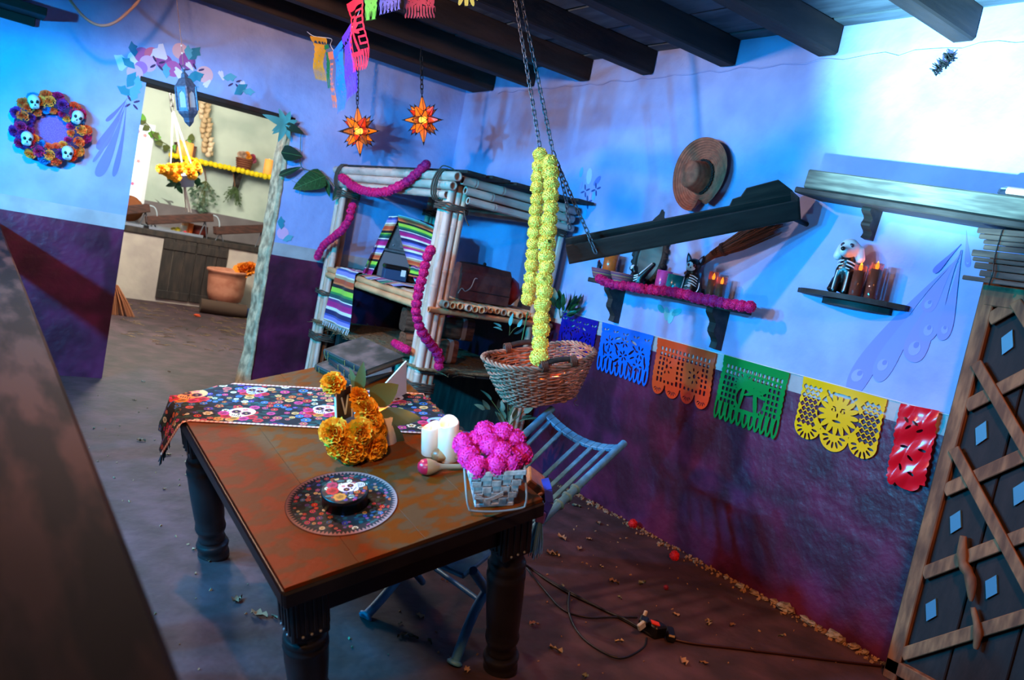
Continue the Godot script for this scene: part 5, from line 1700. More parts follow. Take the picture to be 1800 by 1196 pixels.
func build_wall_things():
	var RW := Basis(Vector3(0, 0, 1), Vector3(0, 1, 0), Vector3(-1, 0, 0))
	# ---- shelf with the pompom garland
	var s1 = thing("wall_shelf", "dark wooden wall shelf on two wavy brackets, edged with magenta pompoms", "shelf", T3(Vector3(0, 1.335, 2.1), RW))
	obj("board", bx(Vector3(0.095, -0.03, 0.0), Vector3(1.22, -0.002, 0.165), 0.004), M.shelf, s1)
	for x in [0.25, 1.06]:
		var st := st_new(false)
		prism(st, Transform3D(Basis(Vector3(0, 0, 1), Vector3(0, 1, 0), Vector3(-1, 0, 0)), Vector3(x + 0.022, -0.03, 0.0)), bracket_poly(0.215, 0.135), 0.045)
		obj("bracket", st, M.shelf, s1)
	var g = thing("pompom_garland", "magenta pompom garland along the front edge of the wall shelf with the cat figurine", "garland", Transform3D())
	pompoms(g, smooth_path([Vector3(-0.180, 1.336, 2.320), Vector3(-0.185, 1.321, 2.413), Vector3(-0.185, 1.328, 2.655), Vector3(-0.185, 1.341, 2.875), Vector3(-0.185, 1.342, 3.083), Vector3(-0.185, 1.339, 3.275), Vector3(-0.180, 1.349, 3.454)], 6), 0.029, M.magenta, "pompom", 1.55)
	var y1 := 1.3335
	# woven bowls
	for q in [[2.265, -0.10, 0.092, 0.062, "striped woven bowl at the left end of the garlanded shelf, under the orange mug"], [2.475, -0.115, 0.105, 0.060, "striped woven bowl in front of the oval mirror on the garlanded shelf"]]:
		var b = thing("woven_bowl", q[4], "bowl", T3(Vector3(q[1], y1, q[0])), "woven bowls on the shelf")
		var rows := 8
		for i in rows:
			var t := float(i) / rows
			var r: float = q[2] * (0.70 + 0.30 * pow(t, 0.8))
			var pts := []
			for k in 26: pts.append(Vector3(cos(TAU * k / 26) * r, q[3] * (t + 0.5 / rows), sin(TAU * k / 26) * r * 0.8))
			var st := st_new()
			tube(st, pts, q[3] / rows * 0.62, 6, false, true)
			obj("coil", st, flatc([Color(0.62, 0.48, 0.36), Color(0.50, 0.28, 0.34), Color(0.58, 0.34, 0.36), Color(0.42, 0.26, 0.40)][(i * 3 + (0 if q[0] < 2.3 else 1)) % 4], 0.8), b)
		var bt := st_new()
		lathe(bt, Transform3D(), [Vector2(0, 0.002), Vector2(q[2] * 0.72, 0.002), Vector2(q[2] * 0.72, 0.008), Vector2(0, 0.008)], 24, 1.0, 0.8)
		obj("bowl_base", bt, flatc(Color(0.55, 0.42, 0.32), 0.8), b)
	# mugs
	mug(Vector3(-0.10, y1 + 0.055, 2.30), 0.045, 0.11, Color(0.85, 0.36, 0.14), "glossy orange tumbler standing in the left woven bowl")
	mug(Vector3(-0.075, y1, 2.735), 0.044, 0.118, Color(0.80, 0.30, 0.62), "glossy pink tumbler on the garlanded shelf")
	mug(Vector3(-0.085, y1, 2.845), 0.055, 0.105, Color(0.10, 0.52, 0.60), "glossy teal tumbler beside the cat figurine")
	var tr = thing("toy_figure", "tiny dark red and blue figure in the left woven bowl", "figurine", T3(Vector3(-0.11, y1 + 0.05, 2.215)))
	put("body", blob([[Vector3(0, 0, 0), Vector3(0, 0.035, 0.0), 0.016, 0.012], [Vector3(0, 0.035, 0), Vector3(0.0, 0.05, -0.012), 0.011, 0.009], [Vector3(0, 0.03, 0), Vector3(-0.01, 0.035, 0.03), 0.01, 0.006]], 0.005, 0.008), flatc(Color(0.10, 0.08, 0.14), 0.5), tr)
	var cr := st_new()
	ball(cr, Vector3(0, 0.058, -0.012), 0.007, 8, 6)
	obj("crest", cr, flatc(Color(0.75, 0.10, 0.14), 0.5), tr)
	# mirror
	var mp := T3(Vector3(-0.035, y1, 2.53), RW * rot(Vector3.RIGHT, -6))
	var mi = thing("oval_mirror", "ornate oval mirror in a dark carved frame leaning on the garlanded shelf", "mirror", mp)
	var fr := st_new()
	var pts := []
	for k in 48: pts.append(Vector3(cos(TAU * k / 48) * 0.115, 0.185 + sin(TAU * k / 48) * 0.165, 0.0))
	tube(fr, pts, 0.018, 10, false, true)
	obj("mirror_frame", fr, M.shelf, mi)
	for k in 26:
		var a := TAU * k / 26
		var bs := st_new()
		ball(bs, Vector3(cos(a) * 0.128, 0.185 + sin(a) * 0.18, 0.004), 0.014 + 0.004 * (k % 2), 8, 6, 0.1)
		obj("carved_knob", bs, M.shelf, mi)
	var fin_ := st_new(false)
	var ol := PackedVector2Array([Vector2(-0.05, 0.35), Vector2(0.05, 0.35), Vector2(0.038, 0.39), Vector2(0.052, 0.405), Vector2(0.030, 0.425), Vector2(0.026, 0.455), Vector2(0.012, 0.462), Vector2(0.020, 0.49), Vector2(-0.016, 0.492), Vector2(-0.004, 0.475), Vector2(-0.012, 0.44), Vector2(-0.034, 0.42), Vector2(-0.052, 0.40), Vector2(-0.036, 0.385)])
	prism(fin_, T3(Vector3(0, 0, -0.012)), ol, 0.026)
	obj("finial", fin_, M.shelf, mi)
	var gl := st_new()
	prism(gl, T3(Vector3(0, 0, -0.006)), ellipse(0.105, 0.155, 36, Vector2(0, 0.185)), 0.006)
	obj("mirror_glass", gl, plain(Color(0.75, 0.78, 0.74), 0.12, 0.85), mi)
	# small skeleton bird figure leaning in front of the mirror
	var bf = thing("skeleton_figurine", "small black skeleton figurine with a raised tail in front of the oval mirror", "figurine", T3(Vector3(-0.135, y1, 2.60), RW))
	put("body", blob([[Vector3(0, 0.025, 0), Vector3(-0.01, 0.05, 0), 0.028, 0.026], [Vector3(-0.01, 0.05, 0), Vector3(-0.045, 0.085, 0.0), 0.02, 0.016], [Vector3(-0.048, 0.10, 0), Vector3(-0.05, 0.10, 0.004), 0.02, 0.02], [Vector3(0.01, 0.05, 0), Vector3(0.085, 0.14, -0.01), 0.022, 0.012], [Vector3(-0.03, 0.005, 0.0), Vector3(-0.02, 0.03, 0), 0.012, 0.015], [Vector3(0.03, 0.005, 0), Vector3(0.02, 0.03, 0), 0.012, 0.016]], 0.005, 0.014), M.black, bf)
	bones_paint(bf, [[Vector3(-0.01, 0.03, 0.028), Vector3(0.02, 0.045, 0.027)], [Vector3(-0.012, 0.045, 0.028), Vector3(0.018, 0.058, 0.024)], [Vector3(-0.015, 0.058, 0.026), Vector3(0.01, 0.068, 0.022)], [Vector3(0.02, 0.072, 0.022), Vector3(0.085, 0.146, 0.004)]], 0.0035)
	var fc := st_new()
	ball(fc, Vector3(-0.053, 0.102, 0.008), 0.018, 12, 8)
	obj("painted_face", fc, flatc(Color(0.86, 0.88, 0.9), 0.4), bf)
	# cat figurine
	var ca = thing("cat_figurine", "black cat figurine painted as a skeleton with a white face and pointed ears", "figurine", T3(Vector3(-0.09, y1, 2.955), RW * rot(Vector3.UP, 30)))
	put("body", blob([[Vector3(0, 0.045, 0), Vector3(0.0, 0.095, 0.002), 0.052, 0.042], [Vector3(0, 0.095, 0), Vector3(-0.004, 0.135, 0.006), 0.038, 0.027], [Vector3(-0.006, 0.168, 0.010), Vector3(-0.002, 0.170, 0.01), 0.039, 0.039], [Vector3(-0.024, 0.01, 0.045), Vector3(-0.02, 0.09, 0.026), 0.014, 0.016], [Vector3(0.014, 0.01, 0.045), Vector3(0.016, 0.09, 0.026), 0.014, 0.016], [Vector3(0.045, 0.014, 0.0), Vector3(0.03, 0.05, 0.01), 0.018, 0.028], [Vector3(0.05, 0.01, -0.03), Vector3(0.07, 0.05, -0.02), 0.012, 0.010]], 0.006, 0.018), M.black, ca)
	for s in [-1.0, 1.0]:
		var e := st_new()
		lathe(e, T3(Vector3(-0.004 + 0.027 * s, 0.188, 0.008), rot(Vector3(0, 0, 1), -20.0 * s)), [Vector2(0.017, 0), Vector2(0.013, 0.02), Vector2(0.007, 0.038), Vector2(0, 0.050)], 12, 1.0, 0.6)
		obj("ear", e, M.black, ca)
		var e2 := st_new()
		lathe(e2, T3(Vector3(-0.004 + 0.027 * s, 0.190, 0.0145), rot(Vector3(0, 0, 1), -20.0 * s)), [Vector2(0.009, 0), Vector2(0.006, 0.018), Vector2(0, 0.034)], 10, 1.0, 0.5)
		obj("ear_lining", e2, flatc(Color(0.55, 0.62, 0.75), 0.5), ca)
	var cf := st_new()
	ball(cf, Vector3(-0.008, 0.165, 0.019), 0.0345, 18, 12, 0.0, Vector3(1.0, 0.98, 0.95))
	obj("painted_face", cf, flatc(Color(0.88, 0.88, 0.90), 0.4), ca)
	for s in [-1.0, 1.0]:
		var ey := st_new()
		ball(ey, Vector3(-0.008 + 0.015 * s, 0.170, 0.047), 0.0085, 10, 8, 0, Vector3(1, 1, 0.5))
		obj("eye", ey, flatc(Color(0.62, 0.22, 0.26), 0.4), ca)
		var ep := st_new()
		ball(ep, Vector3(-0.008 + 0.015 * s, 0.170, 0.0508), 0.0035, 8, 6, 0, Vector3(1, 1, 0.5))
		obj("pupil", ep, M.black, ca)
	var no := st_new()
	ball(no, Vector3(-0.009, 0.157, 0.0515), 0.004, 8, 6)
	obj("nose", no, M.black, ca)
	var rb := []
	for k in 4: rb.append([Vector3(-0.006, 0.118 - 0.014 * k, 0.041 + 0.003 * k), Vector3(0.016, 0.115 - 0.014 * k, 0.043 + 0.003 * k), Vector3(0.036, 0.104 - 0.014 * k, 0.03 + 0.003 * k)])
	rb.append([Vector3(-0.036, 0.012, 0.055), Vector3(-0.034, 0.05, 0.048), Vector3(-0.032, 0.10, 0.036)])
	rb.append([Vector3(0.030, 0.012, 0.055), Vector3(0.05, 0.045, 0.035), Vector3(0.048, 0.085, 0.022)])
	rb.append([Vector3(-0.02, 0.055, 0.055), Vector3(0.0, 0.065, 0.055)])
	bones_paint(ca, rb, 0.0028)
	var ht := st_new()
	ball(ht, Vector3(0.004, 0.062, 0.056), 0.009, 10, 8, 0, Vector3(1, 1, 0.5))
	obj("heart_mark", ht, flatc(Color(0.85, 0.87, 0.9), 0.4), ca)
	# amber candles
	flame_glass(Vector3(-0.095, y1, 3.105), 0.027, 0.155, 0.115, "taller amber glass candle with a lit flame right of the cat figurine", "amber glass candles on the garlanded shelf")
	flame_glass(Vector3(-0.105, y1, 3.175), 0.027, 0.135, 0.10, "shorter amber glass candle at the right of the taller one on the garlanded shelf", "amber glass candles on the garlanded shelf")
	# broom
	var br = thing("twig_broom", "reddish brown twig broom hung slantwise on the wall behind the cat figurine", "broom", Transform3D())
	var ba: Vector3 = Vector3(-0.050, 1.454, 2.864)
	var bb: Vector3 = Vector3(-0.050, 1.584, 3.032)
	var bc: Vector3 = Vector3(-0.060, 1.778, 3.399)
	var hs := st_new()
	tube(hs, [ba, ba.lerp(bb, 0.6), bb], [0.012, 0.016, 0.022], 10)
	obj("handle", hs, flatc(Color(0.30, 0.17, 0.11), 0.8), br)
	var tw := st_new()
	for i in 150:
		var off := Vector3(rng.randf_range(-0.6, 0.6), rng.randf_range(-1, 1), 0.0)
		var s0 := bb - (bc - bb) * 0.06 + off * 0.017
		var mid := bb.lerp(bc, 0.45) + off * 0.045
		var en := bb.lerp(bc, rng.randf_range(0.85, 1.05)) + Vector3(off.x * 0.05, off.y * 0.055, 0)
		if i % 12 == 0: en += Vector3(0, rng.randf_range(0.02, 0.06), -0.03)
		tube(tw, [s0, mid, en], [0.003, 0.0028, 0.0012], 4, false)
	var two = obj("twigs", tw, flatc(Color(0.30, 0.15, 0.09), 0.85), br)
	two.set_meta("kind", "stuff")
	for t in [0.02, 0.14]:
		var bn := st_new()
		var c := bb.lerp(bc, t)
		var ax := along(bb, bc)
		var ring := []
		for k in 40: ring.append(c + ax.basis * Vector3(cos(TAU * k / 13.0) * (0.022 + t * 0.09), 0.0006 * k, sin(TAU * k / 13.0) * (0.022 + t * 0.09)))
		tube(bn, ring, 0.0025, 5)
		obj("binding_cord", bn, flatc(Color(0.22, 0.12, 0.10), 0.8), br)
	# straw hat
	var hx := T3(Vector3(-0.012, 2.0, 2.815), RW * rot(Vector3(0, 0, 1), -8) * rot(Vector3.RIGHT, 90))
	var hat = thing("straw_hat", "worn brown woven straw hat with a torn brim hanging on the wall", "hat", hx)
	var brim := st_new()
	var nb := 64
	var rings := 40
	for i in rings:
		for k in nb:
			var q := []
			for e in [[0, 0], [1, 0], [1, 1], [0, 1]]:
				var t: float = (i + e[0]) / float(rings)
				var a: float = TAU * ((k + e[1]) % nb) / nb
				var r := lerpf(0.075, 0.195, t)
				# torn gap at the bottom of the brim
				var gap: float = absf(angle_difference(a, deg_to_rad(62)))
				if gap < 0.28: r = minf(r, 0.195 - 0.055 * (1.0 - gap / 0.28))
				q.append(Vector3(cos(a) * r * 0.97, 0.012 + 0.045 * t * t + 0.0032 * sin(t * TAU * 10.0) + 0.008 * sin(a * 2.0) * t, sin(a) * r * 1.04))
			quad(brim, q[3], q[2], q[1], q[0])
	obj("brim", brim, M.straw_hat, hat)
	var cw := st_new()
	var cp := []
	for i in 15:
		var t := i / 14.0
		cp.append(Vector2(lerpf(0.082, 0.058, t) + 0.0022 * sin(t * 50.0) if i < 11 else 0.058 * (14 - i) / 4.0, 0.008 + 0.115 * minf(t / 0.75, 1.0) + (0.004 * (i - 11) if i > 11 else 0.0)))
	lathe(cw, T3(Vector3(-0.012, 0, 0.012)), cp, 28, 0.95, 1.1)
	obj("crown", cw, M.straw_hat, hat)
	var hb := st_new()
	for k in 20:
		var a := TAU * k / 40.0 - 1.9
		ball(hb, Vector3(-0.012 + cos(a) * 0.084, 0.022, 0.012 + sin(a) * 0.094), 0.009, 6, 4, 0.2)
	obj("hat_band", hb, flatc(Color(0.16, 0.10, 0.08), 0.8), hat)
	# ---- upper right beam shelf
	var s2 = thing("beam_shelf", "long thick pale wooden shelf running off to the right above the gate", "shelf", T3(Vector3(0, 1.975, 3.6), RW * rot(Vector3(0, 0, 1), -5.0)))
	var b0 := st_new(false)
	box(b0, T3(Vector3(1.0, 0.0, 0.105)), Vector3(2.0, 0.085, 0.19), 0.006)
	obj("shelf_beam", b0, M.pale_wood, s2)
	obj("shelf_plate", bx(Vector3(-0.03, -0.072, 0.0), Vector3(2.0, -0.045, 0.215), 0.005), M.shelf, s2)
	var st2 := st_new(false)
	prism(st2, Transform3D(Basis(Vector3(0, 0, 1), Vector3(0, 1, 0), Vector3(-1, 0, 0)), Vector3(0.30, -0.072, 0.0)), bracket_poly(0.135, 0.09), 0.045)
	obj("bracket", st2, M.shelf, s2)
	var sh2: Transform3D = s2.transform
	var bam = thing("bamboo_length", "short split bamboo pole lying on the beam shelf at the right edge", "bamboo pole", sh2 * T3(Vector3(0.90, 0.062, 0.17)))
	pole(bam, Vector3(-0.03, 0, 0), Vector3(0.8, 0.0, 0.0), 0.017, M.bamboo_grey)
	var lump = thing("moss_clump", "dark bristly clump lying behind the bamboo pole on the beam shelf", "clump", sh2 * T3(Vector3(1.0, 0.043, 0.08)))
	var ls := st_new()
	ball(ls, Vector3(0.0, 0.045, 0), 0.06, 16, 10, 0.12, Vector3(2.0, 0.75, 0.9), true)
	obj("clump_body", ls, flatc(Color(0.08, 0.06, 0.07), 0.9), lump)
	var rock = thing("pale_stone", "small grey stone chip on the beam shelf left of the dark clump", "stone", sh2 * T3(Vector3(0.845, 0.043, 0.12)))
	var rs := st_new()
	ball(rs, Vector3(0.0, 0.022, 0), 0.03, 7, 5, 0.2, Vector3(1.3, 0.8, 1.0), true)
	obj("stone_body", rs, flatc(Color(0.45, 0.50, 0.56), 0.8), rock)
	# dark tuft stuck on the wall
	var tf = thing("dried_tuft", "small dark tuft stuck high on the brightly lit part of the right wall", "tuft", T3(Vector3(-0.010, 2.516, 4.018), RW * rot(Vector3(0, 0, 1), -35)))
	var ts := st_new()
	for i in 60:
		var p := Vector3(rng.randf_range(-0.012, 0.012), rng.randf_range(-0.05, 0.05), 0.004)
		tube(ts, [p, p + Vector3(rng.randf_range(-0.03, 0.03), rng.randf_range(-0.012, 0.012), rng.randf_range(0.004, 0.03))], [0.004, 0.002], 4)
	var tuo = obj("bristles", ts, flatc(Color(0.05, 0.07, 0.08), 0.8), tf)
	tuo.set_meta("kind", "stuff")
	# ---- half-round shelf with the dog
	var s3 = thing("slab_shelf", "thin dark half-round wall shelf holding the dog figurine", "shelf", T3(Vector3(0, 1.462, 3.85), RW))
	var hp := PackedVector2Array()
	for i in 21:
		var t := i / 20.0
		hp.append(Vector2(lerpf(-0.27, 0.27, t), -0.17 * pow(sin(PI * clampf(t, 0.02, 0.98)), 0.55)))
	hp.append(Vector2(0.27, 0))
	hp.append(Vector2(-0.27, 0))
	var sl := st_new(false)
	prism(sl, Transform3D(Basis(Vector3(1, 0, 0), Vector3(0, 0, -1), Vector3(0, 1, 0)), Vector3(0, 0, 0)), hp, 0.022)
	obj("board", sl, M.shelf, s3)
	var hp2 := PackedVector2Array()
	for v in hp: hp2.append(v * Vector2(0.62, 0.62))
	var sl2 := st_new(false)
	prism(sl2, Transform3D(Basis(Vector3(1, 0, 0), Vector3(0, 0, -1), Vector3(0, 1, 0)), Vector3(0.03, -0.03, 0)), hp2, 0.03)
	obj("support", sl2, M.shelf, s3)
	var y3 := 1.4845
	var dg = thing("dog_figurine", "sitting black dog figurine painted as a skeleton with a white head on the half-round shelf", "figurine", T3(Vector3(-0.085, y3, 3.845), RW * rot(Vector3.UP, 12)))
	put("body", blob([[Vector3(0, 0.05, -0.02), Vector3(0, 0.11, 0.01), 0.048, 0.036], [Vector3(0, 0.11, 0.01), Vector3(0, 0.165, 0.02), 0.034, 0.028], [Vector3(0, 0.195, 0.025), Vector3(0, 0.198, 0.03), 0.040, 0.040], [Vector3(-0.022, 0.008, 0.045), Vector3(-0.022, 0.10, 0.03), 0.014, 0.017], [Vector3(0.022, 0.008, 0.045), Vector3(0.022, 0.10, 0.03), 0.014, 0.017], [Vector3(-0.048, 0.016, 0.02), Vector3(-0.04, 0.05, -0.03), 0.016, 0.034], [Vector3(0.048, 0.016, 0.02), Vector3(0.04, 0.05, -0.03), 0.016, 0.034], [Vector3(0, 0.03, -0.06), Vector3(0.0, 0.10, -0.085), 0.012, 0.008]], 0.006, 0.016), M.black, dg)
	put("painted_head", blob([[Vector3(0, 0.200, 0.03), Vector3(0, 0.203, 0.034), 0.043, 0.043], [Vector3(0, 0.19, 0.055), Vector3(0, 0.182, 0.088), 0.029, 0.021], [Vector3(-0.042, 0.205, 0.02), Vector3(-0.05, 0.165, 0.018), 0.016, 0.020], [Vector3(0.042, 0.205, 0.02), Vector3(0.05, 0.165, 0.018), 0.016, 0.020]], 0.005, 0.012), flatc(Color(0.86, 0.86, 0.88), 0.4), dg)
	for s in [-1.0, 1.0]:
		var ey := st_new()
		ball(ey, Vector3(0.018 * s, 0.212, 0.069), 0.011, 10, 8, 0, Vector3(1, 1, 0.6))
		obj("eye", ey, flatc(Color(0.25, 0.18, 0.24), 0.4), dg)
	var nn := st_new()
	ball(nn, Vector3(0, 0.192, 0.107), 0.010, 10, 8)
	obj("nose", nn, M.black, dg)
	var db := []
	for s in [-1.0, 1.0]:
		db.append([Vector3(0.026 * s, 0.012, 0.058), Vector3(0.026 * s, 0.06, 0.052), Vector3(0.024 * s, 0.10, 0.048)])
		for k in 4: db.append([Vector3(0.006 * s, 0.148 - 0.016 * k, 0.05 - 0.001 * k), Vector3(0.028 * s, 0.142 - 0.016 * k, 0.04), Vector3(0.042 * s, 0.134 - 0.016 * k, 0.015)])
		db.append([Vector3(0.058 * s, 0.02, 0.026), Vector3(0.072 * s, 0.045, -0.02), Vector3(0.068 * s, 0.07, -0.035)])
	bones_paint(dg, db, 0.0035)
	flame_glass(Vector3(-0.115, y3, 3.925), 0.027, 0.135, 0.112, "shorter amber candle beside the dog figurine", "amber glass candles on the half-round shelf")
	flame_glass(Vector3(-0.10, y3, 3.99), 0.027, 0.155, 0.128, "taller amber candle at the right on the half-round shelf", "amber glass candles on the half-round shelf")
	flame_glass(Vector3(-0.045, y3, 3.945), 0.024, 0.145, 0.12, "amber candle half hidden behind the two others on the half-round shelf", "amber glass candles on the half-round shelf")
	# ---- cut paper banners on the wall
	var yy := 1.074
	picado("banner", "indigo cut-out banner at the left end of the wall row, partly behind the wicker basket", Vector3(-0.006, yy, 1.83), Vector3(-0.006, yy, 2.20), Vector3(0, -0.30, 0.01), Color(0.07, 0.07, 0.55), 4, 0.004)
	picado("banner", "light blue cut-out banner with looping flowers on the right wall", Vector3(-0.006, yy + 0.004, 2.236), Vector3(-0.006, yy + 0.004, 2.692), Vector3(0, -0.30, 0.03), Color(0.02, 0.40, 0.86), 0, 0.006)
	picado("banner", "orange cut-out banner with square holes on the right wall", Vector3(-0.006, yy, 2.724), Vector3(-0.006, yy, 3.166), Vector3(0, -0.32, 0.03), Color(0.88, 0.30, 0.12), 1, 0.006)
	picado("banner", "green cut-out banner with palm trees on the right wall", Vector3(-0.006, yy + 0.004, 3.214), Vector3(-0.006, yy, 3.625), Vector3(0, -0.335, 0.012), Color(0.02, 0.50, 0.20), 2, 0.005)
	picado("banner", "yellow cut-out banner with a smiling sun on the right wall", Vector3(-0.006, yy + 0.003, 3.702), Vector3(-0.006, yy, 4.128), Vector3(0, -0.30, 0.012), Color(0.95, 0.72, 0.02), 3, 0.005)
	picado("banner", "crumpled red cut-out banner beside the lattice gate", Vector3(-0.012, yy, 4.194), Vector3(-0.012, yy + 0.012, 4.36), Vector3(0, -0.35, 0.02), Color(0.85, 0.04, 0.12), 5, 0.009)
	var str = thing("banner_string", "thin pale string carrying the row of cut-out banners along the right wall", "string", Transform3D())
	var ss := st_new()
	tube(ss, [Vector3(-0.008, yy + 0.004, 1.8), Vector3(-0.008, yy + 0.002, 3.0), Vector3(-0.008, yy + 0.004, 4.42)], 0.0018, 5)
	obj("string_line", ss, M.white, str)

func mug(at: Vector3, r: float, h: float, c: Color, label: String):
	var m = thing("tumbler", label, "tumbler", at, "glossy tumblers on the garlanded shelf")
	var st := st_new()
	lathe(st, Transform3D(), [Vector2(0, 0), Vector2(r * 0.94, 0.0), Vector2(r, 0.004), Vector2(r, h), Vector2(r - 0.003, h + 0.001), Vector2(r - 0.004, h - 0.002), Vector2(r - 0.004, 0.01), Vector2(0, 0.01)], 28)
	obj("tumbler_body", st, flatc(c, 0.22), m)
	var sp := st_new()
	for i in 26:
		var a := rng.randf() * TAU
		ball(sp, Vector3(cos(a) * r, rng.randf_range(0.05, 0.98) * h, sin(a) * r), 0.0022, 5, 4)
	var so = obj("glitter", sp, flatc(c.darkened(0.5), 0.3), m)
	so.set_meta("kind", "stuff")

# ---------------------------------------------------------------- cut-out banners (papel picado)
var pf := PackedFloat32Array()
var pw := 0
var ph := 0
var psx := 1.0
var psy := 1.0

func hole(cx: float, cy: float, rx: float, ry: float, turn := 0.0, solid := false, square := false):
	var c := cos(deg_to_rad(turn))
	var s := sin(deg_to_rad(turn))
	var m := maxf(rx, ry) * 1.5 + 0.012
	var mn := minf(rx, ry)
	for j in range(maxi(0, int((cy - m) / psy)), mini(ph, int((cy + m) / psy) + 2)):
		for i in range(maxi(0, int((cx - m) / psx)), mini(pw, int((cx + m) / psx) + 2)):
			var dx := i * psx - cx
			var dy := j * psy - cy
			var x := (dx * c + dy * s) / rx
			var y := (-dx * s + dy * c) / ry
			var d: float = ((maxf(absf(x), absf(y)) if square else sqrt(x * x + y * y)) - 1.0) * mn
			var k := i + pw * j
			if solid: pf[k] = maxf(pf[k], -d)
			else: pf[k] = minf(pf[k], d)

func fringe_loops(W: float, H: float, n: int, y0: float, ry: float):
	# a lower edge of hanging loops, each with a slit
	for k in n:
		var cx := W * (k + 0.5) / n
		hole(cx, y0, W / n * 0.53, ry, 0, true)
	for k in n:
		hole(W * (k + 0.5) / n, y0 + 0.004, W / n * 0.20, ry * 0.66)

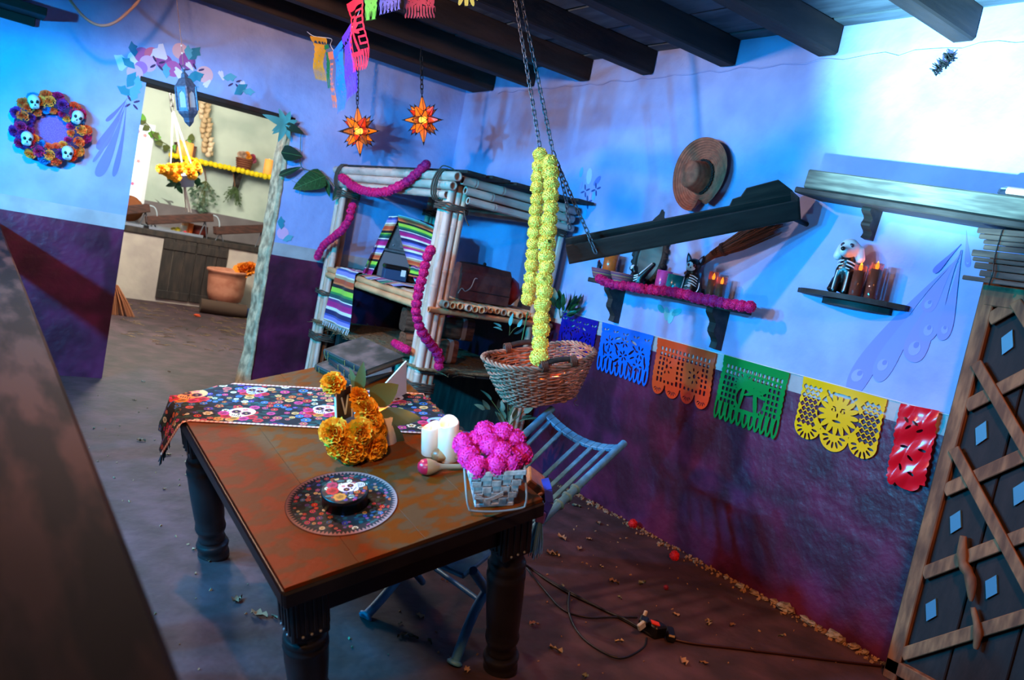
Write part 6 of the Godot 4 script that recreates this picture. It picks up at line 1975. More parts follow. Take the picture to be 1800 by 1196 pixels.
func picado(called, label, A: Vector3, B: Vector3, down: Vector3, col: Color, kind: int, wave: float, group := "cut-out plastic banners"):
	var W := A.distance_to(B)
	var H := down.length()
	pw = int(clampf(W / 0.0042, 24, 104)) + 1
	ph = int(clampf(H / 0.0042, 24, 84)) + 1
	psx = W / (pw - 1)
	psy = H / (ph - 1)
	pf = PackedFloat32Array()
	pf.resize(pw * ph)
	var base: float = H * [0.76, 0.78, 0.78, 0.70, 0.78, 0.9][kind]
	for j in ph:
		for i in pw:
			var x := i * psx
			var y := j * psy
			var e := 0.006 * absf(sin(y / 0.030 * PI)) if y > 0.03 else 0.006
			pf[i + pw * j] = minf(minf(x - 0.007 + e, W - 0.007 + e - x), base - y)
	match kind:
		0, 4:
			fringe_loops(W, H, 11, H * 0.80, H * 0.19)
			for k in 5:
				var cx := W * (k + 0.5) / 5
				hole(cx - 0.016, H * 0.13, 0.012, 0.005, 30)
				hole(cx + 0.012, H * 0.12, 0.014, 0.006, -25)
			for q in [[0.20, 0.36, 0.10], [0.80, 0.40, 0.10], [0.22, 0.62, 0.10], [0.78, 0.66, 0.10], [0.5, 0.28, 0.08], [0.50, 0.55, 0.075]]:
				for a in 6:
					var an: float = a * 60.0 + q[0] * 80.0
					hole(q[0] * W + cos(deg_to_rad(an)) * W * q[2] * 0.62, q[1] * H + sin(deg_to_rad(an)) * W * q[2] * 0.62, W * 0.030, W * 0.012, an)
			for q in [[0.36, 0.42, 40], [0.64, 0.44, -40], [0.38, 0.68, -35], [0.63, 0.70, 35], [0.36, 0.24, -20], [0.66, 0.24, 20], [0.10, 0.5, 80], [0.90, 0.53, 80]]:
				hole(q[0] * W, q[1] * H, W * 0.06, W * 0.016, q[2])
				hole(q[0] * W + 0.01, q[1] * H + 0.03, W * 0.045, W * 0.012, q[2] + 15)
		1:
			for k in 4: hole(W * (k + 0.5) / 4, H * 0.78, W * 0.115, H * 0.19, 0, true)
			for k in 4:
				for a in 5: hole(W * (k + 0.5) / 4 + sin((a - 2) * 0.5) * 0.026, H * 0.83 + cos((a - 2) * 0.5) * 0.020, 0.003, 0.013, -(a - 2) * 28.0)
			for r in 2:
				for k in 13: hole(W * (0.10 + 0.80 * k / 12.0), H * (0.16 + 0.095 * r), 0.0085, 0.0095, 0, false, true)
			for r in range(2, 7):
				for k in [0, 1, 5, 6, 11, 12]: hole(W * (0.10 + 0.80 * k / 12.0), H * (0.16 + 0.088 * r), 0.0075, 0.0085, 0, false, true)
			for k in 13: hole(W * (0.10 + 0.80 * k / 12.0), H * 0.72, 0.007, 0.008, 0, false, true)
			for q in [[0.24, 0.45], [0.70, 0.48]]:
				for a in 7: hole(q[0] * W + cos(a * 0.9) * 0.035, q[1] * H + sin(a * 0.9) * 0.035, 0.010, 0.005, a * 51.0)
				hole(q[0] * W, q[1] * H, 0.009, 0.012)
		2:
			fringe_loops(W, H, 11, H * 0.81, H * 0.185)
			for r in 7:
				for k in 14:
					var u := 0.09 + 0.82 * k / 13.0
					var v := 0.15 + 0.088 * r
					if r > 1 and k > 3 and k < 9 + (r % 3): continue
					hole(W * u, H * v, 0.0085, 0.0095, 0, false, true)
			# two palms left solid in an open field
			hole(0.52 * W, 0.56 * H, 0.20 * W, 0.20 * H)
			hole(0.40 * W, 0.52 * H, 0.010, 0.085, 8, true)
			hole(0.60 * W, 0.58 * H, 0.012, 0.08, -10, true)
			for t in [[0.41, 0.34], [0.58, 0.42]]:
				for a in 7:
					var an := -200.0 + a * 36.0
					hole(t[0] * W + cos(deg_to_rad(an)) * 0.032, t[1] * H + sin(deg_to_rad(an)) * 0.026 + 0.008, 0.034, 0.0075, an, true)
			hole(0.50 * W, 0.755 * H, 0.24 * W, 0.030 * H, 0, true)
		3:
			for k in 3: hole(W * (k + 0.5) / 3, H * (0.74 if k != 1 else 0.76), W * 0.165, H * (0.23 if k == 1 else 0.20), 0, true)
			for k in 3:
				for a in 7: hole(W * (k + 0.5) / 3 + sin((a - 3) * 0.5) * 0.042, H * 0.76 + cos((a - 3) * 0.5) * 0.040, 0.0055, 0.016, -(a - 3) * 28.0)
			for r in 9:
				for k in 15:
					var u := 0.05 + 0.90 * (k + 0.5 * (r % 2)) / 14.5
					var v := 0.14 + 0.068 * r
					if absf(u - 0.5) < 0.24 or u > 0.96: continue
					hole(W * u, H * v, 0.0098, 0.0098, 45, false, true)
			# the sun: an opening, rays, a face
			hole(0.5 * W, 0.42 * H, 0.105, 0.095)
			for a in 16:
				var an := a * 22.5
				hole(0.5 * W + cos(deg_to_rad(an)) * 0.072, 0.42 * H + sin(deg_to_rad(an)) * 0.068, 0.030, 0.011, an, true)
			hole(0.5 * W, 0.42 * H, 0.062, 0.060, 0, true)
			for s in [-1.0, 1.0]:
				hole(0.5 * W + 0.022 * s, 0.37 * H, 0.013, 0.008)
				hole(0.5 * W + 0.022 * s, 0.37 * H, 0.006, 0.006, 0, true)
				hole(0.5 * W + 0.022 * s, 0.325 * H, 0.013, 0.003, -12.0 * s)
			hole(0.5 * W, 0.44 * H, 0.004, 0.012)
			hole(0.5 * W, 0.53 * H, 0.022, 0.0055)
			for k in 5: hole(W * (0.34 + 0.08 * k), H * 0.13, 0.012, 0.007, 40.0 - 20.0 * k)
		5:
			for q in [[0.25, 0.18, 40], [0.35, 0.26, -40], [0.5, 0.2, 30], [0.62, 0.28, -30], [0.3, 0.75, 60], [0.6, 0.8, 20], [0.75, 0.5, 10], [0.3, 0.5, 0], [0.5, 0.62, 40]]:
				hole(q[0] * W, q[1] * H, 0.016, 0.006, q[2])
			hole(0.15 * W, 0.93 * H, 0.016, 0.02, 0, true)
			hole(0.55 * W, 0.92 * H, 0.05, 0.03, 0, true)
	# marching squares over the field
	var ax := (B - A) / W
	var ay := down / H
	var az := ax.cross(ay).normalized()
	var ctr := A
	var mapp := func(x: float, y: float) -> Vector3:
		var w := wave * (sin(x * 21.0 + y * 9.0) * 0.6 + sin(y * 26.0 + x * 6.0) * 0.4) * minf(1.0, y / (0.2 * H) + 0.1)
		if kind == 5: w += 0.007 * absf(sin(x * 47.0 + y * 17.0)) + 0.004 * sin(y * 61.0 + x * 31.0)
		return ax * x + ay * y + az * (w * (-1.0 if kind == 5 else 1.0) - wave * 1.05)
	var st := st_new()
	for j in ph - 1:
		for i in pw - 1:
			var c := [[i, j], [i + 1, j], [i + 1, j + 1], [i, j + 1]]
			var v := []
			var cnt := 0
			for q in c:
				var w := pf[q[0] + pw * q[1]]
				v.append(w)
				if w > 0: cnt += 1
			if cnt == 0: continue
			var poly := []
			for e in 4:
				var a = c[e]
				var b = c[(e + 1) % 4]
				if v[e] > 0: poly.append(mapp.call(a[0] * psx, a[1] * psy))
				if (v[e] > 0) != (v[(e + 1) % 4] > 0):
					var t: float = v[e] / (v[e] - v[(e + 1) % 4])
					poly.append(mapp.call(lerpf(a[0], b[0], t) * psx, lerpf(a[1], b[1], t) * psy))
			for k in range(1, poly.size() - 1): tri(st, poly[0], poly[k], poly[k + 1])
	var m := plain(col, 0.25 if down.x == 0.0 else 0.65)
	m.backlight_enabled = true
	m.backlight = col * 0.5
	m.clearcoat_enabled = down.x == 0.0
	m.clearcoat = 0.6
	m.clearcoat_roughness = 0.1
	var o := obj("cut_out_" + called, st, m, self, T3(ctr))
	tag(o, label, "banner", group)
	return o

# ---------------------------------------------------------------- things at the doorway and on the back wall
func build_door_things():
	build_wreath()
	# artificial leaves pinned to the door jamb
	var vine = thing("leaf_garland", "large dark green artificial leaves pinned beside the door jamb", "leaves", Transform3D())
	for q in [[Vector3(-1.441, 1.776, 0.050), Vector3(-1.274, 1.790, 0.060), 0.115, M.leaf_dark, "cut"], [Vector3(-1.429, 1.608, 0.050), Vector3(-1.274, 1.715, 0.060), 0.05, M.leaf_dark, ""], [Vector3(-1.077, 1.682, 0.040), Vector3(-1.309, 1.547, 0.070), 0.155, M.leafy, "broad"], [Vector3(-1.077, 1.661, 0.050), Vector3(-1.021, 1.535, 0.060), 0.045, M.leafy, ""], [Vector3(-0.945, 1.662, 0.120), Vector3(-1.027, 1.516, 0.140), 0.09, M.leaf_dark, ""]]:
		var a: Vector3 = q[0]
		var b: Vector3 = q[1]
		var y := (b - a).normalized()
		var z := Vector3(-0.35, 0.2, 1.0).normalized()
		z = (z - y * z.dot(y)).normalized()
		var st := st_new()
		leaf(st, Transform3D(), a.distance_to(b), q[2], 0.12, 8, 0.35, 0.22)
		var lf := obj("leaf", st, q[3], vine, Transform3D(Basis(y.cross(z), y, z), a))
		var rb := st_new()
		tube(rb, [Vector3(0, 0, 0.002), Vector3(0, a.distance_to(b) * 0.5, 0.002 - 0.03 * a.distance_to(b)), Vector3(0, a.distance_to(b) * 0.97, -0.11 * a.distance_to(b))], 0.0022, 5)
		if q[4] == "broad":
			for k in 5:
				for s in [-1.0, 1.0]:
					var yy := a.distance_to(b) * (0.15 + 0.15 * k)
					tube(rb, [Vector3(0, yy, 0.002 - 0.004 * k), Vector3(s * q[2] * 0.38, yy + 0.05, 0.012 - 0.008 * k)], 0.0013, 4, false)
		obj("leaf_rib", rb, flatc(Color(0.30, 0.50, 0.30), 0.5), lf)
	var vs := st_new()
	tube(vs, smooth_path([Vector3(-1.312, 1.941, 0.030), Vector3(-1.298, 1.835, 0.030), Vector3(-1.266, 1.708, 0.030), Vector3(-1.166, 1.697, 0.040), Vector3(-1.062, 1.677, 0.040), Vector3(-0.990, 1.615, 0.060), Vector3(-0.948, 1.648, 0.100)], 4), 0.003, 5)
	obj("vine_stem", vs, M.leaf_olive, vine)
	var tf = thing("leaf_spray", "pale turquoise artificial leaf spray at the top corner of the doorway", "leaves", T3(Vector3(-1.450, 1.976, 0.050)))
	for q in [[-80, 0.16, 0.055], [-30, 0.11, 0.05], [15, 0.10, 0.05], [60, 0.10, 0.045], [100, 0.15, 0.06], [150, 0.11, 0.045], [190, 0.13, 0.05], [220, 0.11, 0.045], [-130, 0.10, 0.05]]:
		var st := st_new()
		leaf(st, Transform3D(), q[1], q[2], 0.35, 6, 0.4)
		obj("leaf", st, M.leaf_teal if q[0] != 100 else M.leaf_dark, tf, T3(Vector3.ZERO, rot(Vector3(0, 0, 1), -q[0]) * rot(Vector3.RIGHT, 18)))
	# metal lantern hanging in front of the doorway
	var lb := T3(Vector3(-2.230, 1.929, 0.526), GRAV * rot(Vector3.UP, 20))
	var ln = thing("metal_lantern", "blue-grey pierced metal lantern hanging in front of the top of the doorway", "lantern", lb)
	var metal := tex3(noise_tex(Color(0.30, 0.34, 0.42), Color(0.44, 0.48, 0.56), 0.03, 3, 81), 0.45, Vector3(4, 4, 4))
	metal.metallic = 0.5
	var s := st_new()
	lathe(s, Transform3D(), [Vector2(0.068, 0.062), Vector2(0.070, 0.070), Vector2(0.055, 0.088), Vector2(0.040, 0.112), Vector2(0.022, 0.118), Vector2(0.018, 0.132), Vector2(0.020, 0.140), Vector2(0.010, 0.150), Vector2(0.010, 0.165), Vector2(0, 0.168)], 6, 1, 1, false)
	obj("lantern_cap", s, metal, ln)
	s = st_new()
	lathe(s, Transform3D(), [Vector2(0, -0.175), Vector2(0.012, -0.165), Vector2(0.030, -0.145), Vector2(0.036, -0.120), Vector2(0.060, -0.095), Vector2(0.066, -0.080), Vector2(0.066, -0.072)], 6, 1, 1, false)
	obj("lantern_base", s, metal, ln)
	for k in 6:
		var a := TAU * k / 6
		var p := Vector3(cos(a), 0, sin(a)) * 0.066
		s = st_new(false)
		bar(s, p + Vector3(0, -0.075, 0), p + Vector3(0, 0.065, 0), 0.010, 0.008, p)
		obj("lantern_bar", s, metal, ln)
		var am := a + PI / 6
		var n := Vector3(cos(am), 0, sin(am))
		var pf_ := Transform3D(Basis(Vector3.UP.cross(n), Vector3.UP, n), n * 0.054)
		# arched frame: panel minus arch, built as two spandrels and a sill
		s = st_new(false)
		for sd in [-1.0, 1.0]:
			var sp := PackedVector2Array([Vector2(sd * 0.031, 0.062), Vector2(sd * 0.031, -0.06), Vector2(sd * 0.020, -0.06), Vector2(sd * 0.020, 0.012), Vector2(sd * 0.016, 0.028), Vector2(sd * 0.006, 0.036), Vector2(0, 0.046), Vector2(0, 0.062)])
			prism(s, pf_, sp, 0.003)
		prism(s, pf_, PackedVector2Array([Vector2(-0.031, -0.072), Vector2(0.031, -0.072), Vector2(0.031, -0.058), Vector2(-0.031, -0.058)]), 0.003)
		obj("lantern_panel", s, metal, ln)
		s = st_new(false)
		prism(s, pf_.translated_local(Vector3(0, 0, -0.004)), PackedVector2Array([Vector2(-0.022, -0.06), Vector2(0.022, -0.06), Vector2(0.022, 0.045), Vector2(-0.022, 0.045)]), 0.0015)
		obj("lantern_pane", s, flatc(Color(0.60, 0.66, 0.68), 0.3), ln)
	s = st_new()
	var rg := []
	for k in 16: rg.append(Vector3(cos(TAU * k / 16) * 0.013, 0.179 + sin(TAU * k / 16) * 0.013, 0))
	tube(s, rg, 0.0025, 6, false, true)
	obj("lantern_ring", s, metal, ln)
	var lc = thing("hanging_cord", "thin pale cord with two knots holding up the blue-grey metal lantern", "cord", lb)
	s = st_new()
	tube(s, [Vector3(0, 0.19, 0), Vector3(0.004, 0.36, 0), Vector3(0.0, 0.86, 0)], 0.0022, 5)
	obj("cord_line", s, flatc(Color(0.55, 0.48, 0.46), 0.8), lc)
	for y in [0.262, 0.305]:
		s = st_new()
		ball(s, Vector3(0.002, y, 0), 0.006, 8, 6)
		obj("knot", s, M.white, lc)
	# rope swag at the upper left
	var rp = thing("rope_swag", "pale rope hanging in a loop from the beams at the upper left", "rope", Transform3D())
	s = st_new()
	var rpts := smooth_path([Vector3(-3.016, 2.474, 0.387), Vector3(-2.975, 2.393, 0.426), Vector3(-2.914, 2.297, 0.482), Vector3(-2.845, 2.223, 0.541), Vector3(-2.788, 2.192, 0.586), Vector3(-2.735, 2.195, 0.624), Vector3(-2.685, 2.233, 0.656), Vector3(-2.638, 2.299, 0.681), Vector3(-2.596, 2.375, 0.703), Vector3(-2.552, 2.496, 0.720), Vector3(-2.524, 2.587, 0.729)], 8)
	tube(s, rpts, 0.0085, 7)
	obj("rope_line", s, flatc(Color(0.62, 0.50, 0.44), 0.9), rp)

func build_wreath():
	var w = thing("flower_wreath", "round wreath of orange, magenta and purple flowers with four small skulls", "wreath", T3(Vector3(-2.885, 1.581, 0.000)))
	var bs := st_new()
	var pts := []
	for k in 32: pts.append(Vector3(cos(TAU * k / 32) * 0.155, sin(TAU * k / 32) * 0.155, 0.045))
	tube(bs, pts, 0.042, 10, false, true)
	obj("wreath_ring", bs, flatc(Color(0.20, 0.10, 0.26), 0.9), w)
	var dk := st_new(false)
	prism(dk, T3(Vector3(0, 0, 0.003)), ellipse(0.13, 0.13, 32), 0.012)
	obj("backing_disc", dk, tex3(noise_tex(Color(0.40, 0.28, 0.62), Color(0.52, 0.40, 0.74), 0.05, 3, 83), 0.35, Vector3(6, 6, 6), M.fine, 1.0), w)
	var cols := [Color(0.98, 0.42, 0.16), Color(0.72, 0.08, 0.40), Color(0.46, 0.12, 0.50), Color(0.98, 0.58, 0.20), Color(0.10, 0.50, 0.80), Color(0.98, 0.38, 0.20), Color(0.78, 0.10, 0.42)]
	# colour runs round the ring as in the photo (angle from the right, counter-clockwise)
	var runs := [[0, [0, 3, 0]], [1, [6, 4]], [2, [3, 1, 5]], [3, [1, 2]], [4, [0, 3]], [5, [4, 3]], [6, [0, 0]], [7, [2, 0]], [8, [2, 1]], [9, [1, 2]], [10, [3, 1]], [11, [4, 1]], [12, [5, 3]], [13, [5, 2]], [14, [3, 0]], [15, [1, 0]]]
	var mats := []
	for c in cols: mats.append(pom(c))
	for i in 16:
		for j in 3:
			var a := TAU * (i + rng.randf_range(-0.25, 0.25)) / 16.0 + 0.12 * j
			var r: float = [0.118, 0.162, 0.196][j]
			var ks = runs[i][1]
			var n := Vector3(cos(a) * [-0.35, 0.1, 0.75][j], sin(a) * [-0.35, 0.1, 0.75][j], 1.0).normalized()
			var x := n.cross(Vector3(0.3, 0.8, 0.1)).normalized()
			put("flower", petal_flower(0.036 if j else 0.03, 4, i % 4), mats[ks[j % ks.size()]], w, Transform3D(Basis(x, n, x.cross(n)), Vector3(cos(a) * r, sin(a) * r, 0.072 if j == 1 else 0.058)))
	var bone := flatc(Color(0.72, 0.82, 0.86), 0.5)
	for q in [[-0.095, 0.112, 15], [0.112, 0.085, -15], [-0.105, -0.085, 0], [0.090, -0.115, 0]]:
		var sk := put("skull", blob([[Vector3(0, 0.012, 0), Vector3(0, 0.014, -0.006), 0.034, 0.034], [Vector3(-0.010, -0.022, 0.008), Vector3(0.010, -0.022, 0.008), 0.017, 0.017]], 0.005, 0.012), bone, w, T3(Vector3(q[0] * 1.15, q[1] * 1.15, 0.105), rot(Vector3(0, 0, 1), q[2]) * rot(Vector3.RIGHT, 5)))
		for s in [-1.0, 1.0]:
			var e := st_new()
			ball(e, Vector3(0.0135 * s, 0.006, 0.029), 0.0105, 10, 8, 0, Vector3(1, 1, 0.5))
			obj("eye_socket", e, M.black, sk)
		var nn := st_new(false)
		prism(nn, T3(Vector3(0, -0.012, 0.029)), PackedVector2Array([Vector2(-0.005, -0.005), Vector2(0.005, -0.005), Vector2(0, 0.007)]), 0.004)
		obj("nose_hole", nn, M.black, sk)
		var th := st_new(false)
		for k in range(-2, 3): box(th, T3(Vector3(0.005 * k, -0.027, 0.0245)), Vector3(0.0012, 0.012, 0.002))
		obj("teeth_line", th, M.black, sk)

# ---------------------------------------------------------------- things hanging from the beams
func link_mesh() -> ArrayMesh:
	if cache.has("link"): return cache["link"]
	var st := st_new()
	var pts := []
	for k in 16:
		var a := TAU * k / 16
		pts.append(Vector3(cos(a) * 0.0085, sin(a) * 0.0085 + signf(sin(a)) * 0.0075, 0))
	tube(st, pts, 0.003, 6, false, true)
	cache["link"] = fin(st)
	return cache["link"]

func chain(parent, path: Array, mat, sc := 1.0):
	var pts := spaced(path, 0.0255 * sc)
	for i in pts.size() - 1:
		var x := along(pts[i], pts[i + 1], (PI * 0.5 if i % 2 else 0.0) + 0.3)
		x.origin = (pts[i] + pts[i + 1]) * 0.5
		x.basis = x.basis.scaled_local(Vector3.ONE * sc)
		put("chain_link", link_mesh(), mat, parent, x)

func star(at: Vector3, r: float, label: String, hook: Vector3, turn: float):
	var o = thing("star_lantern", label, "lantern", T3(at, GRAV * rot(Vector3.UP, turn)), "amber glass star lanterns")
	var amber := glow(Color(0.95, 0.50, 0.06), 0.75)
	amber.albedo_color = Color(0.80, 0.42, 0.08)
	amber.roughness = 0.25
	var deep := glow(Color(0.90, 0.20, 0.06), 0.6)
	deep.albedo_color = Color(0.70, 0.16, 0.06)
	deep.roughness = 0.25
	var dim := glow(Color(0.65, 0.32, 0.06), 0.22)
	dim.albedo_color = Color(0.50, 0.28, 0.08)
	for m in [amber, deep, dim]:
		m.transparency = BaseMaterial3D.TRANSPARENCY_ALPHA
		m.albedo_color.a = 0.72
	var hot := glow(Color(1.0, 0.78, 0.28), 9.0)
	var b := r * 0.40
	var t := b * 0.42
	var dirs := []
	for x in [-1, 0, 1]:
		for y in [-1, 0, 1]:
			for z in [-1, 0, 1]:
				if x or y or z: dirs.append(Vector3(x, y, z))
	var i := 0
	for d in dirs:
		var n: int = int(absf(d.x) + absf(d.y) + absf(d.z))
		var dn: Vector3 = d.normalized()
		# base corners of the rhombicuboctahedron face
		var cs := []
		if n == 3:
			for k in 3:
				var c := Vector3(d.x * t, d.y * t, d.z * t)
				c[k] = d[k] * b
				cs.append(c)
		elif n == 1:
			var ax: int = 0 if d.x else (1 if d.y else 2)
			for q in [[1, 1], [-1, 1], [-1, -1], [1, -1]]:
				var c := Vector3()
				c[ax] = d[ax] * b
				c[(ax + 1) % 3] = q[0] * t
				c[(ax + 2) % 3] = q[1] * t
				cs.append(c)
		else:
			var ax: int = 0 if not d.x else (1 if not d.y else 2)
			var u := (ax + 1) % 3
			var v := (ax + 2) % 3
			for q in [[1, 1], [1, -1], [-1, -1], [-1, 1]]:
				var c := Vector3()
				c[ax] = q[1] * t
				c[u] = d[u] * (b if q[0] > 0 else t)
				c[v] = d[v] * (t if q[0] > 0 else b)
				cs.append(c)
		var tip: Vector3 = dn * r * (0.86 if n == 3 else 1.0)
		if n == 1 and d.y != 0: tip = dn * r * 1.22
		var st := st_new(false)
		var ctr := Vector3()
		for c in cs: ctr += c / cs.size()
		for k in cs.size():
			var A: Vector3 = cs[k]
			var B: Vector3 = cs[(k + 1) % cs.size()]
			if (B - A).cross(tip - A).dot((A + B + tip) / 3.0 - dn * r * 0.3) > 0: tri(st, A, B, tip)
			else: tri(st, B, A, tip)
		var m = [amber, amber, deep, amber, dim, amber, deep][i % 7]
		var pt := obj("star_point", st, m, o)
		var ld := st_new()
		for k in cs.size():
			tube(ld, [cs[k], tip], [r * 0.022, r * 0.012], 4, false)
			tube(ld, [cs[k], cs[(k + 1) % cs.size()]], r * 0.02, 4, false)
		lathe(ld, along(ctr.lerp(tip, 0.80), tip), [Vector2(r * 0.045, 0), Vector2(0, r * 0.2)], 6)
		obj("lead_line", ld, M.iron, pt)
		i += 1
	var bl := st_new()
	ball(bl, Vector3.ZERO, r * 0.20, 12, 8)
	obj("bulb", bl, hot, o)
	omni("star_light", Vector3(0, 0, 0), Color(1.0, 0.55, 0.16), 0.05, 0.02, o)
	var c = thing("lantern_chain", "thin dark chain holding up the " + ("left" if turn < 15 else "right") + " amber star lantern", "chain", Transform3D())
	chain(c, [at - DOWN * r * 1.25, hook], M.iron, 1.15)
	var hk := st_new()
	tube(hk, [hook + Vector3(0, 0.002, 0), hook + Vector3(0, -0.02, 0)], 0.004, 6)
	obj("hook", hk, M.iron, c)

func build_hanging():
	var h1 := Vector3(-1.105, 2.602, 0.30)
	star(Vector3(-1.105, 2.605, 0.244) + DOWN * 0.575, 0.152, "left amber glass star lantern, hanging lower than its twin", h1, 8)
	var h2 := Vector3(-0.920, 2.602, 0.93)
	star(Vector3(-0.920, 2.605, 0.916) + DOWN * 0.465, 0.138, "right amber glass star lantern, nearer the corner of the walls", h2, 30)
	build_hanging_basket()
	build_trough()
	# string of cut-out banners under the beams
	var pts := smooth_path([Vector3(-1.653, 2.486, 0.814), Vector3(-1.630, 2.456, 0.896), Vector3(-1.576, 2.444, 1.037), Vector3(-1.655, 2.359, 1.263), Vector3(-1.738, 2.267, 1.586), Vector3(-1.811, 2.274, 1.880), Vector3(-1.863, 2.321, 2.109), Vector3(-1.949, 2.380, 2.412), Vector3(-1.977, 2.403, 2.575), Vector3(-1.919, 2.436, 2.675), Vector3(-1.807, 2.463, 2.753), Vector3(-1.741, 2.508, 2.795), Vector3(-1.684, 2.506, 2.898), Vector3(-1.610, 2.599, 3.003)], 5)
	var sg = thing("banner_string", "string of cut-out banners stretched under the ceiling beams", "string", Transform3D())
	var st := st_new()
	tube(st, pts, 0.002, 5)
	obj("string_line", st, M.white, sg)
	var g := DOWN
	var grp := "cut-out plastic banners"
	picado("banner", "mustard yellow cut-out banner, farthest left on the ceiling string", Vector3(-1.630, 2.456, 0.896), Vector3(-1.576, 2.444, 1.037), g * 0.26, Color(0.84, 0.56, 0.04), 4, 0.035)
	picado("banner", "narrow dark green cut-out banner on the ceiling string behind the peach one", Vector3(-1.658, 2.361, 1.198), Vector3(-1.658, 2.362, 1.260), g * 0.25, Color(0.04, 0.40, 0.18), 0, 0.01)
	picado("banner", "peach orange cut-out banner seen edge-on under the beams", Vector3(-1.708, 2.286, 1.419), Vector3(-1.738, 2.267, 1.586), g * 0.31, Color(0.90, 0.42, 0.26), 1, 0.012)
	picado("banner", "sky blue cut-out banner hanging from the ceiling string left of the star lanterns", Vector3(-1.738, 2.267, 1.586), Vector3(-1.811, 2.274, 1.880), g * 0.34, Color(0.03, 0.42, 0.88), 0, 0.014)
	picado("banner", "violet cut-out banner between the sky blue and the red ones on the ceiling string", Vector3(-1.820, 2.281, 1.897), Vector3(-1.863, 2.321, 2.109), g * 0.33, Color(0.32, 0.14, 0.70), 4, 0.014)
	picado("banner", "large red and pink cut-out banner at the turn of the ceiling string", Vector3(-1.906, 2.384, 2.132), Vector3(-1.949, 2.380, 2.412), g * 0.32, Color(0.80, 0.06, 0.18), 2, 0.02)
	picado("banner", "bright green cut-out banner at the top edge beside the red one", Vector3(-2.003, 2.393, 2.495), Vector3(-1.977, 2.399, 2.576), g * 0.16, Color(0.16, 0.56, 0.08), 0, 0.012)
	picado("banner", "royal blue cut-out banner at the top edge of the view", Vector3(-1.976, 2.406, 2.576), Vector3(-1.919, 2.436, 2.675), g * 0.15, Color(0.02, 0.14, 0.55), 0, 0.012)
	picado("banner", "coral pink cut-out banner at the top edge of the view", Vector3(-1.916, 2.437, 2.677), Vector3(-1.807, 2.463, 2.753), g * 0.185, Color(0.72, 0.12, 0.18), 0, 0.012)
	picado("banner", "lemon yellow cut-out banner just entering the top edge of the view", Vector3(-1.741, 2.508, 2.795), Vector3(-1.684, 2.506, 2.898), g * 0.155, Color(0.62, 0.56, 0.02), 3, 0.01)

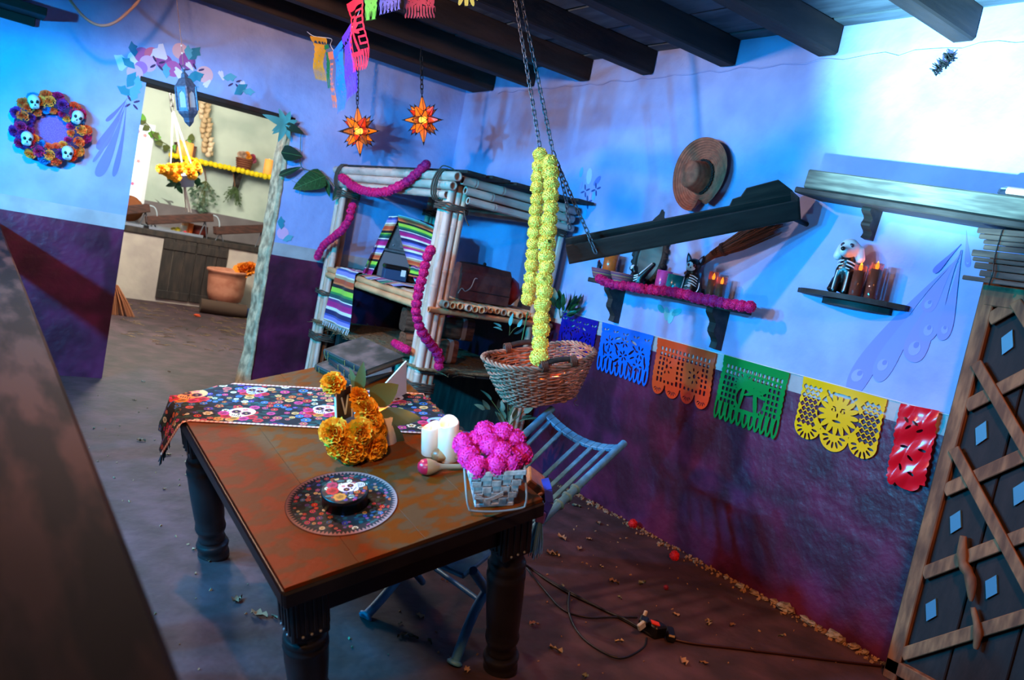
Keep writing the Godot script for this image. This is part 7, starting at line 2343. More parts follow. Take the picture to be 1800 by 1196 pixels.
func build_hanging_basket():
	var rr := Vector3(0.804, 0.203, 0.560).normalized()
	var ff := Vector3(0.537, 0.152, -0.830).normalized()
	var up := -DOWN.normalized()
	var a := (rr * cos(deg_to_rad(28)) + ff * sin(deg_to_rad(28))).normalized()
	var bz := a.cross(up).normalized()
	# local x along the length, y up, z towards the viewer; origin at the middle of the bottom
	var xf := T3(Vector3(-1.071, 0.928, 3.039) - up * 0.20, Basis(a, up, bz))
	var b = thing("wicker_basket", "big oval wicker basket hanging from the yellow pompom strings", "basket", xf)
	var rows := 21
	var n := 72
	var H := 0.20
	var shape := func(t: float, ang: float, off: float) -> Vector3:
		var hx := lerpf(0.165, 0.262, pow(t, 0.8)) + off
		var hz := lerpf(0.105, 0.172, pow(t, 0.8)) + off
		var c := cos(ang)
		var s := sin(ang)
		var dip := 0.022 * (absf(c) - 0.5) * t
		return Vector3(signf(c) * pow(absf(c), 0.72) * hx, H * t + dip, signf(s) * pow(absf(s), 0.72) * hz)
	for i in rows:
		var pts := []
		var t := (i + 0.5) / rows
		for k in n:
			var ang := TAU * k / n
			var ph := 1.0 if (k / 2 + i) % 2 else -1.0
			pts.append(shape.call(t, ang, 0.0042 * ph + rng.randf_range(-0.0015, 0.0015)) + Vector3(0, rng.randf_range(-0.0018, 0.0018) + 0.003 * sin(ang * 9.0 + i), 0))
		var st := st_new()
		tube(st, pts, 0.0052, 6, false, true)
		obj("wicker_strand", st, M.wicker, b)
	for k in 36:
		var ang := TAU * (k + 0.5) / 36
		var pts := []
		for j in 7: pts.append(shape.call(j / 6.0, ang, 0.0))
		var st := st_new()
		tube(st, pts, 0.0042, 5)
		obj("wicker_stake", st, M.wicker, b)
	for j in 3:
		var pts := []
		for k in 90:
			var ang := TAU * k / 90
			pts.append(shape.call(1.0, ang, 0.008 * cos(ang * 15.0 + j * 2.1)) + Vector3(0, 0.006 + 0.008 * sin(ang * 15.0 + j * 2.1), 0))
		var st := st_new()
		tube(st, pts, 0.0062, 6, false, true)
		obj("rim_braid", st, M.wicker, b)
	var bt := st_new(false)
	var poly := PackedVector2Array()
	for k in 36:
		var p: Vector3 = shape.call(0.02, TAU * k / 36, 0.0)
		poly.append(Vector2(p.x, -p.z))
	prism(bt, Transform3D(Basis(Vector3(1, 0, 0), Vector3(0, 0, -1), Vector3(0, 1, 0)), Vector3.ZERO), poly, 0.006)
	obj("basket_base", bt, M.wicker, b)
	# dark wooden grips wrapped to the rim, front and back
	for s in [-1.0, 1.0]:
		var z: float = 0.172 * s
		var gp := st_new()
		tube(gp, smooth_path([Vector3(-0.09, 0.205, z), Vector3(-0.075, 0.222, z), Vector3(0.0, 0.230, z), Vector3(0.075, 0.222, z), Vector3(0.09, 0.205, z)], 4), 0.013, 8)
		var g := obj("grip", gp, M.board, b)
		for x in [-0.075, 0.075]:
			var wr := st_new()
			var pts := []
			for k in 50: pts.append(Vector3(x + 0.0007 * (k - 25), 0.212 + sin(TAU * k / 10.0) * 0.024, z + cos(TAU * k / 10.0) * 0.017))
			tube(wr, pts, 0.004, 5)
			obj("grip_wrapping", wr, flatc(Color(0.36, 0.18, 0.10), 0.6), g)
	# a small bent wire under the right end
	var wi := st_new()
	tube(wi, smooth_path([Vector3(0.17, 0.005, 0.05), Vector3(0.175, -0.02, 0.055), Vector3(0.16, -0.03, 0.055), Vector3(0.165, -0.045, 0.06), Vector3(0.18, -0.05, 0.06)], 4), 0.0025, 5)
	obj("wire_hook", wi, M.chain, b)
	# eggs in the basket
	var egg := st_new()
	lathe(egg, Transform3D(), [Vector2(0, -0.030), Vector2(0.013, -0.027), Vector2(0.021, -0.016), Vector2(0.0235, -0.003), Vector2(0.022, 0.010), Vector2(0.016, 0.023), Vector2(0.008, 0.031), Vector2(0, 0.033)], 18)
	var em := fin(egg)
	var nest := st_new()
	ball(nest, Transform3D(), 0.10, 20, 8, 0.08, Vector3(1.3, 0.55, 0.95), true)
	var no = obj("straw_nest", nest, M.hay, self, xf * T3(Vector3(-0.03, 0.06, 0.01)))
	tag(no, "clump of straw bedding inside the hanging wicker basket", "straw")
	for q in [[-0.075, 0.140, 0.10, 70, "leftmost cream egg in the hanging wicker basket"], [-0.03, 0.158, 0.085, 40, "topmost cream egg in the hanging wicker basket"], [-0.11, 0.125, 0.075, -50, "cream egg lying lowest at the basket's left side"], [-0.055, 0.145, 0.045, 20, "cream egg lying farthest back in the hanging basket"]]:
		var e = put("egg", em, flatc(Color(0.80, 0.70, 0.60), 0.5), self, xf * T3(Vector3(q[0], q[1], q[2]), rot(Vector3(0, 0.3, 1), q[3])))
		tag(e, q[4], "egg", "eggs in the hanging basket")
	var tl = thing("tealight", "small amber electric tealight glowing inside the hanging wicker basket", "candle", xf * T3(Vector3(0.02, 0.115, 0.115)))
	var tb := st_new()
	lathe(tb, Transform3D(), [Vector2(0, 0), Vector2(0.019, 0), Vector2(0.019, 0.022), Vector2(0.015, 0.024), Vector2(0, 0.022)], 16)
	obj("tealight_cup", tb, M.wax, tl)
	var tf := st_new()
	lathe(tf, T3(Vector3(0, 0.022, 0)), [Vector2(0, 0), Vector2(0.005, 0.005), Vector2(0.006, 0.012), Vector2(0, 0.026)], 10)
	obj("flame", tf, glow(Color(1.0, 0.55, 0.12), 6.0), tl)
	omni("candle_light", Vector3(0, 0.034, 0), Color(1.0, 0.5, 0.12), 0.05, 0.006, tl)
	# pompom strings
	var s1 = thing("pompom_string", "front string of yellow-green pompoms ending at the near grip of the basket", "garland", Transform3D(), "yellow pompom strings over the hanging basket")
	pompoms(s1, smooth_path([Vector3(-1.058, 1.837, 2.801), Vector3(-1.060, 1.743, 2.849), Vector3(-1.080, 1.607, 2.912), Vector3(-1.101, 1.446, 2.966), Vector3(-1.118, 1.316, 3.019), Vector3(-1.138, 1.189, 3.071), Vector3(-1.157, 1.064, 3.121), Vector3(-1.177, 0.940, 3.172)], 6), 0.0415, M.lime, "pompom", 1.46)
	var s2 = thing("pompom_string", "rear string of yellow-green pompoms ending at the far grip of the basket", "garland", Transform3D(), "yellow pompom strings over the hanging basket")
	pompoms(s2, smooth_path([Vector3(-1.068, 1.867, 2.716), Vector3(-1.062, 1.766, 2.733), Vector3(-1.053, 1.602, 2.759), Vector3(-1.045, 1.438, 2.785), Vector3(-1.037, 1.274, 2.810), Vector3(-1.035, 1.122, 2.831)], 6), 0.037, M.lime, "pompom", 1.46)
	for q in [[Vector3(-1.176, 0.935, 3.173), xf * Vector3(0, 0.235, 0.172)], [Vector3(-1.034, 1.114, 2.832), xf * Vector3(0, 0.235, -0.172)]]:
		var ti = thing("string_tie", "thread tying the " + ("near" if q[0].z > 3.0 or true and q[1].distance_to(xf * Vector3(0, 0.235, 0.172)) < 0.01 else "far") + " grip of the wicker basket to its pompom string", "thread", Transform3D())
		var ts := st_new()
		tube(ts, [q[0], q[1]], 0.003, 5)
		obj("thread_line", ts, flatc(Color(0.05, 0.35, 0.14), 0.6), ti)
	var c1 = thing("basket_chain", "grey steel chain from the ceiling to the yellow pompom strings", "chain", Transform3D(), "grey steel chains")
	chain(c1, smooth_path([Vector3(-1.192, 2.711, 2.374), Vector3(-1.195, 2.606, 2.434), Vector3(-1.130, 2.251, 2.574), Vector3(-1.071, 1.885, 2.724)], 4), M.chain, 1.05)

func build_trough():
	var c2 = thing("trough_chain", "grey steel chain from the ceiling that forks to both sides of the dark wooden trough", "chain", Transform3D(), "grey steel chains")
	chain(c2, smooth_path([Vector3(-1.161, 2.722, 2.370), Vector3(-1.159, 2.618, 2.434), Vector3(-1.083, 2.264, 2.582), Vector3(-1.004, 1.899, 2.734)], 4), M.chain, 1.05)
	chain(c2, [Vector3(-1.004, 1.899, 2.734), Vector3(-0.962, 1.836, 2.747), Vector3(-0.918, 1.669, 2.873), Vector3(-0.887, 1.560, 2.959), Vector3(-0.842, 1.437, 3.031)], M.chain, 1.05)
	chain(c2, [Vector3(-1.004, 1.899, 2.734), Vector3(-0.943, 1.821, 2.737), Vector3(-0.857, 1.682, 2.730), Vector3(-0.793, 1.530, 2.733)], M.chain, 1.05)
	# the trough: local y along its length from the low left end
	var L0: Vector3 = (Vector3(-0.884, 1.389, 2.932) + Vector3(-0.865, 1.407, 2.795)) * 0.5
	var R0: Vector3 = (Vector3(-0.160, 1.786, 3.612) + Vector3(-0.060, 1.839, 3.463)) * 0.5
	var y := (R0 - L0).normalized()
	var side: Vector3 = Vector3(-0.884, 1.389, 2.932) - Vector3(-0.865, 1.407, 2.795)
	side = (side - y * side.dot(y)).normalized()
	var z := side.cross(y).normalized()
	if z.y < 0: z = -z
	var bs := Basis(y.cross(z), y, z)
	var ln := L0.distance_to(R0)
	var t = thing("wooden_trough", "long dark wooden trough slung slantwise across the wall in front of the shelf", "trough", Transform3D(bs, L0))
	var w := 0.062
	obj("trough_floor", bx(Vector3(-w, 0, 0.0), Vector3(w, ln, 0.012), 0.002), M.trough, t)
	obj("trough_side", bx(Vector3(-w, 0, 0.0), Vector3(-w + 0.014, ln, 0.096), 0.003), M.trough, t)
	obj("trough_side", bx(Vector3(w - 0.014, 0, 0.0), Vector3(w, ln, 0.096), 0.003), M.trough, t)
	# raised head box at the upper end
	for s in [-1.0, 1.0]:
		var st := st_new(false)
		prism(st, Transform3D(Basis(Vector3(0, 1, 0), Vector3(0, 0, 1), Vector3(1, 0, 0)), Vector3(s * (w - 0.006) - 0.006, 0, 0)), PackedVector2Array([Vector2(ln - 0.30, 0.09), Vector2(ln - 0.28, 0.125), Vector2(ln - 0.24, 0.13), Vector2(ln - 0.21, 0.165), Vector2(ln - 0.06, 0.175), Vector2(ln, 0.11), Vector2(ln, 0.03), Vector2(ln - 0.3, 0.03)]), 0.012)
		if s * bs.x.dot(Vector3(-3.371, 1.35, 5.975) - L0) < 0.0: obj("head_side", st, M.board, t)
	obj("head_end", bx(Vector3(-w, ln - 0.012, 0.0), Vector3(w, ln, 0.11), 0.002), M.trough, t)
	# peg that carries the upper end at the wall
	var tip: Vector3 = t.transform * Vector3(0, ln - 0.03, 0.0)
	var pg := st_new()
	tube(pg, [tip, Vector3(0.0, tip.y - 0.01, tip.z)], 0.012, 8)
	var pn := obj("wall_peg", pg, M.iron, self)
	tag(pn, "iron peg holding the upper end of the dark trough off the wall", "peg")

# ---------------------------------------------------------------- the tipped-back chair
func build_chair():
	var A := Vector3(-2.020, 0.0, 3.565)
	var E := Vector3(0.914, 0, -0.410)
	var W := Vector3(0.410, 0, 0.914)
	# local x: backwards along the floor, y up, z across to the near side
	var c = thing("slatted_chair", "grey-blue wooden chair with a slatted back, tipped far back beside the table", "chair", Transform3D(Basis(E, Vector3.UP, W), A))
	var wd := 0.395
	var near := [Vector3(0.0, 0.004, wd), Vector3(0.09, 0.2, wd), Vector3(0.34, 0.375, wd), Vector3(0.68, 0.506, wd), Vector3(1.10, 0.652, wd)]
	var far := [Vector3(0.0, 0.004, 0), Vector3(0.15, 0.10, 0), Vector3(0.40, 0.32, 0), Vector3(0.72, 0.50, 0), Vector3(1.135, 0.700, 0)]
	for p in [near, far]:
		var st := st_new()
		var path := smooth_path(p, 6)
		tube(st, path, 0.017, 10)
		var po := obj("back_post", st, M.chair, c)
		for q in [0.70, 0.725, 0.75]:
			var i := int(q * (path.size() - 1))
			var cs := st_new()
			lathe(cs, along(path[i], path[i + 1]), [Vector2(0.016, -0.008), Vector2(0.023, -0.003), Vector2(0.023, 0.003), Vector2(0.016, 0.008)], 12)
			obj("turned_collar", cs, M.chair, po)
		var ft := st_new()
		lathe(ft, along(path[0], path[1]), [Vector2(0, 0), Vector2(0.026, 0.0), Vector2(0.027, 0.008), Vector2(0.017, 0.014)], 12)
		obj("foot", ft, M.chair, po)
	var dir := Vector3(0.42, 0.155, 0).normalized()
	var rear := Vector3(0.345, -0.94, 0)
	# curved top rail and lower rail, with five slats between
	var top := []
	var low := []
	for i in 13:
		var u := i / 12.0
		var bow := 0.055 * 4.0 * u * (1.0 - u)
		top.append(far[4].lerp(near[4], u) - dir * (0.055 - 0.01 * u) + rear * bow)
		low.append(far[2].lerp(near[2], u) + dir * 0.12 + rear * bow * 0.6)
	for q in [[top, "top_rail", 0.048], [low, "lower_rail", 0.035]]:
		var st := st_new(false)
		for i in 12: bar(st, q[0][i], q[0][i + 1] + (q[0][i + 1] - q[0][i]) * 0.02, q[2], 0.017, rear, 0.003)
		obj(q[1], st, M.chair, c)
	for k in 5:
		var u := (k + 0.75) / 5.5
		var i := int(u * 12)
		var st := st_new(false)
		bar(st, low[i], top[i], 0.020, 0.010, rear, 0.002)
		obj("back_slat", st, M.chair, c)
	# seat under the table edge, front legs and stretchers
	var sb := Basis(Vector3(0.35, 0.94, 0).normalized(), Vector3(-0.94, 0.35, 0).normalized(), Vector3(0, 0, 1))
	var seat := st_new(false)
	box(seat, Transform3D(rot(Vector3(0, 0, 1), 15), Vector3(0.13, 0.355, wd * 0.5)), Vector3(0.34, 0.022, wd - 0.02), 0.006)
	obj("seat", seat, M.chair, c)
	for z in [0.0, wd]:
		var st := st_new()
		tube(st, [Vector3(0.0, 0.33, z), Vector3(0.18, 0.18, z), Vector3(0.33, 0.05, z)], [0.016, 0.017, 0.013], 10)
		obj("front_leg", st, M.chair, c)
	var s1 := st_new()
	tube(s1, [far[1] + Vector3(0.2, 0.02, 0), near[1] + Vector3(0.0, 0.0, 0)], 0.009, 8)
	obj("stretcher", s1, M.chair, c)
	# wooden box with a woven strap and tassel hooked on the chair's lower back
	var bx0 := T3(Vector3(-1.665, 0.623, 3.924), Basis(rot(Vector3.UP, -20)) * rot(Vector3(0, 0, 1), -28) * rot(Vector3.RIGHT, 20))
	var b = thing("strapped_box", "small tan and black wooden box with a woven blue strap hung on the chair", "box", bx0)
	obj("box_top", bx(Vector3(-0.05, -0.01, -0.045), Vector3(0.022, 0.022, 0.045), 0.004), tex3(noise_tex(Color(0.62, 0.40, 0.20), Color(0.74, 0.50, 0.28), 0.02, 3, 91), 0.5, Vector3(4, 4, 4)), b)
	obj("box_side", bx(Vector3(0.022, -0.05, -0.05), Vector3(0.05, 0.02, 0.05), 0.004), M.black, b)
	var ss := st_new(false)
	var sp := [Vector3(-1.683, 0.663, 3.980), Vector3(-1.696, 0.639, 4.024), Vector3(-1.702, 0.606, 4.049), Vector3(-1.723, 0.581, 4.061), Vector3(-1.738, 0.549, 4.066)]
	var inv := bx0.affine_inverse()
	for i in 4: bar(ss, inv * sp[i], inv * sp[i + 1], 0.026, 0.005, inv.basis * Vector3(-0.5, 0.1, 0.8), 0.001)
	obj("woven_strap", ss, flatc(Color(0.16, 0.22, 0.62), 0.8), b)
	var hs := st_new()
	tube(hs, smooth_path([inv * Vector3(-1.725, 0.630, 4.028), inv * Vector3(-1.746, 0.626, 4.039), inv * Vector3(-1.752, 0.596, 4.051), inv * Vector3(-1.753, 0.574, 4.053)], 4), 0.004, 6)
	obj("leather_loop", hs, flatc(Color(0.72, 0.46, 0.20), 0.6), b)
	var ts := st_new()
	for i in 34:
		var p: Vector3 = Vector3(-1.741, 0.548, 4.064)
		var q: Vector3 = Vector3(-1.742, 0.439, 4.077)
		var o := Vector3(rng.randf_range(-0.016, 0.016), 0, rng.randf_range(-0.014, 0.014))
		tube(ts, [inv * (p + o * 0.5), inv * (p.lerp(q, 0.5) + o * 1.1), inv * (p.lerp(q, rng.randf_range(0.8, 1.08)) + o * 1.3)], [0.003, 0.003, 0.0015], 4, false)
	var tso = obj("tassel", ts, flatc(Color(0.42, 0.72, 0.84), 0.9), b)
	tso.set_meta("kind", "stuff")
	var kn := st_new(false)
	bar(kn, inv * Vector3(-1.738, 0.581, 4.062), inv * Vector3(-1.741, 0.545, 4.065), 0.03, 0.014, inv.basis * Vector3(-0.5, 0.1, 0.8), 0.003)
	obj("tassel_knot", kn, flatc(Color(0.50, 0.40, 0.66), 0.8), b)

# ---------------------------------------------------------------- the floor's clutter
func build_floor_things():
	var rz := 0.006
	var f := func(p: Vector3) -> Vector3: return Vector3(p.x, rz, p.z)
	var c1 = thing("power_cord", "pair of black cords running from the table leg across the floor to the plug cluster", "cord", Transform3D())
	for k in 2:
		var st := st_new()
		tube(st, smooth_path([Vector3(-1.175, 0.060, 3.345), f.call(Vector3(-1.079, 0.000, 3.308)), f.call(Vector3(-1.078, 0.000, 3.414)) + Vector3(0.012 * k, 0, 0.01 * k), f.call(Vector3(-1.058, 0.000, 3.551)) + Vector3(0.004 * k, 0.006 * k, 0), f.call(Vector3(-1.004, 0.000, 3.713)), f.call(Vector3(-0.973, 0.000, 3.819)) + Vector3(0, 0.006 * k, 0.004), f.call(Vector3(-0.952, 0.000, 3.950))], 5), 0.0055, 6)
		obj("cord_line", st, M.cord, c1)
	var c2 = thing("thin_cord", "thin black cord looping towards the viewer on the floor beside the table leg", "cord", Transform3D())
	var st2 := st_new()
	tube(st2, smooth_path([f.call(Vector3(-1.093, 0.000, 3.282)), f.call(Vector3(-1.160, 0.000, 3.522)), f.call(Vector3(-1.189, 0.000, 3.676)), f.call(Vector3(-1.131, 0.000, 3.752)), f.call(Vector3(-1.026, 0.000, 3.774)), f.call(Vector3(-0.892, 0.000, 3.802))], 5), 0.004, 6)
	tube(st2, smooth_path([f.call(Vector3(-1.066, 0.000, 3.560)) + Vector3(0, 0.008, 0), f.call(Vector3(-1.180, 0.000, 3.702)), f.call(Vector3(-1.260, 0.000, 3.871)), f.call(Vector3(-1.256, 0.000, 3.999)), f.call(Vector3(-1.205, 0.000, 4.053)), f.call(Vector3(-1.063, 0.000, 4.013)), f.call(Vector3(-0.989, 0.000, 3.956))], 5), 0.004, 6)
	obj("cord_line", st2, M.cord, c2)
	var c3 = thing("extension_cord", "dark red extension cord running along the floor to the lattice gate", "cord", Transform3D())
	st2 = st_new()
	tube(st2, smooth_path([f.call(Vector3(-0.892, 0.000, 3.973)), f.call(Vector3(-0.818, 0.000, 4.036)), f.call(Vector3(-0.630, 0.000, 4.126)), f.call(Vector3(-0.405, 0.000, 4.236)), f.call(Vector3(-0.223, 0.000, 4.327)), f.call(Vector3(-0.004, 0.000, 4.401)) + Vector3(-0.02, 0, 0.02)], 5), 0.006, 6)
	obj("cord_line", st2, flatc(Color(0.16, 0.03, 0.03), 0.5), c3)
	var pl = thing("plug_cluster", "black plugs and adapter with white prongs and an orange tag on the floor", "power plug", T3(Vector3(-0.927, 0.000, 3.938)))
	obj("adapter", bx(Vector3(-0.03, 0.0, -0.035), Vector3(0.035, 0.05, 0.03), 0.006), M.black, pl)
	var p2 := st_new(false)
	box(p2, T3(Vector3(-0.045, 0.045, -0.03), rot(Vector3(0.3, 1, 0.5), 40)), Vector3(0.04, 0.045, 0.035), 0.006)
	obj("plug", p2, M.black, pl)
	p2 = st_new(false)
	box(p2, T3(Vector3(0.05, 0.018, 0.035), rot(Vector3.UP, 50)), Vector3(0.09, 0.03, 0.035), 0.006)
	obj("plug", p2, M.black, pl)
	p2 = st_new(false)
	box(p2, T3(Vector3(-0.075, 0.045, -0.01), rot(Vector3(0, 0, 1), 30)), Vector3(0.035, 0.03, 0.014), 0.003)
	obj("white_prong", p2, flatc(Color(0.62, 0.66, 0.68), 0.5), pl)
	p2 = st_new(false)
	box(p2, T3(Vector3(-0.035, 0.075, -0.04), rot(Vector3(0, 0, 1), -15)), Vector3(0.014, 0.028, 0.012), 0.003)
	obj("white_prong", p2, flatc(Color(0.7, 0.7, 0.7), 0.5), pl)
	p2 = st_new(false)
	box(p2, T3(Vector3(-0.01, 0.054, 0.0), rot(Vector3(0.2, 1, 0), 60)), Vector3(0.025, 0.006, 0.035), 0.001)
	obj("orange_tag", p2, flatc(Color(0.85, 0.22, 0.06), 0.6), pl)
	for q in [[Vector3(-0.057, 0.000, 2.888), 0.026, Color(0.80, 0.04, 0.05), "red pompom on the floor, nearest the tipped-back chair"], [Vector3(-0.165, 0.0, 3.316), 0.026, Color(0.80, 0.04, 0.05), "red pompom on the floor at the foot of the wall, nearer the cords"], [Vector3(-0.513, 0.000, 3.598), 0.012, Color(0.45, 0.05, 0.20), "tiny dark magenta pompom in the middle of the floor"]]:
		var o = put("fallen_pompom", ruffle_mesh(q[1], 1), pom(q[2]), self, q[0] + Vector3(0, q[1] * 0.9, 0))
		tag(o, q[3], "pompom", "pompoms fallen on the floor")
	# dried leaves and chips
	var lm := [flatc(Color(0.46, 0.34, 0.24), 0.8), flatc(Color(0.56, 0.44, 0.32), 0.8), flatc(Color(0.60, 0.54, 0.44), 0.85), flatc(Color(0.40, 0.42, 0.34), 0.85)]
	var proto := []
	for k in 4:
		var st := st_new()
		var rows := []
		for i in 6:
			var t := i / 5.0
			var w: float = [0.1, 0.75, 1.0, 0.55, 0.7, 0.05][(i + k) % 6 if i > 0 and i < 5 else i] * 0.018
			rows.append([Vector3(-w, 0.004 + 0.012 * absf(sin(i * 1.9 + k)), 0.05 * t), Vector3(0, 0.003 + 0.004 * sin(i * 2.0 + k), 0.05 * t), Vector3(w * 0.9, 0.004 + 0.013 * absf(cos(i * 1.7 + k)), 0.05 * t)])
		for i in 5:
			for j in 2: quad(st, rows[i][j + 1], rows[i][j], rows[i + 1][j], rows[i + 1][j + 1])
		proto.append(fin(st))
	var spots := [[Vector3(-0.657, 0.000, 2.959), 1.3], [Vector3(-0.879, 0.000, 3.152), 1.2], [Vector3(-1.044, 0.000, 3.493), 0.7], [Vector3(-0.823, 0.000, 3.193), 0.8], [Vector3(-0.632, 0.000, 3.114), 0.9], [Vector3(-0.753, 0.000, 3.468), 1.0], [Vector3(-0.630, 0.000, 3.536), 1.2], [Vector3(-0.679, 0.000, 3.343), 0.6], [Vector3(-0.477, 0.000, 3.023), 0.7], [Vector3(-0.248, 0.000, 2.805), 0.9], [Vector3(-0.221, 0.000, 2.540), 1.1], [Vector3(-0.600, 0.000, 3.934), 1.1], [Vector3(-0.672, 0.000, 3.838), 0.7], [Vector3(-0.458, 0.000, 3.955), 0.8], [Vector3(-0.833, 0.000, 3.614), 0.6], [Vector3(-1.146, 0.000, 3.941), 0.8], [Vector3(-0.982, 0.000, 4.158), 1.0], [Vector3(-0.877, 0.000, 4.177), 0.7], [Vector3(-1.432, 0.000, 4.110), 1.0], [Vector3(-1.444, 0.000, 3.913), 1.1], [Vector3(-1.415, 0.000, 3.747), 0.7], [Vector3(-0.574, 0.000, 4.167), 0.7], [Vector3(-0.296, 0.000, 4.092), 0.6], [Vector3(0.060, 0.000, 3.841), 0.6],
		[Vector3(-2.394, 0.000, 3.457), 1.2], [Vector3(-2.430, 0.000, 3.366), 1.0], [Vector3(-2.319, 0.000, 3.510), 0.6], [Vector3(-2.431, 0.000, 2.908), 0.6], [Vector3(-2.423, 0.000, 3.006), 0.5], [Vector3(-2.409, 0.000, 1.454), 0.9], [Vector3(-2.597, 0.000, 1.263), 0.6], [Vector3(-2.112, 0.000, 0.042), 0.6], [Vector3(-2.284, 0.000, 1.694), 0.7], [Vector3(-2.186, 0.000, 1.639), 0.7], [Vector3(-2.172, 0.000, 1.765), 0.6], [Vector3(-2.196, 0.000, 1.708), 1.0], [Vector3(-2.259, 0.000, 0.577), 0.5], [Vector3(-2.417, 0.000, 2.213), 0.5], [Vector3(-1.926, 0.000, 3.718), 0.8], [Vector3(-1.920, 0.000, 3.637), 0.5], [Vector3(-1.806, 0.000, 3.618), 0.8], [Vector3(-1.924, 0.000, 3.710), 0.8], [Vector3(-1.865, 0.000, 3.756), 0.7], [Vector3(-1.854, 0.000, 3.890), 0.6], [Vector3(-1.843, 0.0, 3.983), 0.7], [Vector3(-1.857, 0.000, -0.365), 0.5], [Vector3(-1.249, 0.000, -2.498), 0.5], [Vector3(-1.650, 0.000, -1.967), 0.5]]
	var i2 := 0
	for q in spots:
		var o = put("dried_leaf", proto[i2 % 4], lm[(i2 * 3 + 1) % 4], self, Transform3D(rot(Vector3.UP, i2 * 77.0).scaled(Vector3.ONE * q[1]), q[0] + Vector3(0, 0.001, 0)))
		var hue: String = ["brown", "tan", "pale", "grey-green"][(i2 * 3 + 1) % 4]
		var p: Vector3 = q[0]
		var zone := "by the dining table"
		if p.z < 0.1: zone = "in the doorway"
		elif p.x < -2.45: zone = "left of the dining table" if p.z > 1.8 else "between the table and the doorway"
		elif p.x > -1.3 and p.z > 3.75: zone = "between the black plugs and the viewer"
		elif p.x > -1.3 and p.z > 3.1: zone = "between the black cords and the right wall"
		elif p.x > -1.3: zone = "beside the tipped-back chair"
		var big: String = "larger" if q[1] >= 1.0 else ("small" if q[1] >= 0.7 else "tiny")
		tag(o, "%s %s leaf scrap on the floor %s" % [big, hue, zone], "leaf", "%s %s leaf scraps %s" % [big, hue, zone])
		i2 += 1
	# crumbs: too many to count
	var cs := st_new()
	for i in 700:
		var p: Vector3
		if i % 2: p = Vector3(rng.randf_range(-3.0, -0.1), 0.002, rng.randf_range(0.4, 4.6))
		else: p = Vector3(-absf(rng.randfn(0.0, 0.035)) - 0.008, 0.004, rng.randf_range(2.2, 4.45))
		var s := rng.randf_range(0.002, 0.006) * (1.6 if i % 2 == 0 else 1.0)
		box(cs, T3(p, rot(Vector3(rng.randf(), rng.randf(), 0.4), rng.randf() * 300.0)), Vector3(s * 2.0, s * 0.8, s * 1.3))
	var co = obj("floor_crumbs", cs, flatc(Color(0.55, 0.42, 0.30), 0.9), self)
	tag(co, "pale crumbs and dust specks scattered over the brown floor", "debris")
	co.set_meta("kind", "stuff")
	# crumbled plaster at the foot of the right wall
	var rub := 0
	for q in [[Vector3(0.002, 0.000, 3.899), 0.030], [Vector3(-0.011, 0.000, 3.931), 0.022], [Vector3(-0.044, 0.000, 3.736), 0.018], [Vector3(-0.057, 0.000, 3.660), 0.018], [Vector3(-0.056, 0.000, 3.161), 0.014], [Vector3(-0.075, 0.000, 3.128), 0.013], [Vector3(-0.028, 0.000, 4.163), 0.026], [Vector3(-0.036, 0.000, 4.202), 0.020], [Vector3(-0.031, 0.000, 4.090), 0.016], [Vector3(-0.033, 0.000, 4.047), 0.018], [Vector3(-0.034, 0.000, 4.261), 0.020], [Vector3(-0.016, 0.000, 4.304), 0.016], [Vector3(-0.019, 0.000, 4.007), 0.020], [Vector3(-0.022, 0.000, 3.836), 0.018], [Vector3(-0.037, 0.000, 3.798), 0.014], [Vector3(-0.044, 0.000, 3.559), 0.012], [Vector3(-0.058, 0.000, 2.586), 0.012], [Vector3(-0.055, 0.000, 2.660), 0.012], [Vector3(-0.057, 0.000, 2.510), 0.012]]:
		var st := st_new()
		ball(st, Transform3D(), q[1], 8, 5, 0.28, Vector3(1.3, 0.75, 1.0), true)
		var o = obj("plaster_chunk", st, flatc(Color(0.52, 0.44, 0.36) if rub % 3 else Color(0.56, 0.56, 0.54), 0.9), self, T3(Vector3(minf(q[0].x, -q[1] * 1.2), q[1] * 0.55, q[0].z), rot(Vector3.UP, rub * 50.0)))
		var part := "beside the lattice gate" if q[0].z > 4.05 else ("below the green and yellow banners" if q[0].z > 3.4 else ("near the red pompoms" if q[0].z > 2.75 else "behind the tipped-back chair"))
		var big: String = "large" if q[1] > 0.025 else ("middling" if q[1] >= 0.018 else "small")
		var tone := "tan" if rub % 3 else "grey"
		tag(o, "%s %s plaster lump at the right wall's foot %s" % [big, tone, part], "rubble", "%s %s plaster lumps %s" % [big, tone, part])
		rub += 1

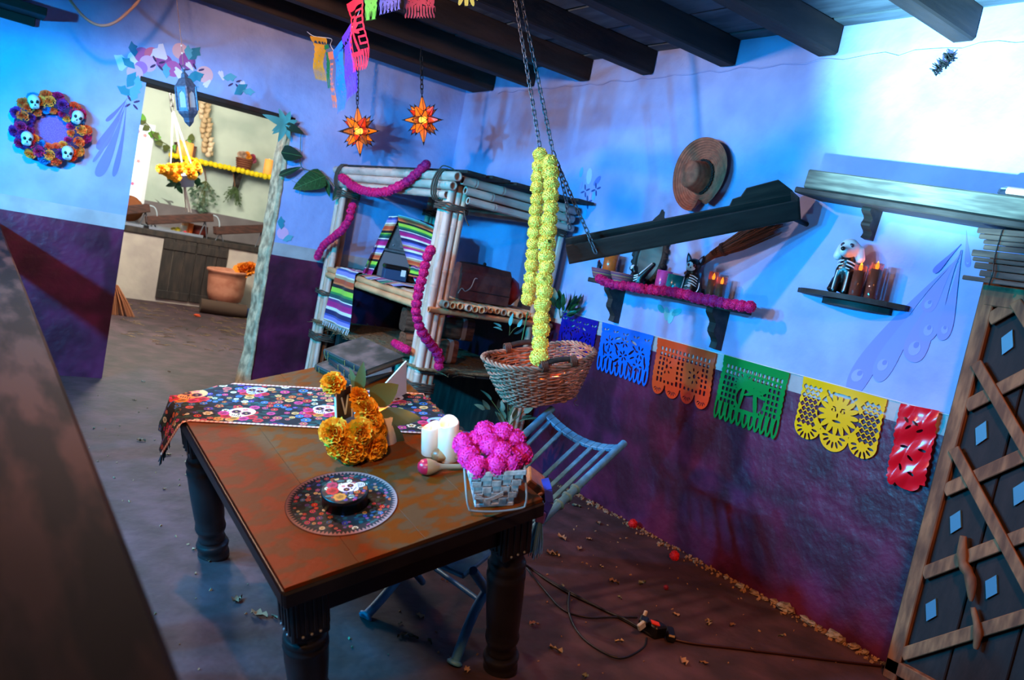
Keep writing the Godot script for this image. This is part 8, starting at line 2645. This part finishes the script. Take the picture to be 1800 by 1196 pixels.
# ---------------------------------------------------------------- the room beyond the doorway
func build_back_room():
	var zf := -5.0
	var w := Node3D.new()
	w.name = "wall_far"
	w.set_meta("kind", "structure")
	add_child(w)
	obj("painted_plaster", bx(Vector3(-5.2, 1.17, zf - 0.2), Vector3(1.2, 2.95, zf)), M.sage, w)
	obj("painted_band", bx(Vector3(-5.2, 0, zf - 0.2), Vector3(1.2, 1.17, zf)), M.greyband, w)
	for q in [[Vector3(-1.190, 1.234, -5.000), 0.10, -10], [Vector3(-1.260, 1.205, -5.000), 0.06, -20], [Vector3(-1.139, 1.208, -5.000), 0.07, 15]]:
		var xf := on_back(q[0], 0.0)
		xf.basis = rot(Vector3(0, 0, 1), q[2] - 90)
		paint(w, "mural_leaf", Color(0.40, 0.40, 0.38), xf, drop_shape(q[1] * 1.4, q[1] * 0.5, 0.3))
	struct("wall_side", bx(Vector3(1.2, 0, -5.2), Vector3(1.4, 2.95, -0.22)), M.sage)
	struct("floor_beyond", bx(Vector3(0.3, -0.15, -5.2), Vector3(1.4, 0, -0.2)), M.floor)
	struct("ceiling_beyond", bx(Vector3(-5.2, 2.85, -5.2), Vector3(1.4, 3.0, -0.22)), M.sage)
	# bright window with a floral curtain at the left
	var wn := Node3D.new()
	wn.name = "window_1"
	wn.set_meta("kind", "structure")
	add_child(wn)
	obj("window_pane", bx(Vector3(-2.4, 1.02, zf), Vector3(-1.42, 2.05, zf + 0.02)), glow(Color(0.92, 0.97, 1.0), 2.2), wn)
	obj("window_frame", bx(Vector3(-1.43, 1.0, zf), Vector3(-1.385, 2.09, zf + 0.07), 0.004), M.white, wn)
	obj("window_frame", bx(Vector3(-2.4, 2.05, zf), Vector3(-1.385, 2.09, zf + 0.06), 0.004), M.white, wn)
	var cu = thing("floral_curtain", "sunlit white curtain with faint pink flowers at the window beyond the doorway", "curtain", Vector3(-1.85, 1.02, zf + 0.05))
	var cst := st_new()
	for i in 30:
		var x0 := -0.4 + 0.8 * i / 30.0
		var x1 := -0.4 + 0.8 * (i + 1) / 30.0
		quad(cst, Vector3(x0, 0.0, 0.02 * sin(i * 1.1)), Vector3(x1, 0.0, 0.02 * sin((i + 1) * 1.1)), Vector3(x1, 0.98, 0.015 * sin((i + 1) * 1.1)), Vector3(x0, 0.98, 0.015 * sin(i * 1.1)))
	var cm := plain(Color(0.93, 0.93, 0.95), 0.9)
	cm.backlight_enabled = true
	cm.backlight = Color(1.0, 1.0, 1.0)
	obj("cloth_panel", cst, cm, cu)
	for q in [[0.16, 0.08], [0.26, 0.18], [0.10, 0.2], [0.3, 0.32], [0.2, 0.02], [0.36, 0.92], [0.28, 0.95], [0.05, 0.55], [0.33, 0.6]]:
		var s := st_new(false)
		prism(s, T3(Vector3(q[0], q[1], 0.024)), petalled(5, 0.028, 0.014), 0.001)
		obj("printed_flower", s, flatc(Color(0.86, 0.42, 0.56) if q[1] < 0.4 else Color(0.80, 0.55, 0.55), 0.9), cu)
	# ivy from the window to the shelf
	var iv = thing("ivy_vine", "ivy vine trailing from the window to the garlanded shelf beyond the doorway", "vine", Transform3D())
	var path := smooth_path([Vector3(-1.558, 2.103, -4.850), Vector3(-1.474, 2.056, -4.850), Vector3(-1.407, 1.949, -4.850), Vector3(-1.324, 1.914, -4.850), Vector3(-1.227, 1.882, -4.850), Vector3(-1.138, 1.819, -4.850), Vector3(-1.028, 2.008, -4.800), Vector3(-0.956, 1.976, -4.800)], 5)
	var s := st_new()
	tube(s, path, 0.006, 5)
	obj("vine_stem", s, M.leaf_olive, iv)
	var k := 0
	for p in spaced(path, 0.05):
		var l := st_new()
		leaf(l, Transform3D(), 0.10, 0.085, 0.2, 5, 0.3)
		obj("leaf", l, M.leaf_olive if k % 3 else flatc(Color(0.40, 0.62, 0.20), 0.6), iv, T3(p, rot(Vector3(0, 0, 1), k * 67.0) * rot(Vector3.RIGHT, -20)))
		k += 1
	# shelf with the yellow garland
	var a: Vector3 = Vector3(-1.169, 1.812, -4.760)
	var b: Vector3 = Vector3(0.070, 1.823, -4.760)
	var sh = thing("kitchen_shelf", "dark wooden shelf edged with yellow pompoms on the far wall beyond the doorway", "shelf", Vector3(0, a.y - 0.035, zf))
	obj("board", bx(Vector3(a.x, -0.03, 0.0), Vector3(1.0, 0.0, 0.25), 0.004), M.board, sh)
	for x in [-1.1, -0.30, 0.45]:
		var bst := st_new(false)
		prism(bst, Transform3D(Basis(Vector3(0, 0, 1), Vector3(0, 1, 0), Vector3(-1, 0, 0)), Vector3(x, -0.03, 0)), bracket_poly(0.28, 0.2), 0.05)
		obj("bracket", bst, M.board, sh)
	var sy := a.y - 0.035
	var yg = thing("pompom_garland", "yellow pompom garland along the shelf edge beyond the doorway", "garland", Transform3D())
	var gp := []
	for i in 12: gp.append(Vector3(a.x - 0.03 + i * 0.16, sy - 0.005, zf + 0.265))
	pompoms(yg, gp, 0.036, M.yellow, "pompom", 1.62)
	# things on it
	for q in [[Vector3(-1.071, 1.962, -4.850), 0.055, 0.20, "wider lit candle at the left end of the far shelf"], [Vector3(-0.998, 1.938, -4.830), 0.06, 0.19, "lit candle right of the widest one on the far shelf"], [Vector3(0.020, 1.930, -4.850), 0.055, 0.22, "lit candle at the right of the far shelf, beside the door jamb"]]:
		var c = thing("pillar_candle", q[3], "candle", Vector3(q[0].x, sy, q[0].z), "candles on the far shelf")
		s = st_new()
		lathe(s, Transform3D(), [Vector2(0, 0), Vector2(q[1], 0), Vector2(q[1], q[2]), Vector2(q[1] - 0.012, q[2] + 0.004), Vector2(0, q[2] - 0.02)], 18)
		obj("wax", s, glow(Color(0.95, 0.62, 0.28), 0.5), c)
		s = st_new()
		lathe(s, T3(Vector3(0, q[2] - 0.02, 0)), [Vector2(0, 0), Vector2(0.007, 0.012), Vector2(0, 0.04)], 8)
		obj("flame", s, glow(Color(1.0, 0.7, 0.3), 3.0), c)
	var bx1 = thing("wooden_box", "brown wooden box on the far shelf beside the lit candles", "box", Vector3(-1.0, sy, zf + 0.10))
	obj("box_body", bx(Vector3(-0.14, 0.001, -0.06), Vector3(0.10, 0.15, 0.06), 0.006), flatc(Color(0.36, 0.20, 0.14), 0.7), bx1)
	obj("box_lid", bx(Vector3(-0.145, 0.151, -0.065), Vector3(0.105, 0.17, 0.065), 0.004), flatc(Color(0.32, 0.17, 0.12), 0.7), bx1)
	var pb := Vector3((Vector3(-0.291, 1.896, -4.850)).x, sy, -4.86)
	var fb = thing("flower_basket", "small brown basket of dried flowers on the far shelf", "basket", pb)
	for i in 6:
		s = st_new()
		var pts := []
		for j in 20: pts.append(Vector3(cos(TAU * j / 20) * (0.075 + 0.005 * i), 0.014 + 0.027 * i, sin(TAU * j / 20) * (0.06 + 0.004 * i)))
		tube(s, pts, 0.015, 6, false, true)
		obj("coil", s, flatc(Color(0.44, 0.22, 0.12), 0.8), fb)
	k = 0
	for q in [[-0.07, 0.20, Color(0.75, 0.62, 0.52)], [-0.03, 0.21, Color(0.70, 0.58, 0.50)], [0.01, 0.215, Color(0.90, 0.55, 0.10)], [0.04, 0.19, Color(0.92, 0.60, 0.10)], [0.085, 0.20, Color(0.62, 0.22, 0.30)], [0.10, 0.165, Color(0.60, 0.26, 0.34)]]:
		put("bloom", petal_flower(0.045, 3, k % 2), pom(q[2]), fb, T3(Vector3(q[0], q[1], 0.02), rot(Vector3.RIGHT, 60)))
		k += 1
	# garlic braid
	var gb = thing("garlic_braid", "long braid of garlic bulbs hanging on the far wall beyond the doorway", "garlic", Transform3D())
	var g0: Vector3 = Vector3(-0.951, 2.696, -4.820)
	var g1: Vector3 = Vector3(-0.786, 1.876, -4.700)
	s = st_new()
	tube(s, [g0 + Vector3(0, 0.5, 0), g0, g1], 0.012, 6)
	obj("braid", s, M.hay, gb)
	var bulb := st_new()
	lathe(bulb, Transform3D(), [Vector2(0, -0.032), Vector2(0.022, -0.030), Vector2(0.036, -0.012), Vector2(0.034, 0.008), Vector2(0.018, 0.028), Vector2(0.008, 0.045), Vector2(0, 0.06)], 12)
	var bm := fin(bulb)
	for i in 40:
		var t := i / 39.0
		var ang := i * 2.3
		put("garlic_bulb", bm, flatc(Color(0.72, 0.60, 0.44) if i % 3 else Color(0.80, 0.70, 0.56), 0.7), gb, T3(g0.lerp(g1, t) + Vector3(cos(ang) * 0.045, 0, sin(ang) * 0.035), rot(Vector3(sin(ang), 0.2, -cos(ang)), 50)))
	# bunches hanging under the shelf
	var he = thing("eucalyptus_bunch", "dried grey-green eucalyptus bunch hanging upside down under the far shelf", "dried bunch", Transform3D())
	var h0: Vector3 = Vector3(-0.786, 1.774, -4.860)
	var h1: Vector3 = Vector3(-0.724, 1.556, -4.860)
	s = st_new()
	tube(s, [h0, h1], 0.008, 5)
	obj("bunch_stem", s, flatc(Color(0.40, 0.26, 0.18), 0.8), he)
	var st3 := st_new()
	for i in 90:
		var t := rng.randf()
		var p := h1 + Vector3(rng.randf_range(-1, 1) * (0.05 + 0.13 * sin(PI * minf(t + 0.15, 1.0))), -0.03 - 0.36 * t, rng.randf_range(-0.05, 0.06))
		if i < 24: tube(st3, [h1, p], 0.003, 4, false)
		var l := st_new()
		leaf(l, Transform3D(), 0.055, 0.035, 0.2, 4, 0.3)
		obj("leaf", l, M.leaf_grey, he, T3(p, rot(Vector3(0, 0, 1), rng.randf_range(90, 270)) * rot(Vector3.UP, rng.randf() * 360.0)))
	obj("twig", st3, M.leaf_olive, he)
	var hb = thing("herb_bunch", "small green herb bunch hanging upside down under the far shelf", "dried bunch", Transform3D())
	var e0: Vector3 = Vector3(-0.423, 1.777, -4.860)
	var e1: Vector3 = Vector3(-0.359, 1.562, -4.860)
	s = st_new()
	tube(s, [e0, e1], 0.007, 5)
	obj("bunch_stem", s, flatc(Color(0.46, 0.30, 0.20), 0.8), hb)
	var st4 := st_new()
	for i in 34:
		var p := e1 + Vector3(rng.randf_range(-1, 1) * 0.11, -rng.randf_range(0.02, 0.24), rng.randf_range(-0.04, 0.05))
		tube(st4, [e1, e1.lerp(p, 0.5) + Vector3(0.01, 0, 0), p], [0.004, 0.0035, 0.002], 4, false)
		for j in 3:
			var l := st_new()
			leaf(l, Transform3D(), 0.035, 0.012, 0.2, 3)
			obj("leaf", l, flatc(Color(0.25, 0.34, 0.16), 0.7), hb, T3(e1.lerp(p, 0.5 + 0.25 * j), rot(Vector3(0, 0, 1), rng.randf_range(100, 260))))
	obj("twig", st4, flatc(Color(0.25, 0.32, 0.16), 0.7), hb)
	# macrame planter hanging in the far room
	var top: Vector3 = Vector3(-1.679, 2.101, -2.600)
	var pc: Vector3 = Vector3(-1.452, 1.474, -2.600)
	var mp = thing("macrame_planter", "white macrame hanger with a pot of yellow flowers beyond the doorway", "hanging planter", Transform3D())
	var cord := flatc(Color(0.80, 0.76, 0.72), 0.9)
	for q in [Vector3(-1.624, 1.549, -2.600), Vector3(-1.407, 1.565, -2.550), Vector3(-1.502, 1.631, -2.700)]:
		s = st_new()
		tube(s, [top, q, pc + Vector3(0, -0.02, 0.0)], 0.009, 6)
		obj("cord", s, cord, mp)
	s = st_new()
	lathe(s, T3(pc + Vector3(0, -0.06, 0), GRAV), [Vector2(0, 0), Vector2(0.07, 0), Vector2(0.095, 0.10), Vector2(0.10, 0.115), Vector2(0.09, 0.115), Vector2(0.08, 0.09), Vector2(0, 0.09)], 20)
	obj("pot", s, flatc(Color(0.62, 0.66, 0.72), 0.6), mp)
	var t0: Vector3 = Vector3(-1.471, 1.419, -2.600)
	var t1: Vector3 = Vector3(-1.396, 1.172, -2.600)
	for i in 12:
		s = st_new()
		var o := Vector3(rng.randf_range(-0.02, 0.02), 0, rng.randf_range(-0.02, 0.02))
		tube(s, [t0 + o * 0.3, t1 + o * 1.6], 0.006, 5)
		obj("tassel_strand", s, cord, mp)
	k = 0
	for q in [[283,300], [292,292], [300,305], [310,310], [312,296], [322,294], [330,300], [338,302], [346,292], [296,312], [318,308], [340,312]]:
		k += 1
	for v in [Vector3(-1.720, 1.529, -2.500), Vector3(-1.679, 1.528, -2.500), Vector3(-1.633, 1.499, -2.500), Vector3(-1.583, 1.483, -2.500), Vector3(-1.566, 1.575, -2.520), Vector3(-1.509, 1.599, -2.550), Vector3(-1.479, 1.573, -2.500), Vector3(-1.437, 1.543, -2.500), Vector3(-1.406, 1.633, -2.550), Vector3(-1.646, 1.558, -2.450), Vector3(-1.442, 1.658, -2.600), Vector3(-1.373, 1.600, -2.600)]:
		put("flower", petal_flower(0.052, 3, k % 3), pom(Color(0.95, 0.68, 0.10)), mp, T3(v, rot(Vector3(1, 0.2 * (k % 3), 0.1), 75)))
		k += 1
	for v in [Vector3(-1.636, 1.453, -2.550), Vector3(-1.559, 1.430, -2.550), Vector3(-1.521, 1.461, -2.550), Vector3(-1.368, 1.529, -2.550), Vector3(-1.561, 1.409, -2.500), Vector3(-1.394, 1.487, -2.600), Vector3(-1.354, 1.577, -2.550)]:
		s = st_new()
		leaf(s, Transform3D(), 0.10, 0.05, 0.3)
		obj("leaf", s, M.leafy, mp, T3(v, rot(Vector3(0, 0, 1), 120 + 35 * (k % 5))))
		k += 1
	var mc = thing("planter_chain", "dark chain and cord holding the macrame planter in the far room", "chain", Transform3D())
	chain(mc, [top, top - DOWN * 0.55], M.iron, 2.2)
	s = st_new()
	tube(s, [top - DOWN * 0.55, top - DOWN * 0.95], 0.006, 5)
	obj("cord", s, M.iron, mc)
	# worktop on a plastered base with a plank cupboard
	var ct = thing("plaster_counter", "cream plastered counter with a dark worktop beyond the doorway", "counter", Vector3(-1.3, 0, -4.7))
	obj("counter_base", bx(Vector3(-1.9, 0.0, -0.295), Vector3(2.49, 0.785, 0.30)), M.cream, ct)
	obj("worktop", bx(Vector3(-1.9, 0.785, -0.295), Vector3(2.49, 0.85, 0.33), 0.006), M.board, ct)
	var cx0 := (Vector3(-1.209, 0.788, -4.380)).x
	var cx1 := (Vector3(-0.438, 0.775, -4.380)).x
	var cd = thing("cupboard_door", "low dark plank cupboard door set in the cream counter front", "door", Vector3(cx0, 0.05, -4.40))
	var cw := (cx1 - cx0) / 6.0
	for i in 6:
		obj("plank", bx(Vector3(i * cw + 0.003, 0, 0.002), Vector3((i + 1) * cw - 0.003, 0.735, 0.022), 0.003), M.board, cd)
	for q in [0.0, 0.60]:
		for i in 2:
			obj("batten", bx(Vector3(i * cw * 3 + 0.008, q, 0.022), Vector3((i + 1) * cw * 3 - 0.008, q + 0.10, 0.036), 0.004), M.board, cd)
	# wooden runnels over metal-edged trays
	var rm := tex3(noise_tex(Color(0.20, 0.10, 0.07), Color(0.32, 0.17, 0.12), 0.02, 4, 95), 0.7, Vector3(1, 5, 5))
	for q in [[Vector3(-1.701, 0.999, -4.500), Vector3(-1.402, 1.093, -4.500), "short dark wooden runnel at the left on the far counter"], [Vector3(-1.422, 0.942, -4.450), Vector3(-0.683, 1.119, -4.450), "longest dark wooden runnel in the middle of the far counter"], [Vector3(-0.631, 0.964, -4.450), Vector3(0.014, 1.112, -4.450), "dark wooden runnel at the right on the far counter, beside the jamb"]]:
		var r = thing("wooden_runnel", q[2], "trough", Transform3D(), "wooden runnels on the far counter")
		var up := Vector3(0, 1, 0)
		var ax: Vector3 = (q[1] - q[0]).normalized()
		var mid: Vector3 = (q[0] + q[1]) * 0.5
		var ln: float = q[0].distance_to(q[1])
		var bs := Basis(ax, (up - ax * ax.dot(up)).normalized(), ax.cross(up).normalized())
		for e in [[Vector3(0, -0.035, 0), Vector3(ln, 0.02, 0.12)], [Vector3(0, 0.005, 0.055), Vector3(ln, 0.09, 0.018)], [Vector3(0, 0.005, -0.055), Vector3(ln, 0.09, 0.018)]]:
			var s2 := st_new(false)
			box(s2, Transform3D(bs, mid + bs * e[0]), e[1], 0.003)
			obj("runnel_board", s2, rm, r)
		# thin stream falling from the end and wire stand under it
		var w0 := st_new()
		var end: Vector3 = q[1]
		tube(w0, smooth_path([end + Vector3(-0.02, 0.03, 0.0), end + Vector3(0.05, 0.025, 0), end + Vector3(0.09, -0.03, 0), end + Vector3(0.105, -0.11, 0)], 4), 0.007, 6)
		var wm := plain(Color(0.85, 0.92, 0.95, 0.45), 0.03)
		wm.transparency = BaseMaterial3D.TRANSPARENCY_ALPHA
		obj("water_stream", w0, wm, r)
		for f in [0.12, 0.9]:
			var ws := st_new()
			var base: Vector3 = q[0].lerp(q[1], f)
			for sd in [-1.0, 1.0]:
				tube(ws, [base + Vector3(0, -0.04, 0), Vector3(base.x + 0.05 * sd, 0.852, base.z)], 0.007, 5)
			obj("wire_stand", ws, M.chain, r)
	for q in [[Vector3(-1.739, 0.870, -4.420), Vector3(-1.450, 0.878, -4.420), "metal-edged tray of orange things at the left of the far counter"], [Vector3(-1.390, 0.903, -4.420), Vector3(-0.766, 0.900, -4.420), "metal-edged tray of colourful food in the middle of the far counter"]]:
		var tr = thing("serving_tray", q[2], "tray", Transform3D())
		var x0: float = q[0].x
		var x1: float = q[1].x
		obj("tray_floor", bx(Vector3(x0, 0.852, -4.86), Vector3(x1, 0.858, -4.40)), flatc(Color(0.40, 0.26, 0.14), 0.6), tr)
		for e in [[Vector3(x0, 0.852, -4.41), Vector3(x1, 0.885, -4.395)], [Vector3(x0, 0.852, -4.87), Vector3(x1, 0.885, -4.855)], [Vector3(x0, 0.852, -4.86), Vector3(x0 + 0.015, 0.885, -4.40)], [Vector3(x1 - 0.015, 0.852, -4.86), Vector3(x1, 0.885, -4.40)]]:
			obj("tray_edge", bx(e[0], e[1], 0.003), plain(Color(0.75, 0.78, 0.82), 0.25, 0.7), tr)
	var items := [[Vector3(-1.038, 0.937, -4.550), 0.035, 0.035, Color(0.80, 0.74, 0.12), "yellow-green fruit in the tray of colourful food", "fruit"], [Vector3(-1.087, 0.949, -4.550), 0.03, 0.03, Color(0.78, 0.70, 0.30), "pale yellow fruit left of the white cup on the far tray", "fruit"], [Vector3(-0.951, 0.964, -4.600), 0.045, 0.10, Color(0.84, 0.80, 0.74), "white cup standing in the tray beyond the doorway", "cup"], [Vector3(-0.890, 0.961, -4.600), 0.045, 0.14, Color(0.88, 0.40, 0.12), "orange cup standing in the tray beyond the doorway", "cup"], [Vector3(-0.757, 0.982, -4.650), 0.10, 0.13, Color(0.40, 0.10, 0.05), "dark red bowl at the right end of the far tray", "bowl"], [Vector3(-0.961, 0.928, -4.500), 0.02, 0.03, Color(0.80, 0.05, 0.20), "small red fruit before the white cup on the far tray", "fruit"], [Vector3(-0.946, 1.064, -4.600), 0.045, 0.17, Color(0.90, 0.62, 0.40), "peach coloured candle standing behind the middle runnel", "candle"]]
	for q in items:
		s = st_new()
		if q[5] == "fruit": ball(s, Vector3(0, q[1], 0), q[1], 12, 8)
		elif q[5] == "bowl": lathe(s, Transform3D(), [Vector2(0, 0), Vector2(q[1] * 0.8, 0), Vector2(q[1], q[2] * 0.4), Vector2(q[1] * 0.95, q[2]), Vector2(q[1] * 0.88, q[2]), Vector2(q[1] * 0.8, 0.02), Vector2(0, 0.02)], 20)
		else: lathe(s, Transform3D(), [Vector2(0, 0), Vector2(q[1] * 0.85, 0), Vector2(q[1], q[2]), Vector2(q[1] * 0.9, q[2]), Vector2(q[1] * 0.75, 0.012), Vector2(0, 0.012)], 16)
		var o = obj("tray_" + q[5], s, flatc(q[3], 0.6), self, Vector3(q[0].x, 0.8585, clampf(q[0].z, -4.8, -4.45)))
		tag(o, q[4], q[5])
	var pr = thing("woven_platter", "round orange-brown woven platter leaning at the window end of the far counter", "platter", T3(Vector3(-1.588, 1.036, -4.700), rot(Vector3.RIGHT, 75)))
	s = st_new()
	lathe(s, Transform3D(), [Vector2(0, 0), Vector2(0.11, 0.0), Vector2(0.15, 0.025), Vector2(0.16, 0.035), Vector2(0.11, 0.014), Vector2(0, 0.014)], 28)
	obj("platter_body", s, flatc(Color(0.50, 0.26, 0.10), 0.8), pr)
	# terracotta pot on a rolled mat
	var pp := Vector3((Vector3(-0.480, 0.168, -3.950)).x, 0, -4.0)
	var roll = thing("rolled_mat", "rolled brown mat lying under the terracotta pot", "mat", pp + Vector3(-0.02, 0.085, 0.12))
	s = st_new()
	var rp := PackedVector2Array()
	tube(s, [Vector3(-0.30, 0, -0.02), Vector3(0.22, 0, 0.05)], 0.083, 18)
	obj("mat_roll", s, flatc(Color(0.26, 0.18, 0.13), 0.9), roll)
	for x in [-0.12, 0.12]:
		s = st_new()
		var rr := []
		for j in 20: rr.append(Vector3(x, 0, x * 0.13) + Vector3(0, cos(TAU * j / 20) * 0.085, sin(TAU * j / 20) * 0.085))
		tube(s, rr, 0.006, 5, false, true)
		obj("tie", s, flatc(Color(0.18, 0.12, 0.09), 0.9), roll)
	var pot = thing("terracotta_pot", "big rimmed terracotta pot tilted on the rolled mat beyond the doorway", "pot", T3(pp + Vector3(0.0, 0.135, -0.08), rot(Vector3(0, 0, 1), 2)))
	s = st_new()
	lathe(s, Transform3D(), [Vector2(0, 0), Vector2(0.15, 0.0), Vector2(0.19, 0.03), Vector2(0.215, 0.12), Vector2(0.222, 0.30), Vector2(0.225, 0.36), Vector2(0.245, 0.375), Vector2(0.25, 0.39), Vector2(0.245, 0.405), Vector2(0.22, 0.405), Vector2(0.205, 0.36), Vector2(0.19, 0.05), Vector2(0, 0.04)], 32)
	obj("pot_body", s, M.terracotta, pot)
	var mf = thing("orange_flowers", "orange dried flower head sticking out of the terracotta pot", "flowers", pp + Vector3(0.16, 0.56, 0.02))
	for i in 3:
		put("bloom", petal_flower(0.10, 3, i), pom(Color(0.90, 0.50, 0.06)), mf, T3(Vector3(0.05 * i - 0.04, 0.02 * i, 0.0), rot(Vector3(1, 0, 0.4 * i), 35)))
	s = st_new()
	tube(s, [Vector3(0, 0, 0), Vector3(-0.05, -0.35, -0.06)], 0.012, 6)
	obj("stem", s, M.leaf_olive, mf)
	var bl = thing("blue_tin", "small dark blue tin on the floor right of the rolled mat", "tin", pp + Vector3(0.26, 0.0, 0.10))
	s = st_new()
	lathe(s, T3(Vector3(0, 0.06, 0), rot(Vector3(0, 0, 1), 90)), [Vector2(0, -0.09), Vector2(0.06, -0.09), Vector2(0.06, 0.09), Vector2(0, 0.09)], 18)
	obj("tin_body", s, flatc(Color(0.06, 0.20, 0.38), 0.5), bl)
	# straw broom at the left jamb
	var bp: Vector3 = Vector3(-1.834, 0.000, -3.006)
	var br = thing("straw_broom", "reddish straw broom head standing on the floor behind the left side of the doorway", "broom", bp)
	var bh := st_new()
	for i in 160:
		var o := Vector3(rng.randf_range(-1, 1), 0, rng.randf_range(-0.7, 0.7))
		tube(bh, [Vector3(-0.06, 0.30, 0) + o * 0.03, Vector3(-0.01, 0.14, 0) + o * 0.09, Vector3(0.03, 0.002, 0) + o * 0.13], [0.004, 0.0035, 0.002], 4, false)
	var bho = obj("straw_head", bh, flatc(Color(0.74, 0.46, 0.30), 0.9), br)
	bho.set_meta("kind", "stuff")
	s = st_new()
	tube(s, [Vector3(-0.06, 0.28, 0), Vector3(-0.26, 1.2, -0.05)], 0.014, 8)
	obj("handle", s, flatc(Color(0.40, 0.26, 0.16), 0.7), br)
	for q in [[Vector3(-1.351, 0.000, -4.875), Color(0.92, 0.82, 0.06), 0.04, "bright yellow flower scrap on the floor in front of the counter"], [Vector3(-0.455, 0.000, -4.890), Color(0.10, 0.50, 0.24), 0.03, "small green scrap on the floor by the cupboard door"], [Vector3(-0.919, 0.000, -3.511), Color(0.80, 0.28, 0.10), 0.03, "small orange scrap on the floor beyond the doorway"]]:
		s = st_new()
		ball(s, Transform3D(), q[2], 8, 5, 0.2, Vector3(1.3, 0.6, 1.0), true)
		var o = obj("floor_scrap", s, flatc(q[1], 0.8), self, q[0] + Vector3(0, q[2] * 0.5, 0))
		tag(o, q[3], "scrap")
	var gs := st_new()
	for i in 240:
		var p := Vector3(rng.randf_range(-1.9, 0.1), 0.004, rng.randf_range(-4.3, -1.4))
		var d := Vector3(rng.randf_range(-1, 1), 0.03, rng.randf_range(-1, 1)).normalized() * rng.randf_range(0.04, 0.14)
		tube(gs, [p, p + d * 0.5 + Vector3(0, 0.004, 0), p + d], 0.0025, 3, false)
	var gso = obj("straw_litter", gs, M.hay, self)
	tag(gso, "loose straw stalks strewn over the floor beyond the doorway", "straw")
	gso.set_meta("kind", "stuff")
